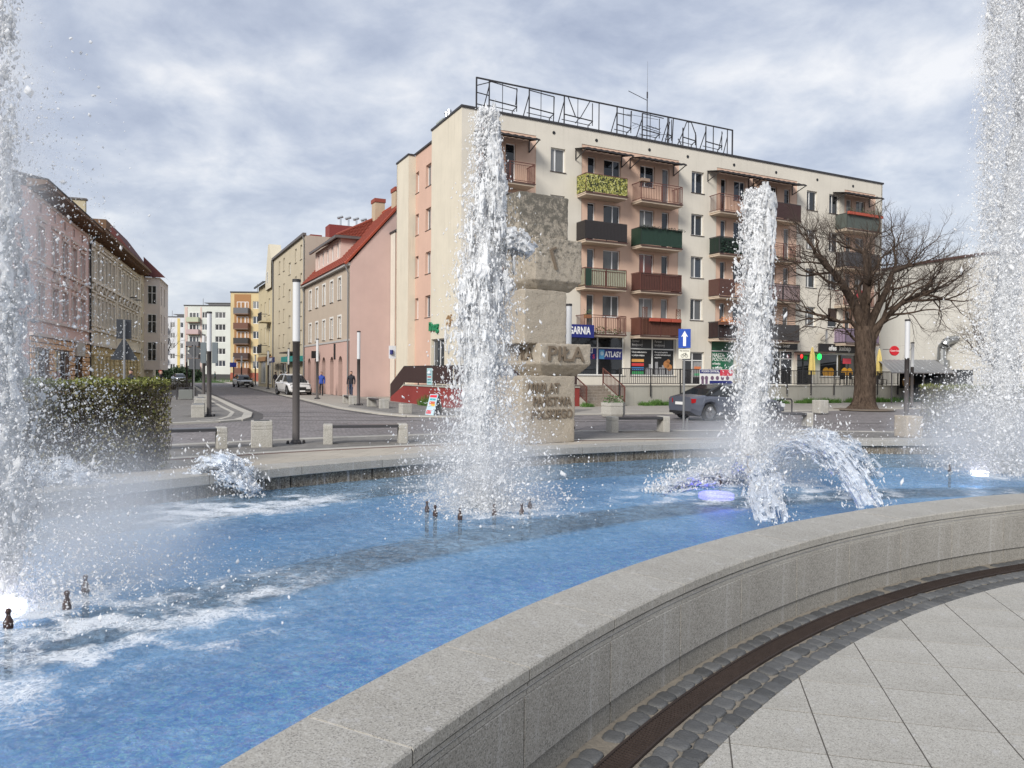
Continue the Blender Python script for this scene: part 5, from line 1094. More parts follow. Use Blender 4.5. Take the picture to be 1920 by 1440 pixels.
LETT = M('carved_letter_shade', (.165, .13, .095), .95, .3, 30.)  # raised dark letters; the shade of carved grooves is put into their colour
mon = thing('stone_monument', 'tall monument of staggered rough sandstone blocks with carved lettering', 'monument', (MX, MY, 0), MR)
def block(x0, x1, y0, y1, z0, z1, cham=0., ci=.0, seed=0, rough=.006):
    g_ = np.random.default_rng(seed); bm = bmesh.new()
    prof = [(0, z0, ci), (cham, z0+cham, 0), (z1-z0, z1, 0)] if cham else [(0, z0, 0), (z1-z0, z1, 0)]
    vr = []
    for _, z, i_ in prof: vr.append([bm.verts.new(p) for p in ((x0+i_, y0+i_, z), (x1-i_, y0+i_, z), (x1-i_, y1-i_, z), (x0+i_, y1-i_, z))])
    for a, c in zip(vr[:-1], vr[1:]):
        for i in range(4): bm.faces.new((a[i], a[(i+1) % 4], c[(i+1) % 4], c[i]))
    bm.faces.new(list(reversed(vr[0]))); bm.faces.new(vr[-1])
    bmesh.ops.bevel(bm, geom=bm.edges[:], offset=.028, segments=2, affect='EDGES', profile=.6)
    bmesh.ops.subdivide_edges(bm, edges=[e for e in bm.edges if e.calc_length() > .15], cuts=9, use_grid_fill=True)
    bmesh.ops.subdivide_edges(bm, edges=[e for e in bm.edges if e.calc_length() > .11], cuts=1, use_grid_fill=True)
    co = np.array([v_.co for v_ in bm.verts]); bm.normal_update(); no = np.array([v_.normal for v_ in bm.verts]); h_ = np.zeros(len(co))
    for _ in range(26):
        lam = math.exp(g_.uniform(math.log(.035), math.log(.28))); d = g_.normal(size=3); d /= np.linalg.norm(d); h_ += lam**.25*np.sin(co@d*2*PI/lam+g_.uniform(0, 6.3))
    h_ = h_/h_.std()*rough; co = co+no*h_[:, None]
    for v_, c in zip(bm.verts, co): v_.co = c
    m = bpy.data.meshes.new('block'); bm.to_mesh(m); bm.free(); m.materials.append(STN); m.polygons.foreach_set('use_smooth', [True]*len(m.polygons)); return m
BLK = [(0, 1.62, 0, 1.5, 0, 1.67, 0, 0), (.45, 2.02, -.12, 1.35, 1.66, 2.47, .30, .26), (.08, 1.36, .04, 1.4, 2.46, 3.78, 0, 0), (.30, 1.72, -.10, 1.3, 3.77, 5.05, .24, .22), (-.08, 1.40, .06, 1.35, 5.04, 6.12, 0, 0)]
for i, q in enumerate(BLK): lk('block', block(*q, seed=50+i), mon)
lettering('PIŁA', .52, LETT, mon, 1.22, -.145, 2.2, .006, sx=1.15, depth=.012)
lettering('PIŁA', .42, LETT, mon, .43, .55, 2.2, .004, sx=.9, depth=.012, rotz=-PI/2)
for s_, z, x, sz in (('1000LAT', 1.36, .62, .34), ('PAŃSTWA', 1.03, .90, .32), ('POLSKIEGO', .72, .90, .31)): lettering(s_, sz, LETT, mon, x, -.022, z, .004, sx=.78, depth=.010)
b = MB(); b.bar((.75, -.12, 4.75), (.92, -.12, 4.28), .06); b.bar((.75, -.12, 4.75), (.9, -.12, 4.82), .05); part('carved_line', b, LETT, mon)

# ---------------------------------------------------------------- street lamps: grey post, long white light tube, dark cap
TUBE = M('frosted_light_tube', (.60, .61, .62), .35, .02); LM = {}
def lamp(x, y, label, h_=3.93, sc_=1., banners=0.):
    o = thing('street_lamp', label, 'street lamp', (x, y, 0), RNG.uniform(0, 1.5), 'column lamps round the square and along the street')
    if not LM:
        LM['post'] = MB().lathe([(.085, .0), (.085, 2.42), (.09, 2.42), (.09, 2.45)], n=18, cap=False).mesh('post', GREYM, True)
        LM['light_tube'] = MB().lathe([(.088, 2.45), (.088, 3.86)], n=18, cap=False).mesh('light_tube', TUBE, True)
        LM['cap'] = MB().lathe([(.1, 3.86), (.1, 3.92), (.09, 3.93)], n=18).mesh('cap', DARKM)
        b = MB().lathe([(.2, 0), (.2, .015), (.13, .03), (.1, .09), (.085, .1)], n=16)
        for k in range(4): b.lathe([(.035, 0), (.035, .06), (.02, .085)], .2*math.cos(k*PI/2+.78), .2*math.sin(k*PI/2+.78), 8)
        LM['base_plate'] = b.mesh('base_plate', DARKM)
    for k, m in LM.items(): lk(k, m, o)
    o.scale = (sc_, sc_, h_/3.93); return o
lamp(-5.16, 17.72, 'tall column lamp between the concrete bin and the long bench in front of the street')
l2 = lamp(-11.55, 28.27, 'column lamp carrying two grey banner panels at the corner of the left pavement', 4.0); l2.rotation_euler = (0, 0, 0)
for s_ in (-1, 1): part('banner_panel', MB().bbox(s_*.22-.11, s_*.22+.11, -.02, .02, 2.0, 2.78, .008), M('banner_panel_grey', (.10, .125, .14), .5, .06), l2)
lamp(-8.11, 39.17, 'column lamp beside the man in the dark jacket'); lamp(-12.68, 48.29, 'column lamp in front of the arches beside the man in blue')
lamp(-18.32, 44.05, 'column lamp just behind the one with banner panels'); lamp(15.13, 28.42, 'column lamp behind the granite cube left of the right hedge')
lamp(22.66, 42.0, 'thin column lamp in front of the metal lean-to', 3.7); lamp(1.77, 23.3, 'column lamp rising behind the monument beside the bookshop sign')
lamp(-5.50, 8.0, 'lamp column cut by the left edge behind the spray', 4.25, 1.05); lamp(-31.6, 72, 'column lamp behind the diamond sign', 4.2); lamp(-26.7, 62, 'column lamp hidden by the diamond sign')
lamp(-25.0, 76, 'brown column lamp in front of the gabled house'); lamp(-20.5, 68, 'column lamp in front of the teal awning')
lamp(-39.07, 104, 'column lamp with blue sign before the yellow block'); lamp(-35.4, 97, 'middle column lamp before the yellow block'); lamp(-32.9, 95, 'right column lamp before the yellow block with dark lantern')
o = thing('street_sign', 'small blue sign board on a post before the yellow block', 'sign', (-38.9, 103.5, 0)); part('post', MB().tube((0, 0, 0), (0, 0, 3.1), .04, .04, 6), DARKM, o); part('board', MB().box(-.5, .42, -.04, -.02, 2.4, 3.05), M('sign_blue_deep', (.01, .02, .20), .5), o)

# ---------------------------------------------------------------- benches, bins and blocks of exposed concrete
BM_ = {}
SEATM = M('bench_seat_wet_black', (.045, .045, .05), .35, .2, 6.)
def bench(x, y, deg, L_, label, group='concrete and black benches'):
    o = thing('bench', label, 'bench', (x, y, 0), R(deg), group)
    if not BM_:
        b = MB(); b.bbox(-.11, .11, -.23, .23, 0, .33, .012); b.bbox(-.105, .105, -.225, .225, .335, .365, .004); b.bbox(-.11, .11, -.23, .23, .37, .47, .012); b.box(-.1, .1, -.22, .22, .3, .4); BM_['leg'] = b.mesh('leg', CONCL)
    key = ('seat', L_)
    if key not in BM_: BM_[key] = MB().bbox(-L_/2+.1, L_/2-.1, -.21, .21, .385, .455, .01).mesh('seat', SEATM)
    lk('leg', BM_['leg'], o, (-L_/2+.11, 0, 0)); lk('leg', BM_['leg'], o, (L_/2-.11, 0, 0)); lk('seat', BM_[key], o); return o
bench(-3.55, 18.02, 14.4, 2.0, 'concrete bench right of the tall lamp, nearest to the fountain middle'); bench(-7.3, 16.2, 27, 2.0, 'concrete bench half hidden by the left hedge')
bench(3.8, 22.28, 16, 1.9, 'concrete bench between the monument and the one way sign'); bench(9.3, 25.5, 2, 2.0, 'concrete bench behind the middle right jet')
bench(-6.7, 37.0, -65, 2.6, 'bench on the right pavement in front of the red plinth'); bench(-9.0, 41.2, -66, 1.9, 'bench at the feet of the man in the dark jacket')
bench(-12.1, 28.6, 112, 2.0, 'nearest bench of the row on the left pavement, seen from its end'); bench(-15.4, 36.5, 113, 2.0, 'middle bench of the row on the left pavement'); bench(-16.6, 39.8, 113, 2.0, 'farthest bench of the row on the left pavement')
def bin_(x, y, deg, w, h_, label):
    o = thing('litter_bin', label, 'litter bin', (x, y, 0), R(deg)); b = MB(); b.bbox(-w/2, w/2, -w/2, w/2, 0, h_*.68, .012); b.bbox(-w/2, w/2, -w/2, w/2, h_*.70, h_*.80, .006); b.bbox(-w/2, w/2, -w/2, w/2, h_*.82, h_, .012); b.box(-w/2+.012, w/2-.012, -w/2+.012, w/2-.012, .1, h_*.9); part('body', b, CONCL, o, kind=None)
    part('liner', MB().box(-w*.36, w*.36, -w*.36, w*.36, h_-.01, h_+.006), BLACK, o)
    return o
bin_(-5.72, 16.95, 20, .46, .60, 'square concrete litter bin left of the tall lamp'); bin_(-4.55, 31.66, 30, .44, .42, 'small concrete bin on the right pavement near the advertising board'); bin_(-13.2, 31.5, 23, .45, .6, 'concrete litter bin behind the lamp with banner panels')
o = thing('litter_bin', 'grey bin in a black hoop frame on the left pavement', 'litter bin', (-20, 45.5, 0), R(20)); part('body', MB().bbox(-.4, .4, -.3, .3, .05, .6, .03), M('bin_grey', (.17, .18, .17), .7), o); part('hoop', MB().path([(-.5, -.3, 0), (-.5, -.3, .72), (.55, -.3, .72), (.55, -.3, 0)], .04), DARKM, o)
def cube(x, y, deg, w, h_, label, mat): o = tag(part('stone_block', block(-w/2, w/2, -w/2, w/2, 0, h_, seed=int(x*10), rough=.003), mat, None, (x, y, 0), R(deg)), label, 'stone block'); o.data.materials[0] = mat; return o
cube(11.3, 21.1, 12, .52, .62, 'beige granite cube at the foot of the right hand lamp', granite('beige_granite', (.42, .36, .28), (.26, .22, .17), (.52, .46, .37), 130, .1, .3)); cube(14.4, 34.6, 20, .52, .62, 'grey concrete cube on the pavement left of the bare tree', CONCL)
o = thing('planter', 'hexagonal concrete planter with young green shoots beside the stairs', 'planter', (4.2, 30.7, 0), .2); b = MB(); hx = lambda r, z: [(r*math.cos(k*PI/3), r*math.sin(k*PI/3), z) for k in range(6)]
b.loft([hx(.47, 0), hx(.52, .1), hx(.52, .40), hx(.50, .42), hx(.53, .44), hx(.53, .58), hx(.45, .58), hx(.44, .48)]); part('tub', b, CONCL, o); part('plants', leafclump(MB(), -.38, .38, -.38, .38, .5, .85, 160, .06), LEAFM, o)
o = thing('bicycle_hoop', 'dark steel hoop for bicycles behind the middle right jet', 'bicycle stand', (12.2, 33.0, 0), .4)
part('hoop', MB().path([(-.35, 0, 0), (-.35, 0, .62), (-.28, 0, .7), (.28, 0, .7), (.35, 0, .62), (.35, 0, 0)], .03, 8), DARKM, o)
# advertising A-board
o = thing('advertising_board', 'folding pavement board with ice cream pictures on the right pavement', 'advertising board', (-3.2, 30.7, 0), R(-48))
for s_ in (1, -1):
    b = MB(); b.add([(-.28, -s_*.28, 0), (.28, -s_*.28, 0), (.28, -s_*.03, .85), (-.28, -s_*.03, .85), (-.28, -s_*.24, 0), (.28, -s_*.24, 0), (.28, 0, .85), (-.28, 0, .85)], [(0, 1, 2, 3), (4, 7, 6, 5), (0, 4, 5, 1), (1, 5, 6, 2), (2, 6, 7, 3), (3, 7, 4, 0)]); part('panel', b, M('board_pale_blue', (.45, .60, .68), .5, .1) if s_ == 1 else GREYM, o)
def onp(x0, x1, z0, z1): f = lambda z: -.283+.25*z/.85; return MB().add([(x0, f(z0), z0), (x1, f(z0), z0), (x1, f(z1), z1), (x0, f(z1), z1)], [(0, 1, 2, 3)])
for i, (q, c) in enumerate([((-.24, .24, .72, .82), (.6, .03, .05)), ((-.18, .2, .44, .56), (.55, .12, .06)), ((-.05, .24, .36, .46), (.65, .42, .06)), ((-.24, .1, .05, .2), (.55, .1, .12)), ((-.2, .2, .6, .68), (.05, .35, .4))]): part('print', onp(*q), M('board_print_%d' % i, c, .5), o)
# traffic signs
SB = M('sign_back_grey', (.055, .06, .068), .5, .08); POLE = M('galvanised_pole', (.26, .265, .27), .45, .1, metal=.5); SBLUE = M('sign_blue', (.008, .06, .36), .4, .02)
o = thing('traffic_sign', 'blue one way sign with white arrow and a small plate on a grey pole', 'traffic sign', (5.45, 23.5, 0), R(-8)); part('pole', MB().tube((0, 0, 0), (0, 0, 3.15), .035, .035, 10).tube((.12, .04, 0), (.12, .04, .35), .03, .03, 8), POLE, o)
pl = part('panel', MB().bbox(-.19, .19, -.055, -.04, 2.58, 3.18, .004), SBLUE, o); part('arrow', MB().add([(-.045, -.058, 2.64), (.045, -.058, 2.64), (.045, -.058, 2.95), (.105, -.058, 2.93), (0, -.058, 3.12), (-.105, -.058, 2.93), (-.045, -.058, 2.95)], [(0, 1, 2, 3, 4, 5, 6)]), WHITEP, pl)
pl = part('panel', MB().bbox(-.18, .18, -.055, -.04, 2.24, 2.54, .004), M('plate_cream', (.68, .67, .58), .5, .02), o); lettering('Nie dotyczy', .062, BLACK, pl, 0, -.058, 2.49, .001, depth=.001)
b = MB()
for x in (-.06, .06):
    for k in range(12): b.bar((x+.045*math.cos(k*PI/6), -.058, 2.33+.045*math.sin(k*PI/6)), (x+.045*math.cos((k+1)*PI/6), -.058, 2.33+.045*math.sin((k+1)*PI/6)), .010)
b.bar((-.06, -.058, 2.33), (-.02, -.058, 2.41), .01); b.bar((-.02, -.058, 2.41), (.05, -.058, 2.41), .01); b.bar((.06, -.058, 2.33), (.045, -.058, 2.43), .01); b.bar((0, -.058, 2.33), (.05, -.058, 2.41), .01); part('symbol', b, BLACK, pl)
o = thing('traffic_sign', 'diamond sign and square plate seen from behind on the left pavement', 'traffic sign', (-19.3, 45, 0), R(4)); part('pole', MB().tube((0, 0, 0), (0, 0, 3.35), .035, .035, 8), POLE, o)
part('panel', MB().prism([(-.42, 2.95), (0, 2.53), (.42, 2.95), (0, 3.37)], .02, 'y', .04), SB, o); part('panel', MB().box(-.33, .33, .04, .06, 1.86, 2.5), SB, o)
o = thing('traffic_sign', 'triangular and rectangular signs seen from behind above the left hedge', 'traffic sign', (-13.6, 26, 0), R(38)); part('pole', MB().tube((0, 0, 0), (0, 0, 3.5), .04, .04, 8), POLE, o)
part('panel', MB().bbox(-.24, .24, .05, .07, 2.84, 3.52, .006), SB, o); part('panel', MB().prism([(-.42, 2.1), (.42, 2.1), (.42, 2.16), (.05, 2.82), (-.05, 2.82), (-.42, 2.16)], .02, 'y', .05), SB, o)
# Coca-Cola disc on the right end of the block, parasols, terrace chairs, dish, lamp
def blk_at(o, x, y, z=0, rz=0): o.matrix_world = Matrix.Translation((BX, BY, 0)) @ Matrix.Rotation(BR, 4, 'Z') @ Matrix.Translation((x, y, z)) @ Matrix.Rotation(rz, 4, 'Z')
o = thing('shop_disc_sign', 'round red drinks sign with white script at the right corner of the block', 'sign'); blk_at(o, 35.9, -.6, 3.75, R(-22)); b = MB().lathe([(.36, 0), (.38, .02), (.38, .1), (.36, .12)], 0, 0, 28); b.v = [(x, -z, y) for x, y, z in b.v]; part('disc', b, M('sign_red', (.50, .012, .02), .35, .02), o)
lettering('Coca-Cola', .17, WHITEP, o, 0, -.125, .0, .002, shear=.35); part('bracket', MB().bar((-.9, 0, .1), (-.36, -.05, .1), .04), DARKM, o)
CANV = M('parasol_canvas_yellow', (.60, .47, .16), .8, .12, 4.)
for x, lab in ((25.9, 'folded yellow parasol left of the kebab shop door'), (32.9, 'folded yellow parasol behind the trunk of the bare tree')):
    o = thing('parasol', lab, 'parasol'); blk_at(o, x, -1.6, 1.1); part('pole', MB().tube((0, 0, 0), (0, 0, 2.75), .025, .025, 8), WHITE, o); b = MB(); n = 14
    rg = [(.24, .75), (.23, 1.3), (.17, 2.1), (.08, 2.55), (.02, 2.72)]; b.loft([[(r_*(1 if i % 2 else .72)*math.cos(2*PI*i/n), r_*(1 if i % 2 else .72)*math.sin(2*PI*i/n), z) for i in range(n)] for r_, z in rg]); part('canopy', b, CANV, o); part('base', MB().lathe([(.26, 0), (.26, .07), (.05, .1)], 0, 0, 14), CONC, o)
ch0 = thing('terrace_chair', 'leftmost black chair in front of the kebab window', 'chair', (0, 0, -50), 0, 'black chairs on the kebab terrace')
part('seat', MB().bbox(-.22, .22, -.22, .22, .43, .46, .01), BLACK, ch0); b = MB()
for x in (-.18, -.06, .06, .18): b.bar((x, .21, .46), (x, .25, .88), .05)
b.box(-.22, .22, .22, .27, .84, .92); part('backrest', b, BLACK, ch0)
for x in (-.2, .2):
    for y in (-.2, .2): part('leg', MB().bar((x, y, 0), (x*.95, y*.95, .44), .035), BLACK, ch0)
CHL = ['leftmost black chair in front of the kebab window', 'black chair behind the leftmost terrace table', 'black chair at the railing between the two tables', 'black chair behind the middle of the kebab window', 'rightmost black chair at the terrace railing', 'black chair against the wall under the left pane', 'black chair against the wall under the right pane']
pos = [(28.9, -2.6, .3), (29.6, -2.2, 2.6), (30.4, -2.7, .1), (31.1, -2.2, 3.4), (31.9, -2.6, -.3), (29.2, -1.2, 3.0), (31.3, -1.1, 3.2)]
for i, (x, y, rz) in enumerate(pos):
    p_ = Matrix.Translation((BX, BY, 0)) @ Matrix.Rotation(BR, 4, 'Z') @ Vector((x, y, 1.1)); o = ch0 if i == 0 else dup(ch0, p_, BR+rz, CHL[i]); o.location = p_; o.rotation_euler = (0, 0, BR+rz)
for x, lab in ((29.3, 'left black table before the kebab window'), (31.3, 'right black table before the kebab window')):
    o = thing('terrace_table', lab, 'table'); blk_at(o, x, -1.7, 1.1); part('tabletop', MB().lathe([(.4, .71), (.41, .73), (.4, .75)], 0, 0, 18), BLACK, o); part('leg', MB().tube((0, 0, 0), (0, 0, .72), .035, .035, 8), BLACK, o); part('foot', MB().lathe([(.26, 0), (.24, .03), (.05, .05)], 0, 0, 12), BLACK, o)
o = thing('satellite_dish', 'pale satellite dish with arm on the wall above the kebab shop', 'satellite dish'); blk_at(o, 28.6, -.35, 4.75, R(30)); b = MB().lathe([(.02, .0), (.2, .03), (.4, .11), (.42, .12)], 0, 0, 18, False); b.v = [(x, -z, y*1.05) for x, y, z in b.v]; part('dish', b, M('dish_pale', (.5, .5, .48), .5), o); part('arm', MB().bar((0, 0, -.35), (-.1, -.5, -.1), .03).bar((0, 0, 0), (0, .3, -.3), .06).bar((-.1, -.5, -.1), (-.9, -.4, .05), .025), GREYM, o)
t = NT('lit_green_lamp'); t.b.inputs['Emission Color'].default_value = (.02, 1, .12, 1); t.b.inputs['Emission Strength'].default_value = 1.3; GLM = t.fin((.02, .5, .08), .4)
t = NT('lit_red_lamp'); t.b.inputs['Emission Color'].default_value = (1, .03, .03, 1); t.b.inputs['Emission Strength'].default_value = .8; RLM = t.fin((.5, .02, .02), .4)
for x, m, lab in ((27.95, GLM, 'lit green lamp on the post beside the kebab shop door'), (26.15, RLM, 'small lit red lamp left of the kebab shop door')):
    o = tag(part('wall_lamp', MB().lathe([(.04, -.22), (.14, -.14), (.18, .02), (.15, .16), (.05, .22)], 0, 0, 14), m, None, smooth=True), lab, 'lamp'); blk_at(o, x, -.45, 3.15); o.scale = (.8, .8, 1) if m is GLM else (.5, .5, .7)
    part('bracket', MB().bar((0, 0, 0), (0, .45, .15), .04), DARKM, o)
# metal lean-to and dark fence beside the hall
o = thing('lean_to_shelter', 'corrugated grey lean-to shelter with wire mesh sides before the cream hall', 'shelter', (0, 0, 0)); b = MB(); n = 26; P0, P1, P2, P3 = Vector((24.6, 48.8, 2.3)), Vector((28.2, 47.4, 2.85)), Vector((30.2, 52.6, 3.0)), Vector((26.4, 54, 3.0))
A_, B_, C_, D_ = Vector((25.6, 50.0, 1.95)), Vector((29.4, 49.2, 2.95)), Vector((32.4, 56.4, 3.05)), Vector((27.0, 58.0, 3.05))
A_, B_, C_, D_ = Vector((25.2, 49.2, 2.0)), Vector((28.9, 48.3, 2.0)), Vector((31.0, 54.5, 3.0)), Vector((27.3, 55.5, 3.0))
for i in range(n):
    f0, f1 = i/n, (i+1)/n; z0, z1 = ((0, .04) if i % 2 else (.04, 0)); a, b_, c, d = A_.lerp(B_, f0), A_.lerp(B_, f1), D_.lerp(C_, f1), D_.lerp(C_, f0)
    b.quad((a.x, a.y, a.z+z0), (b_.x, b_.y, b_.z+z1), (c.x, c.y, c.z+z1), (d.x, d.y, d.z+z0))
part('roof', b, M('corrugated_grey', (.27, .275, .28), .5, .2, 3., metal=.3), o); b = MB()
for q in (A_, B_, C_, D_, A_.lerp(B_, .5)): b.bar((q.x, q.y, 0), tuple(q), .06)
b.bar(tuple(A_), tuple(B_), .06); b.bar(tuple(B_), tuple(C_), .06); b.bar((B_.x, B_.y, 1), (C_.x, C_.y, 1), .04); part('frame', b, GREYM, o); part('side_panel', MB().quad((B_.x, B_.y, .1), (C_.x, C_.y, .1), (C_.x, C_.y, 2.9), (B_.x, B_.y, 1.95)), M('mesh_panel_grey', (.25, .25, .235), .7), o)
o = thing('panel_fence', 'dark grey sheet metal fence right of the apartment block', 'fence', (28.6, 52.6, 0), R(18))
for k in range(6): part('panel', MB().bbox(k*.9+.01, k*.9+.89, -.02, .02, .9, 2.3, .006), M('fence_anthracite', (.035, .04, .045), .5, .1), o)
for k in range(7): part('post', MB().bar((k*.9, .04, 0), (k*.9, .04, 2.32), .05), DARKM, o)
# ---------------------------------------------------------------- trees, hedges, grass
def bark(name, a, b_):
    t = NT(name); v = t.coord(scale=(1, 1, .22)); n = t.noise(v, 9, 6, .7, 1.2); n2 = t.noise(t.coord(), 2.5, 5)
    c = t.mix(t.ramp(n, [(.35, 0), (.65, 1)]), a, b_); c = t.mix(t.ramp(n2, [(.5, 0), (.8, .5)]), c, sc(b_, 1.3))
    return t.fin(c, .95, 0, t.bump(n, 1., .05), .15)
BARK = bark('bark_brown', (.030, .021, .016), (.115, .083, .062)); TWIG = M('twig_dark', (.052, .038, .030), .9, .3, 3.)
def limb(mb, pts, r0, r1, n=7):
    """smoothly tapering tube through points"""
    P_ = [Vector(p) for p in pts]; rings = []; m = len(P_)
    for i, p in enumerate(P_):
        d = (P_[min(i+1, m-1)]-P_[max(i-1, 0)]).normalized(); u = d.cross(Vector((.31, .87, .12))).normalized(); w = d.cross(u)
        r = r0+(r1-r0)*i/(m-1); rings.append([tuple(p+(u*math.cos(2*PI*k/n)+w*math.sin(2*PI*k/n))*r) for k in range(n)])
    mb.loft(rings, True, True)
def grow(mb, fine, p, d, L_, r, depth, g_, up=.05, cnt=None, spread=.62, kink=.30):
    """one limb with its side shoots"""
    nseg = 4 if depth > 1 else 3; pts = [p]; dd = d.copy()
    for i in range(nseg):
        dd = (dd+Vector(g_.normal(size=3))*kink*.5+Vector((0, 0, up))).normalized(); pts.append(pts[-1]+dd*L_/nseg)
    r1 = r*.55 if depth > 0 else r*.45
    limb(mb if r > .03 else fine, pts, r, r1, 7 if r > .06 else (5 if r > .02 else 3))
    if depth == 0: return
    kids_ = 3 if depth > 1 else 4
    for i in range(kids_):
        f = .35+.65*(i+1)/kids_*g_.uniform(.8, 1.0); k = min(int(f*nseg), nseg-1); q = pts[k].lerp(pts[k+1], f*nseg-k if f*nseg-k < 1 else 1)
        a = Vector(g_.normal(size=3)); a = (a-a.dot(dd)*dd).normalized(); nd = (dd*(1-spread*.5)+a*spread*g_.uniform(.7, 1.3)).normalized()
        grow(mb, fine, q, nd, L_*g_.uniform(.55, .8), r*(1-f*.45)*g_.uniform(.5, .68), depth-1, g_, up, None, spread, kink)
    grow(mb, fine, pts[-1], dd, L_*.7, r1, depth-1, g_, up, None, spread, kink)
# the big bare tree in front of the terrace
TX, TY = 18.5, 38.9
tr_ = thing('bare_tree', 'large bare gnarled tree with thick twisted trunk in front of the kebab terrace', 'tree', (TX, TY, 0))
g_ = np.random.default_rng(11); b = MB(); rings = []; nn = 60
for i, z in enumerate([0, .12, .35, .8, 1.5, 2.3, 3.0, 3.5, 4.0, 4.4]):
    f = z/4.4; r = .47+.38*math.exp(-z/.28)-.10*max(0, f-.75)/.25; cx_, cz_ = -.06+.10*math.sin(z*.9), 0
    ring = []
    for k in range(nn):
        a = 2*PI*k/nn; tw = a+z*.45; lob = 1+.11*math.sin(4*tw)+.075*math.sin(9*tw+1)+.05*math.sin(13*tw+2)+(.16*math.exp(-z/.4)*max(0, math.sin(5*a))); ring.append((cx_+r*lob*math.cos(a), r*lob*math.sin(a), z-.04))
    rings.append(ring)
b.loft(rings, True, True); part('trunk', b, BARK, tr_, smooth=True)
limbs, fine = MB(), MB()
main = [((-.15, 0, 4.5), [(-.7, -.1, 5.6), (-1.3, -.2, 6.5), (-1.75, -.1, 7.2)], .30, .14), ((.0, 0, 4.6), [(.05, .1, 5.8), (.1, .1, 7.0), (.0, .2, 8.2)], .27, .12), ((.25, 0, 4.5), [(.65, -.1, 5.5), (1.1, .0, 6.3), (1.4, .1, 7.2)], .24, .11), ((.35, -.05, 4.1), [(1.0, -.3, 4.9), (1.7, -.4, 5.6), (2.6, -.4, 6.0)], .20, .09), ((-.35, 0, 4.2), [(-.9, -.3, 4.6), (-1.5, -.4, 4.55), (-2.1, -.5, 4.8)], .15, .06), ((.1, .3, 4.6), [(.3, 1.0, 5.6), (.3, 1.5, 6.6)], .2, .09), ((-.2, -.25, 4.5), [(-.3, -.9, 5.4), (-.5, -1.4, 6.3)], .18, .08), ((.45, 0, 3.7), [(.75, -.1, 4.4), (1.0, -.1, 5.2)], .16, .08)]
for s_, pts, r0, r1 in main:
    limb(limbs, [(s_[0]*.45, s_[1]*.45, s_[2]-1.25), (s_[0]*.8, s_[1]*.8, s_[2]-.5), s_]+pts, r0*1.25, r1, 12); P_ = [Vector(s_)]+[Vector(p) for p in pts]
    for i in range(1, len(P_)):
        for _ in range(2 if i < len(P_)-1 else 4):
            d = (P_[i]-P_[i-1]).normalized(); a = Vector(g_.normal(size=3)); a = (a-a.dot(d)*d).normalized(); out = Vector((P_[i].x, P_[i].y*.9, .15)).normalized()
            rr_ = r1*g_.uniform(.55, .9) if i == len(P_)-1 else r0*g_.uniform(.22, .4)
            grow(limbs, fine, P_[i], (d*.45+a*.55+out*.55).normalized(), g_.uniform(1.3, 2.0), rr_*.95, 4 if i == len(P_)-1 else 3, g_, .06, None, .62, .42)
for s_, d, L_ in (((-.35, -.05, 3.55), Vector((-1, -.2, .25)), .9), ((1.9, -.4, 5.7), Vector((1, -.1, .22)), 1.8), ((2.4, -.4, 6.0), Vector((1, .1, .35)), 1.7), ((-1.9, -.4, 4.7), Vector((-1, -.1, .1)), 1.6)):
    grow(limbs, fine, Vector(s_), d.normalized(), L_, .09, 4 if L_ > 1 else 2, g_, .03)
part('limbs', limbs, BARK, tr_, smooth=True); part('crown', fine, TWIG, tr_, kind='stuff')
bed = MB().lathe([(1.5, -.01), (1.5, .02), (1.42, .03), (.6, .05), (.02, .06)], 0, 0, 26); struct('tree_bed', bed, M('tree_bed_soil', (.16, .13, .10), .95, .25, 6., .4, 40), (TX, TY, 0))
def baretree(name, label, x, y, h_, seed, depth=4, r=.16, lean=(0, 0)):
    o = thing(name, label, 'tree', (x, y, 0)); g_ = np.random.default_rng(seed); a, f = MB(), MB(); limb(a, [(0, 0, 0), (.03, 0, h_*.15), (.02, .03, h_*.3)], r*1.25, r, 9); part('trunk', a, BARK, o, smooth=True); a = MB()
    for k in range(5):
        an = k*1.3+g_.uniform(0, .6); grow(a, f, Vector((.02, .03, h_*g_.uniform(.24, .32))), Vector((math.cos(an)*.6+lean[0], math.sin(an)*.6+lean[1], 1)).normalized(), h_*.3, r*.6, depth, g_, .06, None, .7)
    part('limbs', a, BARK, o, smooth=True); part('crown', f, TWIG, o, kind='stuff'); return o
baretree('bare_tree', 'small bare tree behind the right fountain jet before the hall', 22.3, 33.5, 5.6, 5, 4, .11, (-.15, 0))
baretree('bare_tree', 'bare street tree in front of the white apartment block', -66, 140, 12, 9, 3, .2); baretree('bare_tree', 'slim bare tree beside the white apartment block', -74.5, 150, 9, 12, 3, .14)
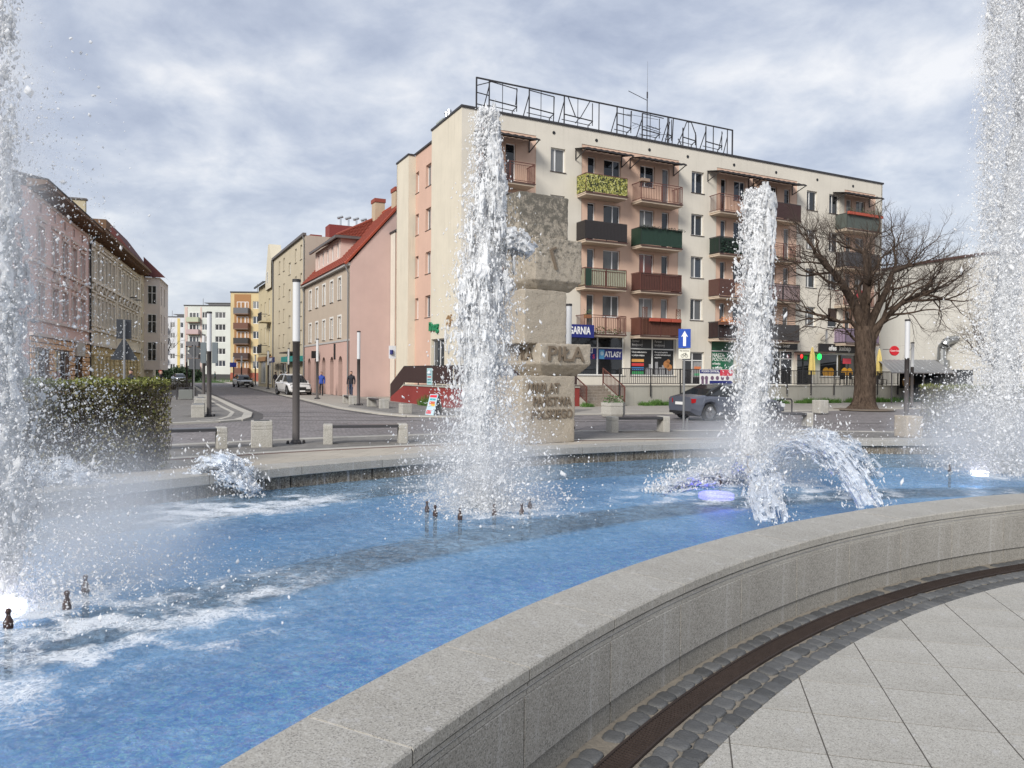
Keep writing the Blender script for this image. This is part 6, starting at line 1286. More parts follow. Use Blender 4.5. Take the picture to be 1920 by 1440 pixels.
# leafy and evergreen trees in the gap between the block and the hall
def leaf_mat(name, a, b_):
    t = NT(name); v = t.coord(); c = t.mix(t.ramp(t.noise(v, 1.7, 4, .7), [(.3, 0), (.7, 1)]), a, b_); gi = t.new('ShaderNodeNewGeometry'); c = t.mix(t.math('MULTIPLY', gi.outputs['Random Per Island'], .8), c, sc(b_, 1.5))
    return t.fin(c, .7, 0, None, .25)
CONL, OLIV, BUD = leaf_mat('needles_dark', (.012, .026, .014), (.035, .055, .028)), leaf_mat('leaves_olive_brown', (.055, .05, .022), (.12, .105, .045)), leaf_mat('buds_brown', (.05, .032, .02), (.10, .07, .035))
def np_leaves(name, pts, size, mat, parent, g_, loc=(0, 0, 0), elong=.5, kind='stuff'):
    n = len(pts); u = g_.normal(size=(n, 3)); u /= np.linalg.norm(u, axis=1)[:, None]; w = np.cross(u, g_.normal(size=(n, 3))); w /= np.linalg.norm(w, axis=1)[:, None]; s_ = size*g_.uniform(.6, 1.35, n)[:, None]
    v = np.stack([pts-u*s_, pts-w*s_*elong, pts+u*s_, pts+w*s_*elong], 1).reshape(-1, 3); o = lk(name, np_mesh(name, v, np.arange(n*4).reshape(-1, 4), mat, False), parent, loc)
    if kind: o['kind'] = kind
    return o
def foliage(o, blobs, n, size, mat, seed):
    g_ = np.random.default_rng(seed); ps = []
    for cx_, cy_2, cz_, r in blobs:
        m = int(n*r*r); d = g_.normal(size=(m, 3)); d /= np.linalg.norm(d, axis=1)[:, None]; ps.append(np.array([cx_, cy_2, cz_])+d*r*(g_.random((m, 1))**.45)*g_.uniform(.75, 1.15, (m, 1)))
    return np_leaves('crown', np.concatenate(ps), size, mat, o, g_)
for x, y, h_, lab, sd in ((31.5, 66, 6.5, 'dark conifer in the gap between the block and the hall', 1), (33.0, 70, 5.2, 'lower dark conifer against the side of the hall', 2)):
    o = thing('conifer_tree', lab, 'tree', (x, y, 0)); part('trunk', MB().tube((0, 0, 0), (0, 0, h_), .16, .03, 8), BARK, o); g_ = np.random.default_rng(sd); m = 9000; z = g_.random(m)**.8*h_*.95+.3; r = (1-z/h_/1.02).clip(.02)*2.1*g_.random(m)**.4; r *= .75+.35*np.sin(z*5+g_.uniform(0, 1, m)); a = g_.uniform(0, 2*PI, m)
    np_leaves('crown', np.stack([r*np.cos(a), r*np.sin(a), z-.15*r], 1), .16, CONL, o, g_, elong=.3)
o = thing('leafy_tree', 'olive brown budding tree behind the conifers beside the hall', 'tree', (33.5, 74, 0)); part('trunk', MB().tube((0, 0, 0), (0, 0, 6), .3, .12, 9), BARK, o); g_ = np.random.default_rng(3)
foliage(o, [(g_.normal()*1.6, g_.normal()*1.2, 3+g_.random()*6.5, g_.uniform(.8, 1.6)) for _ in range(16)], 800, .12, OLIV, 4)
a, f = MB(), MB()
for k in range(7): grow(a, f, Vector((0, 0, 3+k*.5)), Vector((math.cos(k*2.3), math.sin(k*2.3), 1.2)).normalized(), 2.4, .11, 3, g_, .06)
part('limbs', a, BARK, o); part('twigs', f, TWIG, o, kind='stuff')
o = thing('shrub', 'dark evergreen shrubs before the white apartment block', 'shrub', (-62, 128, 0)); foliage(o, [(k*1.6-4, RNG.normal()*.5, .9+RNG.random()*.9, 1.3) for k in range(8)], 500, .2, CONL, 8); part('stem', MB().tube((0, 0, 0), (0, 0, 1), .1, .05, 6), BARK, o)
# clipped hedges: twigs and small leaves
HLEAF, HTOP = leaf_mat('hedge_leaf_dark', (.085, .072, .042), (.145, .135, .062)), leaf_mat('hedge_leaf_fresh', (.085, .105, .028), (.155, .165, .048))
def hedge(label, path_, h_, dep, n, seed, z0=.0, side=1):
    """hedge along a polyline of ground points (front edge)"""
    g_ = np.random.default_rng(seed); x0, y0 = path_[0]; o = thing('hedge', label, 'hedge', (x0, y0, 0)); P_ = np.array(path_, float)-np.array(path_[0]); seg_ = np.linalg.norm(np.diff(P_, axis=0), axis=1); cum = np.r_[0, np.cumsum(seg_)]; L_ = cum[-1]
    def place(s_, q, z):
        i = np.clip(np.searchsorted(cum, s_, 'right')-1, 0, len(seg_)-1); f = ((s_-cum[i])/seg_[i])[:, None]; p = P_[i]*(1-f)+P_[i+1]*f; d = (P_[i+1]-P_[i])/seg_[i][:, None]; nrm = np.stack([-d[:, 1], d[:, 0]], 1)*side; p = p+nrm*q[:, None]; return np.c_[p, z]
    # outline: mostly the skin of the hedge, loose at the edges
    m = n; s_ = g_.uniform(0, L_, m); q = dep*g_.beta(.55, .9, m); z = h_*g_.beta(1.0, .8, m); bulge = .05*np.sin(s_*5)+.05*np.sin(z*6+s_*2)
    lp = place(s_, q+bulge+g_.normal(size=m)*.03, z+g_.normal(size=m)*.02); np_leaves('leaves', lp, .028, HLEAF, o, g_, elong=.55)
    m = n//3; s_ = g_.uniform(0, L_, m); q = g_.uniform(-.03, dep, m); z = h_+g_.normal(size=m)*.035+.025*np.sin(s_*7); np_leaves('leaves', place(s_, q, z), .028, HTOP, o, g_, elong=.6)
    m = n//14; s_ = g_.uniform(0, L_, m); q = g_.uniform(0, dep*.5, m); z = h_*g_.uniform(.6, 1, m); np_leaves('leaves', place(s_, q, z), .028, HTOP, o, g_, elong=.6)
    tw = MB(); m = n//8; s_ = g_.uniform(0, L_, m); q = dep*g_.beta(.7, 1.2, m); z = g_.uniform(0, h_*.85, m); A_ = place(s_, q, z); B_ = place(np.clip(s_+g_.normal(size=m)*.14, 0, L_), q+g_.normal(size=m)*.09, np.minimum(z+g_.uniform(.12, .4, m), h_*1.02))
    for p0, p1 in zip(A_, B_): tw.tube(tuple(p0), tuple(p1), .0055, .003, 3, False)
    for k in range(int(L_*7)): s0 = np.array([g_.uniform(0, L_)]); q0 = np.array([g_.uniform(.1, dep-.1)]); tw.tube(tuple(place(s0, q0, np.array([0.]))[0]), tuple(place(s0, q0+g_.normal()*.08, np.array([h_*.6]))[0]), .014, .007, 4)
    part('twigs', tw, TWIG, o, kind='stuff'); return o
hedge('long clipped hedge with sparse brown and green leaves at the left behind the fountain', [(-5.85, 12.75), (-6.6, 12.15), (-7.7, 11.2), (-8.8, 10.0), (-10.0, 8.4)], 1.5, 1.05, 30000, 21, side=-1)
hedge('clipped hedge behind the right fountain jet beside the granite cube', [(12.7, 22.6), (14.4, 22.2), (17.5, 21.4), (21, 20.2)], 1.42, 1.1, 22000, 22, side=1)
hedge('low hedge strip far left along the tenements', [(-29, 62), (-33, 74), (-37, 86)], 1.0, .8, 2500, 23, side=1)
# grass and weeds at the foot of the terrace wall
GRASS = leaf_mat('grass_green', (.03, .075, .015), (.07, .14, .03))
def grass_strip(segs, n, seed, h_=.28):
    g_ = np.random.default_rng(seed); V = []
    for (x0, x1, y0, y1) in segs:
        m = int(n*(x1-x0)); x = g_.uniform(x0, x1, m); y = g_.uniform(y0, y1, m); hh = h_*(.6+.6*np.sin(x*2.3)**2)*g_.uniform(.5, 1.2, m); a = g_.uniform(0, PI, m); lean = g_.normal(size=(m, 2))*.08
        p = np.stack([x, y, np.zeros(m)], 1); d = np.stack([np.cos(a), np.sin(a), np.zeros(m)], 1)*.016; tip = p+np.stack([lean[:, 0], lean[:, 1], hh], 1); V.append(np.stack([p-d, p+d, tip+d*.2, tip-d*.2], 1).reshape(-1, 3))
    v = np.concatenate(V); return np_mesh('grass', v, np.arange(len(v)).reshape(-1, 4), GRASS, False)
o = lk('grass', grass_strip([(9.2, 14.2, -4.75, -4.05), (16, 20.5, -4.7, -4.05), (21.5, 25.2, -4.7, -4.05), (26, 35, -4.7, -4.05), (5.0, 5.6, -5.1, -4.6)], 520, 31), None, (BX, BY, 0), BR); o['kind'] = 'stuff'
o = lk('grass', grass_strip([(-2.6, -2.1, -1.6, -.2)], 500, 32, .5), None, (BX, BY, 0), BR); o['kind'] = 'stuff'
gm_ = grass_strip([(-95, -45, 127, 131)], 60, 33, .7); o = lk('grass', gm_, None); o['kind'] = 'stuff'
struct('lawn', MB().quad((-110, 118, -.02), (-46, 118, -.02), (-46, 138, -.02), (-110, 172, -.02)), M('lawn_green', (.055, .10, .03), .9, .3, 2.))
# ---------------------------------------------------------------- cars
def paint(name, col, rough=.28, metal=.0):
    t = NT(name); t.b.inputs['Coat Weight'].default_value = .6; t.b.inputs['Coat Roughness'].default_value = .08
    c = t.mix(t.noise(t.coord(), 2.2, 4), sc(col, .92), sc(col, 1.05)); return t.fin(c, rough, metal)
TYRE = M('tyre_rubber', (.014, .014, .014), .85, .2, 8.); RIM = M('alloy_rim', (.36, .36, .37), .3, .05, metal=.8); CGL = glass('car_glass', (.02, .024, .028), .05, .2)
LAMPC = M('headlamp_clear', (.62, .64, .66), .12, .05); TAIL = M('tail_lamp_red', (.42, .012, .016), .2, .1); TRIM = M('black_trim', (.016, .016, .017), .5, .1)
def car(name, label, loc, heading, body, roof, L_, W_, pm, suv=False, rear=False):
    """heading: direction of the nose in degrees from +X; body/roof: side outlines (x from tail to nose, z)"""
    o = thing(name, label, 'car', loc, R(heading)); hw = W_/2
    xs = [p[0] for p in body]; wx = (.78 if not suv else .86, L_-.86 if not suv else L_-.9); wr = .33 if not suv else .38; zl = .22 if not suv else .28
    def belt(x): return np.interp(x, xs, [p[1] for p in body])
    st_ = sorted(set([0, .06, .25, .5]+[wx[0]+d for d in (-wr-.06, -wr*.7, 0, wr*.7, wr+.06)]+[wx[1]+d for d in (-wr-.06, -wr*.7, 0, wr*.7, wr+.06)]+[L_*.35, L_*.5, L_*.62, L_-.45, L_-.22, L_-.07, L_])); rings = []
    for x in st_:
        tp = min(1, .80+.2*min(x/.45, 1))*min(1, .72+.28*min((L_-x)/.75, 1)); w_ = hw*tp; zb = belt(x); arch = 0
        for w0 in wx:
            d = abs(x-w0)
            if d < wr+.05: arch = max(arch, math.sqrt(max(0, (wr+.05)**2-d*d)))
        lo = max(zl if .15 < x < L_-.15 else zl+.12, (wr+arch*.98) if arch else 0); zm = lo+(zb-lo)*.55
        rings.append([(x, -w_*.90, lo), (x, -w_*1.0, lo+(zm-lo)*.45), (x, -w_, zm), (x, -w_*.965, zb-.07), (x, -w_*.86, zb), (x, 0, zb+.03), (x, w_*.86, zb), (x, w_*.965, zb-.07), (x, w_, zm), (x, w_*1.0, lo+(zm-lo)*.45), (x, w_*.90, lo)])
    part('body', MB().loft(rings), pm, o, smooth=False)
    part('underbody', MB().box(.3, L_-.3, -hw*.8, hw*.8, .18, belt(L_*.5)-.15), TRIM, o)
    # greenhouse
    rx = [p[0] for p in roof]; rz = [p[1] for p in roof]; x0, x1 = rx[0], rx[-1]; rr2 = []
    for x, z in roof:
        zb = belt(x)-.01; k = (z-zb)/max(1e-3, max(rz)-zb); wb, wt = hw*.86, hw*(.86-.20*k); rr2.append([(x, -wb, zb), (x, -wt, max(z-.05, zb)), (x, -wt*.86, z), (x, wt*.86, z), (x, wt, max(z-.05, zb)), (x, wb, zb)])
    part('cabin', MB().loft(rr2), CGL, o)
    # roof skin and pillars
    top = [(x, z) for x, z in roof if z > max(rz)-.12]; rs = MB(); wt = hw*.655
    rs.loft([[(x, -wt, z-.06), (x, -wt*.9, z+.012), (x, wt*.9, z+.012), (x, wt, z-.06)] for x, z in [(top[0][0]-.05, top[0][1]-.02)]+top+[(top[-1][0]+.06, top[-1][1]-.03)]]); part('roof', rs, pm, o)
    def side(x, s_, f):  # point on the side glass at height fraction f
        z = np.interp(x, rx, rz); zb = belt(x)-.01; return (x, s_*hw*(.86-.20*f*(z-zb)/max(1e-3, max(rz)-zb))+s_*.008, zb+(z-zb)*f)
    pl = MB()
    for s_ in (-1, 1):
        for xa, xb in ((roof[0][0], top[0][0]), (top[-1][0], roof[-1][0])): pl.bar(side(xa+.03*(1 if xa < xb else -1), s_, .05), side(xb, s_, .95), .09)
        pl.bar(side(L_*.47, s_, 0), side(L_*.47-.04, s_, .97), .06)
        pl.bar(side(roof[0][0]+.1, s_, .02), side(roof[-1][0]-.1, s_, .02), .035)
    part('pillars', pl, pm if suv else TRIM, o)
    if not suv:
        cr = MB()
        for s_ in (-1, 1):
            seq = [side(roof[0][0]+.25, s_, .25), side(roof[1][0]+.05, s_, .72), side(top[0][0]+.2, s_, .93), side(L_*.5, s_, .95)]
            for p, q in zip(seq[:-1], seq[1:]): cr.bar(p, q, .03)
        part('window_trim', cr, CHROME, o)
    ty = MB(); ty.lathe([(wr-.10, -.1), (wr-.015, -.105), (wr, -.07), (wr, .07), (wr-.015, .105), (wr-.10, .1)], 0, 0, 22, False); ty.v = [(x, z, y) for x, y, z in ty.v]; tm = ty.mesh('tyre', TYRE, True)
    ri = MB(); ri.lathe([(wr-.1, -.085), (.06, -.07), (.0, -.07)], 0, 0, 20); 
    for k in range(5): a = 2*PI*k/5; ri.bar((.05*math.cos(a), .05*math.sin(a), -.1), ((wr-.1)*math.cos(a), (wr-.1)*math.sin(a), -.1), .07)
    ri.v = [(x, z, y) for x, y, z in ri.v]; rm_ = ri.mesh('rim', RIM)
    for x in wx:
        for s_ in (-1, 1):
            w = lk('wheel', tm, o, (x, s_*(hw-.12), wr)); 
            r_ = lk('rim', rm_, w)
            if s_ > 0: r_.rotation_euler = (0, 0, PI)
    for s_ in (-1, 1):
        b = MB(); zf = belt(L_-.25)
        y0, y1 = sorted((s_*hw*.48, s_*hw*.80)); b.loft([[(L_-.42, y0, zf-.20), (L_-.42, y1, zf-.20), (L_-.42, y1, zf-.03), (L_-.42, y0, zf-.03)], [(L_-.02, y0, zf-.21), (L_-.17, y1, zf-.20), (L_-.17, y1, zf-.05), (L_-.04, y0, zf-.08)]]); part('headlight', b, LAMPC, o)
        b = MB(); zt_ = belt(.1); y0, y1 = sorted((s_*hw*.50, s_*hw*.86)); b.loft([[(-.012, y0, zt_-.24), (.05, y1, zt_-.24), (.05, y1, zt_-.07), (-.012, y0, zt_-.07)], [(.3, y0, zt_-.22), (.42, y1*1.045, zt_-.2), (.42, y1*1.045, zt_-.1), (.3, y0, zt_-.08)]]); part('tail_light', b, TAIL, o)
        b = MB().bbox(-.09, .09, -.11, .11, -.07, .07, .03); part('mirror', b, pm, o, (np.interp(.6, [0, 1], [x0, x1])+.45, s_*(hw+.06), belt(L_*.6)+.07))
        part('door_handle', MB().box(-.09, .09, -.012, .012, -.015, .015), CHROME if not suv else pm, o, (L_*.36, s_*hw*.985, belt(L_*.36)-.14))
    zf = belt(L_-.1); part('grille', MB().bbox(L_-.02, L_+.012, -hw*.36, hw*.36, zf-.36, zf-.06, .006), TRIM, o); part('lower_intake', MB().box(L_-.03, L_+.008, -hw*.7, hw*.7, zl+.1, zl+.24), TRIM, o)
    part('number_plate', MB().box(L_+.012, L_+.02, -.26, .26, zf-.42, zf-.31), WHITEP, o); part('number_plate', MB().box(-.03, -.015, -.26, .26, belt(0)-.30, belt(0)-.19), WHITEP, o); part('bumper_strip', MB().box(-.025, .1, -hw*.72, hw*.72, zl+.06, zl+.16), TRIM, o)
    return o
sed_body = [(0, .92), (.5, 1.0), (1.2, .97), (2.2, .93), (3.2, .91), (3.6, .86), (4.3, .78), (4.72, .66)]; sed_roof = [(.62, .99), (1.05, 1.25), (1.55, 1.40), (2.2, 1.44), (2.75, 1.40), (3.2, 1.18), (3.62, .90)]
car('parked_car', 'dark grey saloon car seen from behind, parked before the terrace wall', (6.62, 29.2, -.05), 24, sed_body, sed_roof, 4.75, 1.82, paint('paint_graphite', (.085, .095, .125)))
suv_body = [(0, 1.0), (.5, 1.03), (1.5, 1.02), (3.0, 1.0), (3.5, .98), (4.1, .90), (4.5, .72)]; suv_roof = [(.12, 1.05), (.45, 1.45), (1.0, 1.62), (2.0, 1.65), (2.6, 1.58), (3.1, 1.30), (3.5, 1.0)]
car('parked_car', 'white sport utility car parked facing the square behind the tall lamp', (-18.35, 60.0, -.05), -58, suv_body, suv_roof, 4.6, 1.88, paint('paint_white', (.70, .70, .70)), True)
car('parked_car', 'silver saloon car parked by the pavement before the gabled house', (-32.9, 89.5, -.05), -60, sed_body, sed_roof, 4.6, 1.78, paint('paint_silver', (.40, .41, .41), .3, .5))
o = car('moving_car', 'pale blue car with a lit headlight at the far end of the street', (-54.8, 121, -.05), -55, sed_body, sed_roof, 4.5, 1.78, paint('paint_pale_blue', (.38, .42, .50), .3, .3))
t = NT('lit_headlight'); t.b.inputs['Emission Color'].default_value = (1, .97, .9, 1); t.b.inputs['Emission Strength'].default_value = 4; HLM = t.fin((.8, .8, .8), .3)
for c in o.children:
    if c.name.startswith('headlight'): c.data.materials[0] = HLM
# ---------------------------------------------------------------- people
SKIN = M('skin', (.46, .28, .21), .6, .08); HAIR = M('hair_dark_brown', (.03, .02, .015), .7, .2); SHOE = M('shoe_black', (.015, .014, .014), .5)
def skin_mesh(verts, edges, radii, sub=1):
    me = bpy.data.meshes.new('tmp'); me.from_pydata(verts, edges, []); ob = bpy.data.objects.new('tmp', me); COL.objects.link(ob)
    md = ob.modifiers.new('s', 'SKIN'); md.use_smooth_shade = True
    for i, r in enumerate(radii): me.skin_vertices[0].data[i].radius = r if isinstance(r, tuple) else (r, r); me.skin_vertices[0].data[i].use_root = (i == 0)
    sb = ob.modifiers.new('u', 'SUBSURF'); sb.levels = sub
    m = bpy.data.meshes.new_from_object(ob.evaluated_get(bpy.context.evaluated_depsgraph_get())); bpy.data.objects.remove(ob); bpy.data.meshes.remove(me); return m
def person(label, loc, facing, top, legs, hair=HAIR, h_=1.76, stride=.16, pockets=False, swing=.1, turn=0.):
    """walking or standing figure; local -y is the way it faces"""
    o = thing('person', label, 'person', loc, R(facing)); k = h_/1.76; s = stride
    V = [(0, 0, .96), (0, .01, 1.10), (0, .015, 1.28), (0, .01, 1.42), (0, 0, 1.51), (0, -.015, 1.56),          # 0-5 pelvis..neck
         (.09, 0, .92), (.10, -s*.8, .50), (.105, -s*.75+.02, .09), (.11, -s*.8-.12, .035), (-.09, 0, .92), (-.10, s*.45, .51), (-.105, s*1.25, .13), (-.11, s*1.2-.1, .04),   # legs
         (.19, .01, 1.41), (.25, .02+swing*.5, 1.13), (.23, -.04+swing, .88), (-.19, .01, 1.41), (-.25, .03-swing*.5, 1.13), (-.23, -.08-swing, .88)]
    if pockets: V[16] = (.17, -.10, .97); V[19] = (-.17, -.10, .97); V[15] = (.29, .05, 1.14); V[18] = (-.29, .05, 1.14)
    E_ = [(0, 1), (1, 2), (2, 3), (3, 4), (4, 5), (0, 6), (6, 7), (7, 8), (8, 9), (0, 10), (10, 11), (11, 12), (12, 13), (3, 14), (14, 15), (15, 16), (3, 17), (17, 18), (18, 19)]
    rad_ = [(.155, .115), (.16, .12), (.175, .125), (.16, .11), .06, .052, .095, .066, .048, .045, .095, .066, .048, .045, .075, .055, .042, .075, .055, .042]
    m = skin_mesh([tuple(c*k for c in v) for v in V], E_, [tuple(c*k for c in r) if isinstance(r, tuple) else r*k for r in rad_], 2)
    m.materials.clear()
    for q in (legs, top, SKIN, SHOE): m.materials.append(q)
    for f in m.polygons:
        c = f.center/k; hand = abs(c.x) > .13 and c.z < .90 and c.z > .7 and not pockets
        f.material_index = 2 if c.z > 1.50 or hand else (3 if c.z < .085 else (0 if c.z < .90 and abs(c.x) < .185 else 1))
    lk('body', m, o)
    hb = MB(); rg = []
    for z, rx_, ry_, yy in ((1.545, .035, .045, -.01), (1.575, .058, .075, -.02), (1.62, .072, .092, -.015), (1.67, .078, .098, -.005), (1.72, .074, .092, 0), (1.752, .052, .066, .0), (1.765, .015, .02, 0)): rg.append([(rx_*math.cos(2*PI*i/14)*k, (yy+ry_*math.sin(2*PI*i/14))*k, z*k) for i in range(14)])
    hb.loft(rg); hb.loft([[(-.012*k, -.112*k, 1.625*k), (.012*k, -.112*k, 1.625*k), (.006*k, -.105*k, 1.67*k), (-.006*k, -.105*k, 1.67*k)], [(-.014*k, -.09*k, 1.62*k), (.014*k, -.09*k, 1.62*k), (.01*k, -.09*k, 1.68*k), (-.01*k, -.09*k, 1.68*k)]])
    for s_ in (-1, 1): hb.lathe([(.018*k, 1.63*k), (.022*k, 1.655*k), (.016*k, 1.69*k)], s_*.082*k, .01*k, 6)
    hd = part('head', hb, SKIN, o, smooth=True); b = MB()
    for s_ in (-1, 1): b.lathe([(.009*k, 1.668*k), (.009*k, 1.682*k)], s_*.032*k, -.098*k, 6)
    b.box(-.022*k, .022*k, -.101*k, -.09*k, 1.596*k, 1.603*k); part('face_features', b, HAIR, hd)
    hr = MB(); rg = []
    for z, rx_, ry_, yy in ((1.64, .080, .070, .04), (1.69, .083, .085, .03), (1.735, .080, .096, .012), (1.768, .058, .075, .006), (1.782, .02, .03, 0)): rg.append([(rx_*math.cos(2*PI*i/14)*k, (yy+ry_*math.sin(2*PI*i/14))*k, z*k) for i in range(14)])
    hr.loft(rg); part('hair', hr, hair, o, smooth=True)
    if not pockets:
        for wi, sx_ in ((16, 1), (19, -1)):
            w = Vector(V[wi])*k; fv = [tuple(w), tuple(w+Vector((0, -.01, -.05))*k)]; fe_ = [(0, 1)]; fr_ = [.028*k, (.036*k, .02*k)]
            for q, (dx, L2) in enumerate(((-.024, .075), (-.008, .085), (.008, .08), (.024, .065))):
                b0 = len(fv); base = w+Vector((sx_*.0, dx-.012, -.075))*k; fv += [tuple(base), tuple(base+Vector((-sx_*.008, -.004, -L2*.5))*k), tuple(base+Vector((-sx_*.025, -.006, -L2))*k)]; fe_ += [(1, b0), (b0, b0+1), (b0+1, b0+2)]; fr_ += [.0095*k, .0085*k, .007*k]
            b0 = len(fv); fv += [tuple(w+Vector((-sx_*.01, -.04, -.045))*k), tuple(w+Vector((-sx_*.015, -.055, -.085))*k)]; fe_ += [(0, b0), (b0, b0+1)]; fr_ += [.011*k, .008*k]
            hm = skin_mesh(fv, fe_, fr_, 1); hm.materials.clear(); hm.materials.append(SKIN); lk('hand', hm, o)
    cl = MB(); rg = []
    for z, r_ in ((1.47, .085), (1.53, .075), (1.555, .07)): rg.append([(r_*1.05*math.cos(2*PI*i/12)*k, (r_*math.sin(2*PI*i/12)+.002)*k, z*k) for i in range(12)])
    cl.loft(rg, False, False); part('collar', cl, top, o, smooth=True)
    return o
JBLUE, JDARK, JEAN, TDARK, JGREY = M('jacket_royal_blue', (.02, .06, .33), .7, .2, 9.), M('jacket_black_navy', (.012, .012, .02), .75, .3, 9.), M('jeans_dark_blue', (.025, .04, .085), .85, .25, 9.), M('trousers_black', (.014, .014, .016), .85), M('jacket_charcoal', (.03, .03, .035), .8, .2, 9.)
person('man in a royal blue jacket and black trousers walking past the arches', (-14.15, 55.0, 0), 8, JBLUE, TDARK, swing=.06)
person('man in a dark padded jacket and jeans walking by the corner of the pink house', (-11.2, 51.6, 0), -6, JDARK, JEAN, h_=1.82, swing=.08)
REDH = M('hair_red_dyed', (.22, .03, .02), .7, .2)
for x, y, f, tp, lg, hr_, lab in ((-24.4, 76.5, 150, JDARK, TDARK, HAIR, 'man in black standing with his back turned before the gabled house'), (-22.9, 73.5, 200, JGREY, JEAN, HAIR, 'tall person in dark clothes between the shop and the white car'), (-21.9, 72, 120, JDARK, TDARK, M('cap_white', (.7, .7, .7), .7), 'person in dark jacket with pale cap just behind the white car'), (-20.3, 39.5, -20, JDARK, TDARK, HAIR, 'dark haired man in black seen above the left hedge'), (-19.2, 40.5, 80, JDARK, JEAN, REDH, 'red haired person in black seen in profile above the left hedge'), (-54.5, 136, 90, M('coat_teal_grey', (.06, .10, .11), .8), TDARK, HAIR, 'tiny distant walker before the mint block')):
    person(lab, (x, y, 0), f, tp, lg, hr_, stride=.05, pockets=True)
# ---------------------------------------------------------------- fountain jets: turbulent white water as iso-surfaces, plus loose drops
import openvdb
t = NT('white_water'); v = t.coord()
gm = t.new('ShaderNodeNewGeometry').outputs['Normal']; rv = t.new('ShaderNodeVectorMath', {0: v, 1: (1, 1, 0)}, operation='MULTIPLY').outputs[0]; rv = t.new('ShaderNodeVectorMath', {0: rv}, operation='NORMALIZE').outputs[0]
rv = t.new('ShaderNodeVectorTransform', {0: rv}, vector_type='NORMAL', convert_from='OBJECT', convert_to='WORLD').outputs[0]; nm = t.new('ShaderNodeVectorMath', {0: t.new('ShaderNodeVectorMath', {0: gm, 1: (.55, .55, .55)}, operation='MULTIPLY').outputs[0], 1: t.new('ShaderNodeVectorMath', {0: rv, 1: (.6, .6, .6)}, operation='MULTIPLY').outputs[0]}, operation='ADD').outputs[0]
nm = t.new('ShaderNodeVectorMath', {0: t.new('ShaderNodeVectorMath', {0: nm, 1: (0, 0, .35)}, operation='ADD').outputs[0]}, operation='NORMALIZE').outputs[0]
df = t.new('ShaderNodeBsdfDiffuse', {'Color': (.96, .975, .99), 'Normal': nm}); tl = t.new('ShaderNodeBsdfTranslucent', {'Color': (.96, .98, .99), 'Normal': nm}); g1 = t.new('ShaderNodeBsdfGlossy', {'Color': (1, 1, 1), 'Roughness': .3})
a1 = t.new('ShaderNodeMixShader', {0: .28, 1: df.outputs[0], 2: tl.outputs[0]}); a2 = t.new('ShaderNodeMixShader', {0: t.math('MULTIPLY', t.new('ShaderNodeFresnel', {'IOR': 1.33}).outputs[0], .4), 1: a1.outputs[0], 2: g1.outputs[0]})
trp = t.new('ShaderNodeBsdfTransparent', {'Color': (1, 1, 1)}); a3 = t.new('ShaderNodeMixShader', {0: t.ramp(t.noise(v, 26, 4, .7), [(.3, .40), (.70, 1.)]), 1: trp.outputs[0], 2: a2.outputs[0]})
t.l.new(a3.outputs[0], t.out.inputs['Surface']); t.n.remove(t.b); WW = t.m
t = NT('clear_water'); v = t.coord(); nm = t.bump(t.noise(v, 30, 3, .6), .4, .012); tr = t.new('ShaderNodeBsdfTransparent', {'Color': (.93, .96, 1)}); df = t.new('ShaderNodeBsdfDiffuse', {'Color': (.82, .87, .93), 'Normal': nm}); g1 = t.new('ShaderNodeBsdfGlossy', {'Color': (1, 1, 1), 'Roughness': .12, 'Normal': nm})
a1 = t.new('ShaderNodeMixShader', {0: t.ramp(t.noise(v, 9, 4, .65), [(.35, .16), (.68, .62)]), 1: tr.outputs[0], 2: df.outputs[0]}); a2 = t.new('ShaderNodeMixShader', {0: t.math('MULTIPLY', t.new('ShaderNodeFresnel', {'IOR': 1.33, 'Normal': nm}).outputs[0], .8), 1: a1.outputs[0], 2: g1.outputs[0]})
t.l.new(a2.outputs[0], t.out.inputs['Surface']); t.n.remove(t.b); CW_ = t.m

t = NT('fine_spray'); v = t.coord(); gm = t.new('ShaderNodeNewGeometry').outputs['Normal']; nm = t.new('ShaderNodeVectorMath', {0: t.new('ShaderNodeVectorMath', {0: t.new('ShaderNodeVectorMath', {0: gm, 1: (.5, .5, .5)}, operation='MULTIPLY').outputs[0], 1: (-.12, -.4, .45)}, operation='ADD').outputs[0]}, operation='NORMALIZE').outputs[0]
df = t.new('ShaderNodeBsdfDiffuse', {'Color': (.97, .98, .99), 'Normal': nm}); tl = t.new('ShaderNodeBsdfTranslucent', {'Color': (.97, .98, .99)}); a1 = t.new('ShaderNodeMixShader', {0: .35, 1: df.outputs[0], 2: tl.outputs[0]}); trp = t.new('ShaderNodeBsdfTransparent', {'Color': (1, 1, 1)}); a3 = t.new('ShaderNodeMixShader', {0: .62, 1: trp.outputs[0], 2: a1.outputs[0]})
t.l.new(a3.outputs[0], t.out.inputs['Surface']); t.n.remove(t.b); FS = t.m

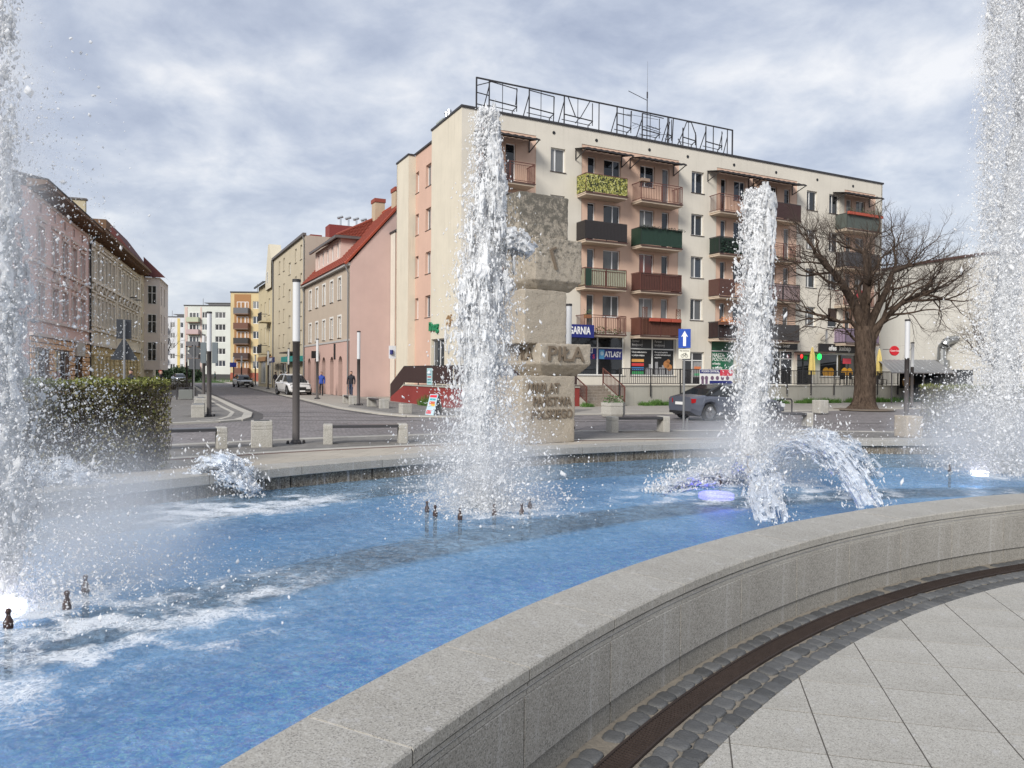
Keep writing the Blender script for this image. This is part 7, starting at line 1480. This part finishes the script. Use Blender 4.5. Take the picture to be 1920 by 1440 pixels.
def vnoise(shape, dx, lam, g_):
    """value noise of wavelength lam=(x,y,z) on a grid with spacing dx, about zero mean and unit spread"""
    a = None; co = g_.standard_normal([int(n*dx/l)+4 for n, l in zip(shape, lam)]).astype('f')
    for ax, (n, l) in enumerate(zip(shape, lam)):
        x = np.arange(n)*dx/l+g_.random(); i = x.astype(int); f = x-i; f = (f*f*(3-2*f)).astype('f'); sh = [1, 1, 1]; sh[ax] = n; f = f.reshape(sh)
        co = np.take(co, i, ax)*(1-f)+np.take(co, i+1, ax)*f
    return co/co.std()
def iso(field, dx, org):
    gd = openvdb.FloatGrid(); gd.background = -1.; gd.copyFromArray(np.ascontiguousarray(field)); p, tr_, q = gd.convertToPolygons(isovalue=0.)
    return p*dx+np.array(org, 'f'), q[:, ::-1], tr_
def jet_mesh(H_, Rf, Cf, seed, dx=.014, w=.6, hole=((0, .7), (4, .1)), lam=.055, zst=2.2, drift=None, topcut=True, fray=1.):
    g_ = np.random.default_rng(seed); n = int(2*w/dx); nz_ = int(H_/dx)+6; ax = (np.arange(n)-n/2)*dx; z = np.arange(nz_)*dx
    Xg, Yg = np.meshgrid(ax, ax, indexing='ij'); dxo = np.zeros((nz_, 2)) if drift is None else np.stack([np.array([drift(q)[0] for q in z]), np.array([drift(q)[1] for q in z])], 1)
    wob = np.stack([np.interp(z, np.linspace(0, H_, 14), g_.normal(size=14)*.02) for _ in (0, 1)], 1)
    r = np.hypot(Xg[:, :, None]-dxo[:, 0]-wob[:, 0], Yg[:, :, None]-dxo[:, 1]-wob[:, 1]).astype('f')
    Rz = np.array([max(Rf(q), 1e-3) for q in z], 'f'); Cz = np.array([Cf(q) for q in z], 'f'); hz_ = np.interp(z, [h[0] for h in hole], [h[1] for h in hole]).astype('f')
    sh = (n, n, nz_); N1 = vnoise(sh, dx, (lam*2.2, lam*2.2, lam*2.2*zst), g_); N2 = vnoise(sh, dx, (lam, lam, lam*zst), g_); N3 = vnoise(sh, dx, (lam*.48, lam*.48, lam*.48*zst*.8), g_)
    N = .45*N1+.50*N2+.34*N3; e_ = r/Rz
    f = (1-e_)*1.25-hz_*np.clip((r-Cz)/(Rz*.5), 0, 1)+N*(.30+.42*np.clip(e_, 0, 1.3))*fray
    core = (Cz-r)/.03+.22*N2+.2*N3; f = np.maximum(f, np.where(Cz > 0, core, -9))
    f = np.where(e_ > 1.75, -1, f)
    if topcut: f = f-np.clip((z-H_+.25)/.25, 0, 1)*1.2
    f[:, :, -2:] = -1; f[[0, -1]] = -1; f[:, [0, -1]] = -1; f[:, :, 0] = -1
    return iso(f.astype('f'), dx, (-n/2*dx, -n/2*dx, 0))
OCT = np.array([(1, 0, 0), (0, 1, 0), (-1, 0, 0), (0, -1, 0), (0, 0, 1), (0, 0, -1)], 'f'); OF = np.array([(0, 1, 4), (1, 2, 4), (2, 3, 4), (3, 0, 4), (1, 0, 5), (2, 1, 5), (3, 2, 5), (0, 3, 5)])
def drops(name, pts, size, parent, g_, mat=None, stretch=2.0, loc=(0, 0, 0)):
    n = len(pts); s_ = np.asarray(size)[:, None, None]*g_.uniform(.7, 1.3, (n, 1, 3)); s_[:, :, 2] *= stretch
    tl_ = g_.normal(size=(n, 2))*.35; v = OCT[None]*s_; v[:, :, 0] += v[:, :, 2]*tl_[:, :1]; v[:, :, 1] += v[:, :, 2]*tl_[:, 1:]
    v = (v+np.asarray(pts)[:, None]).reshape(-1, 3); f = (OF[None]+np.arange(n)[:, None, None]*6).reshape(-1, 3)
    o = lk(name, np_mesh(name, v, None, mat or FS, True, f), parent, loc); o['kind'] = 'stuff'; return o
def jet(label, ang, H_, Rf, Cf, seed, nd, spread, dsz, w=.6, dx=.014, up=None, lowmist=3000, **kw):
    x, y, _ = polar(JR, ang); o = thing('water_jet', label, 'water jet', (x, y, WL), 0, None); g_ = np.random.default_rng(seed+100)
    p, q, tr_ = jet_mesh(H_, Rf, Cf, seed, dx, w, **kw); lk('plume', np_mesh('plume', p, q, WW, True, tr_), o)
    # drops thrown off the column and falling back round it
    z = H_*(1-g_.random(nd)**1.15)*.98; a = g_.uniform(0, 2*PI, nd); rz = np.array([Rf(min(q_, H_*.98)) for q_ in z]); rad_ = rz*(.55+.35*g_.random(nd))+np.abs(g_.normal(size=nd))*spread*(1-.75*z/H_)
    s_ = dsz*np.exp(g_.normal(size=nd)*.55); drops('drop', np.stack([rad_*np.cos(a), rad_*np.sin(a), z], 1), s_, o, g_)
    m = lowmist; a = g_.uniform(0, 2*PI, m); rad_ = np.abs(g_.normal(size=m))*.48+.05; z = np.abs(g_.normal(size=m))*.16*np.exp(-rad_*.6); drops('splash_drop', np.stack([rad_*np.cos(a), rad_*np.sin(a), z], 1), .0042*np.exp(g_.normal(size=m)*.5), o, g_, stretch=1.)
    return o
I = lambda pts: (lambda z: float(np.interp(z, [p[0] for p in pts], [p[1] for p in pts])))
# middle left jet: plume with a narrow crest, ragged falling curtain, firm core below
j2 = jet('tall white water jet left of the monument with narrow leaning crest', 131.0, 4.32, I([(0, .11), (.5, .13), (1.1, .22), (1.8, .25), (2.4, .205), (3.0, .15), (3.6, .088), (4.1, .056), (4.32, .03)]), I([(0, .088), (1.2, .092), (2.1, .09), (3.0, .075), (3.7, .05), (4.1, .03), (4.3, .01)]), 1, 13000, .22, .0052, w=.44, dx=.0095, lam=.026, zst=5.0, hole=[(0, 2.6), (.9, 1.9), (1.7, 1.0), (2.5, .38), (3.3, .15), (4.3, .15)], drift=lambda z: (.10*(z/4.28)**2-.06*math.sin(min(1, z/3.2)*PI), 0))
jet('thick white water jet with a blunt foaming head left of the bare tree', 113.5, 4.06, I([(0, .12), (.8, .14), (1.6, .18), (2.4, .145), (3.1, .118), (3.5, .125), (3.8, .11), (3.95, .085), (4.06, .04)]), I([(0, .10), (1.5, .11), (2.4, .11), (3.2, .12), (3.7, .115), (3.9, .07), (4.02, .02)]), 2, 11000, .19, .0058, w=.38, dx=.0105, lam=.029, zst=4.6, hole=[(0, 2.4), (.9, 1.5), (1.7, .8), (2.5, .28), (3.2, -.25), (4, -.6)], drift=lambda z: (.08*math.sin(z*.8-.6)+(.12*max(0, z-3.1)), 0))
jet('soaring misty water jet at the right edge before the cream hall', 95.8, 7.9, I([(0, .12), (1.2, .18), (2.6, .20), (3.6, .24), (5.5, .28), (7.9, .24)]), I([(0, .11), (1.5, .10), (3.0, .07), (3.6, 0)]), 3, 42000, .22, .0052, w=.62, dx=.02, lam=.045, zst=3., hole=[(0, 1.4), (2.5, 1.0), (3.5, 1.2), (7.9, 2.4)], topcut=False, lowmist=2500, drift=lambda z: (.30*(z/7.9)**1.5, 0))
jet('broken water jet at the left edge, nearest to the viewer', 149.3, 4.9, I([(0, .12), (.8, .16), (2.0, .14), (3.0, .09), (4.9, .075)]), I([(0, .10), (1.6, .075), (2.4, .04), (2.7, 0)]), 4, 9000, .09, .0036, w=.34, dx=.009, lam=.028, zst=2.4, hole=[(0, .9), (2.2, .5), (2.8, .8), (4.9, 1.2)], topcut=False, lowmist=3000)

# clear arcing streams and splashes
def stream(name, label, P_, Rf, seed, dx=.011, w=.3, thr=.25, mat=None, cat='water stream', nd=400, dsz=.0048, lam=.034, zst=5., flat=.6):
    """irregular water along a curve of world points"""
    g_ = np.random.default_rng(seed); P_ = np.array(P_, float); sg = np.r_[0, np.cumsum(np.linalg.norm(np.diff(P_, axis=0), axis=1))]; L_ = sg[-1]; n = int(2*w/dx); m = int(n*flat)+4; nz_ = int(L_/dx)
    ax = (np.arange(n)-n/2)*dx; ay = (np.arange(m)-m/2)*dx; z = np.arange(nz_)*dx; Rz = np.array([Rf(q/L_) for q in z]); r = np.sqrt(ax[:, None, None]**2+(ay[None, :, None]/flat*1.2)**2)*np.ones(nz_)
    sh = (n, m, nz_); N1, N2, N3 = [vnoise(sh, dx, (lam*k, lam*k, lam*k*zst), g_) for k in (2., 1., .5)]; f = (1-r/Rz)*1.0-thr-.55*np.abs(N2)+.35*N1+.36*N3*.8; f = f.astype('f')
    f[[0, -1]] = -1; f[:, [0, -1]] = -1; f[:, :, [0, -1]] = -1; p, q, tr_ = iso(f, dx, (-n/2*dx, -m/2*dx, 0))
    s_ = np.clip(p[:, 2], 0, L_-1e-4); C_ = np.stack([np.interp(s_, sg, P_[:, k]) for k in range(3)], 1); T_ = np.stack([np.interp(s_, sg, np.gradient(P_[:, k], sg)) for k in range(3)], 1); T_ /= np.linalg.norm(T_, axis=1)[:, None]
    U = np.cross(T_, np.array([0, 0, 1.])); U /= np.linalg.norm(U, axis=1)[:, None]+1e-6; W_ = np.cross(U, T_); org = P_[0]; vv = C_+U*p[:, :1]+W_*p[:, 1:2]-org
    o = thing(name, label, cat, tuple(org)); lk('water_sheet', np_mesh('water_sheet', vv, q, mat or WW, True, tr_), o)
    s_ = L_*g_.random(nd); C_ = np.stack([np.interp(s_, sg, P_[:, k]) for k in range(3)], 1)-org; C_ += g_.normal(size=(nd, 3))*np.array([Rf(q/L_) for q in s_])[:, None]*.8; C_[:, 2] = np.maximum(C_[:, 2], WL-org[2]+.01); drops('drop', C_, dsz*np.exp(g_.normal(size=nd)*.5), o, g_); return o
def arc(p0, p1, h_, n=24): return [tuple(np.array(p0)*(1-f)+np.array(p1)*f+np.array([0, 0, 4*h_*f*(1-f)])) for f in np.linspace(0, 1, n)]
J3 = polar(JR, 113.5, WL)
stream('water_stream', 'arched water stream falling towards the near wall, left of the pair', arc((J3[0]-.3, J3[1]-.25, WL), (2.60, 7.25, WL-.02), .42), I([(0, .10), (.5, .16), (1, .15)]), 11, mat=CW_, thr=.10, nd=900)
stream('water_stream', 'arched water stream falling near the curved wall, right of the pair', arc((J3[0]+.1, J3[1]-.1, WL), (3.92, 8.05, WL-.02), .62), I([(0, .10), (.4, .22), (.75, .2), (1, .16)]), 12, mat=CW_, thr=.08, nd=1300)
stream('water_stream', 'low water plume flung to the right behind the middle right jet', arc((J3[0]+.2, J3[1]+.2, WL), (5.3, 10.9, WL), .52), I([(0, .12), (.5, .26), (1, .2)]), 13, mat=CW_, thr=.16, nd=1500, w=.34)
stream('water_stream', 'churning water to the left of the middle right jet', arc((J3[0]-.3, J3[1]-.1, WL), (1.75, 9.1, WL), .10), I([(0, .12), (.5, .17), (1, .12)]), 14, mat=CW_, thr=.16, nd=1800)
stream('water_splash', 'clear water splash leaping over the far granite rim', arc((-3.72, 8.70, .36), (-2.95, 8.55, .28), .24), I([(0, .14), (.25, .26), (.6, .20), (1, .08)]), 15, dx=.009, w=.3, mat=CW_, thr=.10, cat='water splash', nd=900, dsz=.006, lam=.045, zst=1.6, flat=.9)
stream('water_splash', 'water splash against the far rim beside the left hedge', arc((-5.3, 7.55, .25), (-4.2, 7.75, .30), .28), I([(0, .2), (.3, .28), (.7, .22), (1, .10)]), 16, dx=.011, w=.36, mat=CW_, thr=.14, cat='water splash', nd=1500, dsz=.006, lam=.045, zst=1.3, flat=.9)
stream('water_splash', 'sideways burst of water thrown off the middle left jet before the monument', arc((polar(JR, 131)[0]+.18, polar(JR, 131)[1]-.05, 3.15), (polar(JR, 131)[0]+.50, polar(JR, 131)[1]-.05, 2.95), .06, 14), I([(0, .10), (.6, .17), (1, .10)]), 17, dx=.0085, w=.2, thr=-.02, cat='water splash', nd=160, lam=.05, zst=1.2, flat=.7)
# wide veil of drops blown off the nearest jet
g_ = np.random.default_rng(77); x, y, _ = polar(JR, 149.3); o = thing('water_spray', 'wide veil of blown drops drifting from the left jet over the hedge', 'spray', (x, y, WL)); m = 19000
pz = 3.9*(1-g_.random(m)**.42); px_ = np.abs(g_.normal(size=m))*(.16+.50*np.exp(-pz/.55)); pz = pz*np.exp(-px_*.5)+g_.normal(size=m)*.03; py_ = g_.normal(size=m)*.5+px_*.35; drops('drop', np.stack([px_+.05, py_, np.abs(pz)+.02], 1), .0032*np.exp(g_.normal(size=m)*.5), o, g_, stretch=1.2)
m = 150; px_ = g_.uniform(.05, .42, m); drops('drop', np.stack([px_, g_.normal(size=m)*.25, g_.uniform(.5, 3.9, m)], 1), .008*np.exp(g_.normal(size=m)*.5), o, g_, stretch=.85)
x, y, _ = polar(JR, 131); o = thing('water_spray', 'veil of fine drops round the foot of the jet left of the monument', 'spray', (x, y, WL)); m = 9000; a = g_.uniform(0, 2*PI, m); r_ = np.abs(g_.normal(size=m))*.42+.1; drops('drop', np.stack([r_*np.cos(a), r_*np.sin(a), np.abs(g_.normal(size=m))*.8*np.exp(-r_*.5)], 1), .0055*np.exp(g_.normal(size=m)*.45), o, g_, stretch=1.2)
x, y, _ = polar(JR, 95.8); o = thing('water_spray', 'veil of fine drops over the right hedge beside the soaring jet', 'spray', (x, y, WL)); m = 16000; a = g_.uniform(0, 2*PI, m); r_ = np.abs(g_.normal(size=m))*.55+.1; drops('drop', np.stack([r_*np.cos(a), r_*np.sin(a), np.abs(g_.normal(size=m))*1.5*np.exp(-r_*.5)], 1), .0075*np.exp(g_.normal(size=m)*.45), o, g_, stretch=1.2)

# bottle shaped nozzles standing out of the water, and lit lamps under the jets
NZM = M('nozzle_bronze', (.055, .028, .022), .45, .25, 20., metal=.3); nzm = MB().lathe([(.020, -.3), (.020, -.02), (.024, .0), (.025, .035), (.018, .055), (.011, .07), (.011, .085), (.016, .09), (.015, .105), (.008, .112)], 0, 0, 12).mesh('nozzle', NZM, True)
def nozzle(x, y, label, group=None): o = lk('fountain_nozzle', nzm, None, (x, y, WL)); tag(o, label, 'nozzle', group or 'bottle shaped fountain nozzles')
for x, y, lab in ((-2.78, 4.09, 'bottle shaped nozzle nearest the left edge, standing alone in front of the left jet'), (-2.66, 4.43, 'dark bottle shaped nozzle in the middle of the three by the left jet'), (-2.75, 4.78, 'reddish bottle shaped nozzle farthest of the three by the left jet'), (-.87, 7.66, 'farthest left nozzle of the ring round the middle left jet'), (-.76, 7.42, 'second nozzle from the left round the middle left jet'), (-.50, 7.26, 'nozzle in front and to the left of the middle left jet'), (-.17, 7.5, 'small nozzle straight in front of the middle left jet'), (.11, 7.56, 'nozzle in front and to the right of the middle left jet'), (.20, 7.89, 'farthest right nozzle of the ring round the middle left jet'), (6.72, 11.35, 'nozzle left of the foot of the soaring right jet'), (7.75, 11.0, 'nozzle right of the foot of the soaring right jet'), (2.75, 9.75, 'nozzle almost drowned at the foot of the middle right jet')): nozzle(x, y, lab)
def glow(name, c, e_):
    t = NT(name); t.b.inputs['Emission Color'].default_value = (*c, 1); t.b.inputs['Emission Strength'].default_value = e_; return t.fin(sc(c, .7), .4)
GW, GV = glow('lit_lamp_white', (.86, .85, 1), 4.), glow('lit_lamp_violet', (.35, .25, 1), 1.1)
for x, y, z, r_, m, lab in ((-3.08, 4.46, WL+.012, .12, GW, 'lit white lamp in the water at the foot of the left jet'), (2.62, 9.45, WL-.07, .2, GV, 'lit violet lamp under the water left of the middle right jet'), (7.15, 11.3, WL+.0, .11, GW, 'lit white lamp in the water at the foot of the soaring right jet')):
    o = tag(part('underwater_lamp', MB().lathe([(r_*1.1, -.06), (r_*1.1, 0), (r_, .01), (.0, .012)], 0, 0, 18), m, None, (x, y, z)), lab, 'lamp')

# drifting mist round the jets
def mist(label, ang, dx_, dy_, rx, rz, dens, zc):
    x, y, _ = polar(JR, ang); t = NT('mist'); v = t.new('ShaderNodeTexCoord').outputs['Object']; L_ = t.new('ShaderNodeVectorMath', {0: v}, operation='LENGTH').outputs['Value']
    fall = t.new('ShaderNodeMapRange', {'Value': L_, 'From Min': .0, 'From Max': 1., 'To Min': 1., 'To Max': 0.}).outputs[0]; fall = t.math('POWER', fall, 1.6); nz_ = t.ramp(t.noise(v, 2.4, 3, .6), [(.3, .25), (.75, 1.)])
    pv = t.new('ShaderNodeVolumePrincipled', {'Color': (.97, .98, 1.), 'Density': t.math('MULTIPLY', t.math('MULTIPLY', fall, nz_), dens), 'Anisotropy': .2}); t.n.remove(t.b); t.l.new(pv.outputs[0], t.out.inputs['Volume'])
    me = bpy.data.meshes.new('mist'); bm = bmesh.new(); bmesh.ops.create_icosphere(bm, subdivisions=3, radius=1); bm.to_mesh(me); bm.free(); me.materials.append(t.m)
    o = lk('mist', me, None, (x+dx_, y+dy_, zc)); o.scale = (rx, rx, rz); o['kind'] = 'stuff'; o['label'] = label
mist('pale mist at the foot of the left jet', 149.3, .35, .45, 1.05, .85, 3.6, .62)
mist('pale spray cloud up the left jet', 149.3, .0, .0, .45, 3.0, 4.5, 2.4)
mist('pale mist at the foot of the jet left of the monument', 131, 0, 0, 1.05, 1.0, 3.0, .65)
mist('pale mist at the foot of the middle right jet', 113.5, 0, .1, 1.3, .8, 3.0, .65)
mist('pale mist round the soaring right jet', 95.8, -.1, .1, 1.6, 1.1, 3.4, .8)
mist('pale spray cloud up the soaring right jet', 95.8, .2, 0, .8, 5.6, 3.2, 5.2)
mist('soft mist sheath round the jet left of the monument', 131, .0, 0, .42, 2.0, 3.8, 1.9)
mist('soft mist sheath round the middle right jet', 113.5, 0, 0, .40, 1.8, 3.8, 1.8)
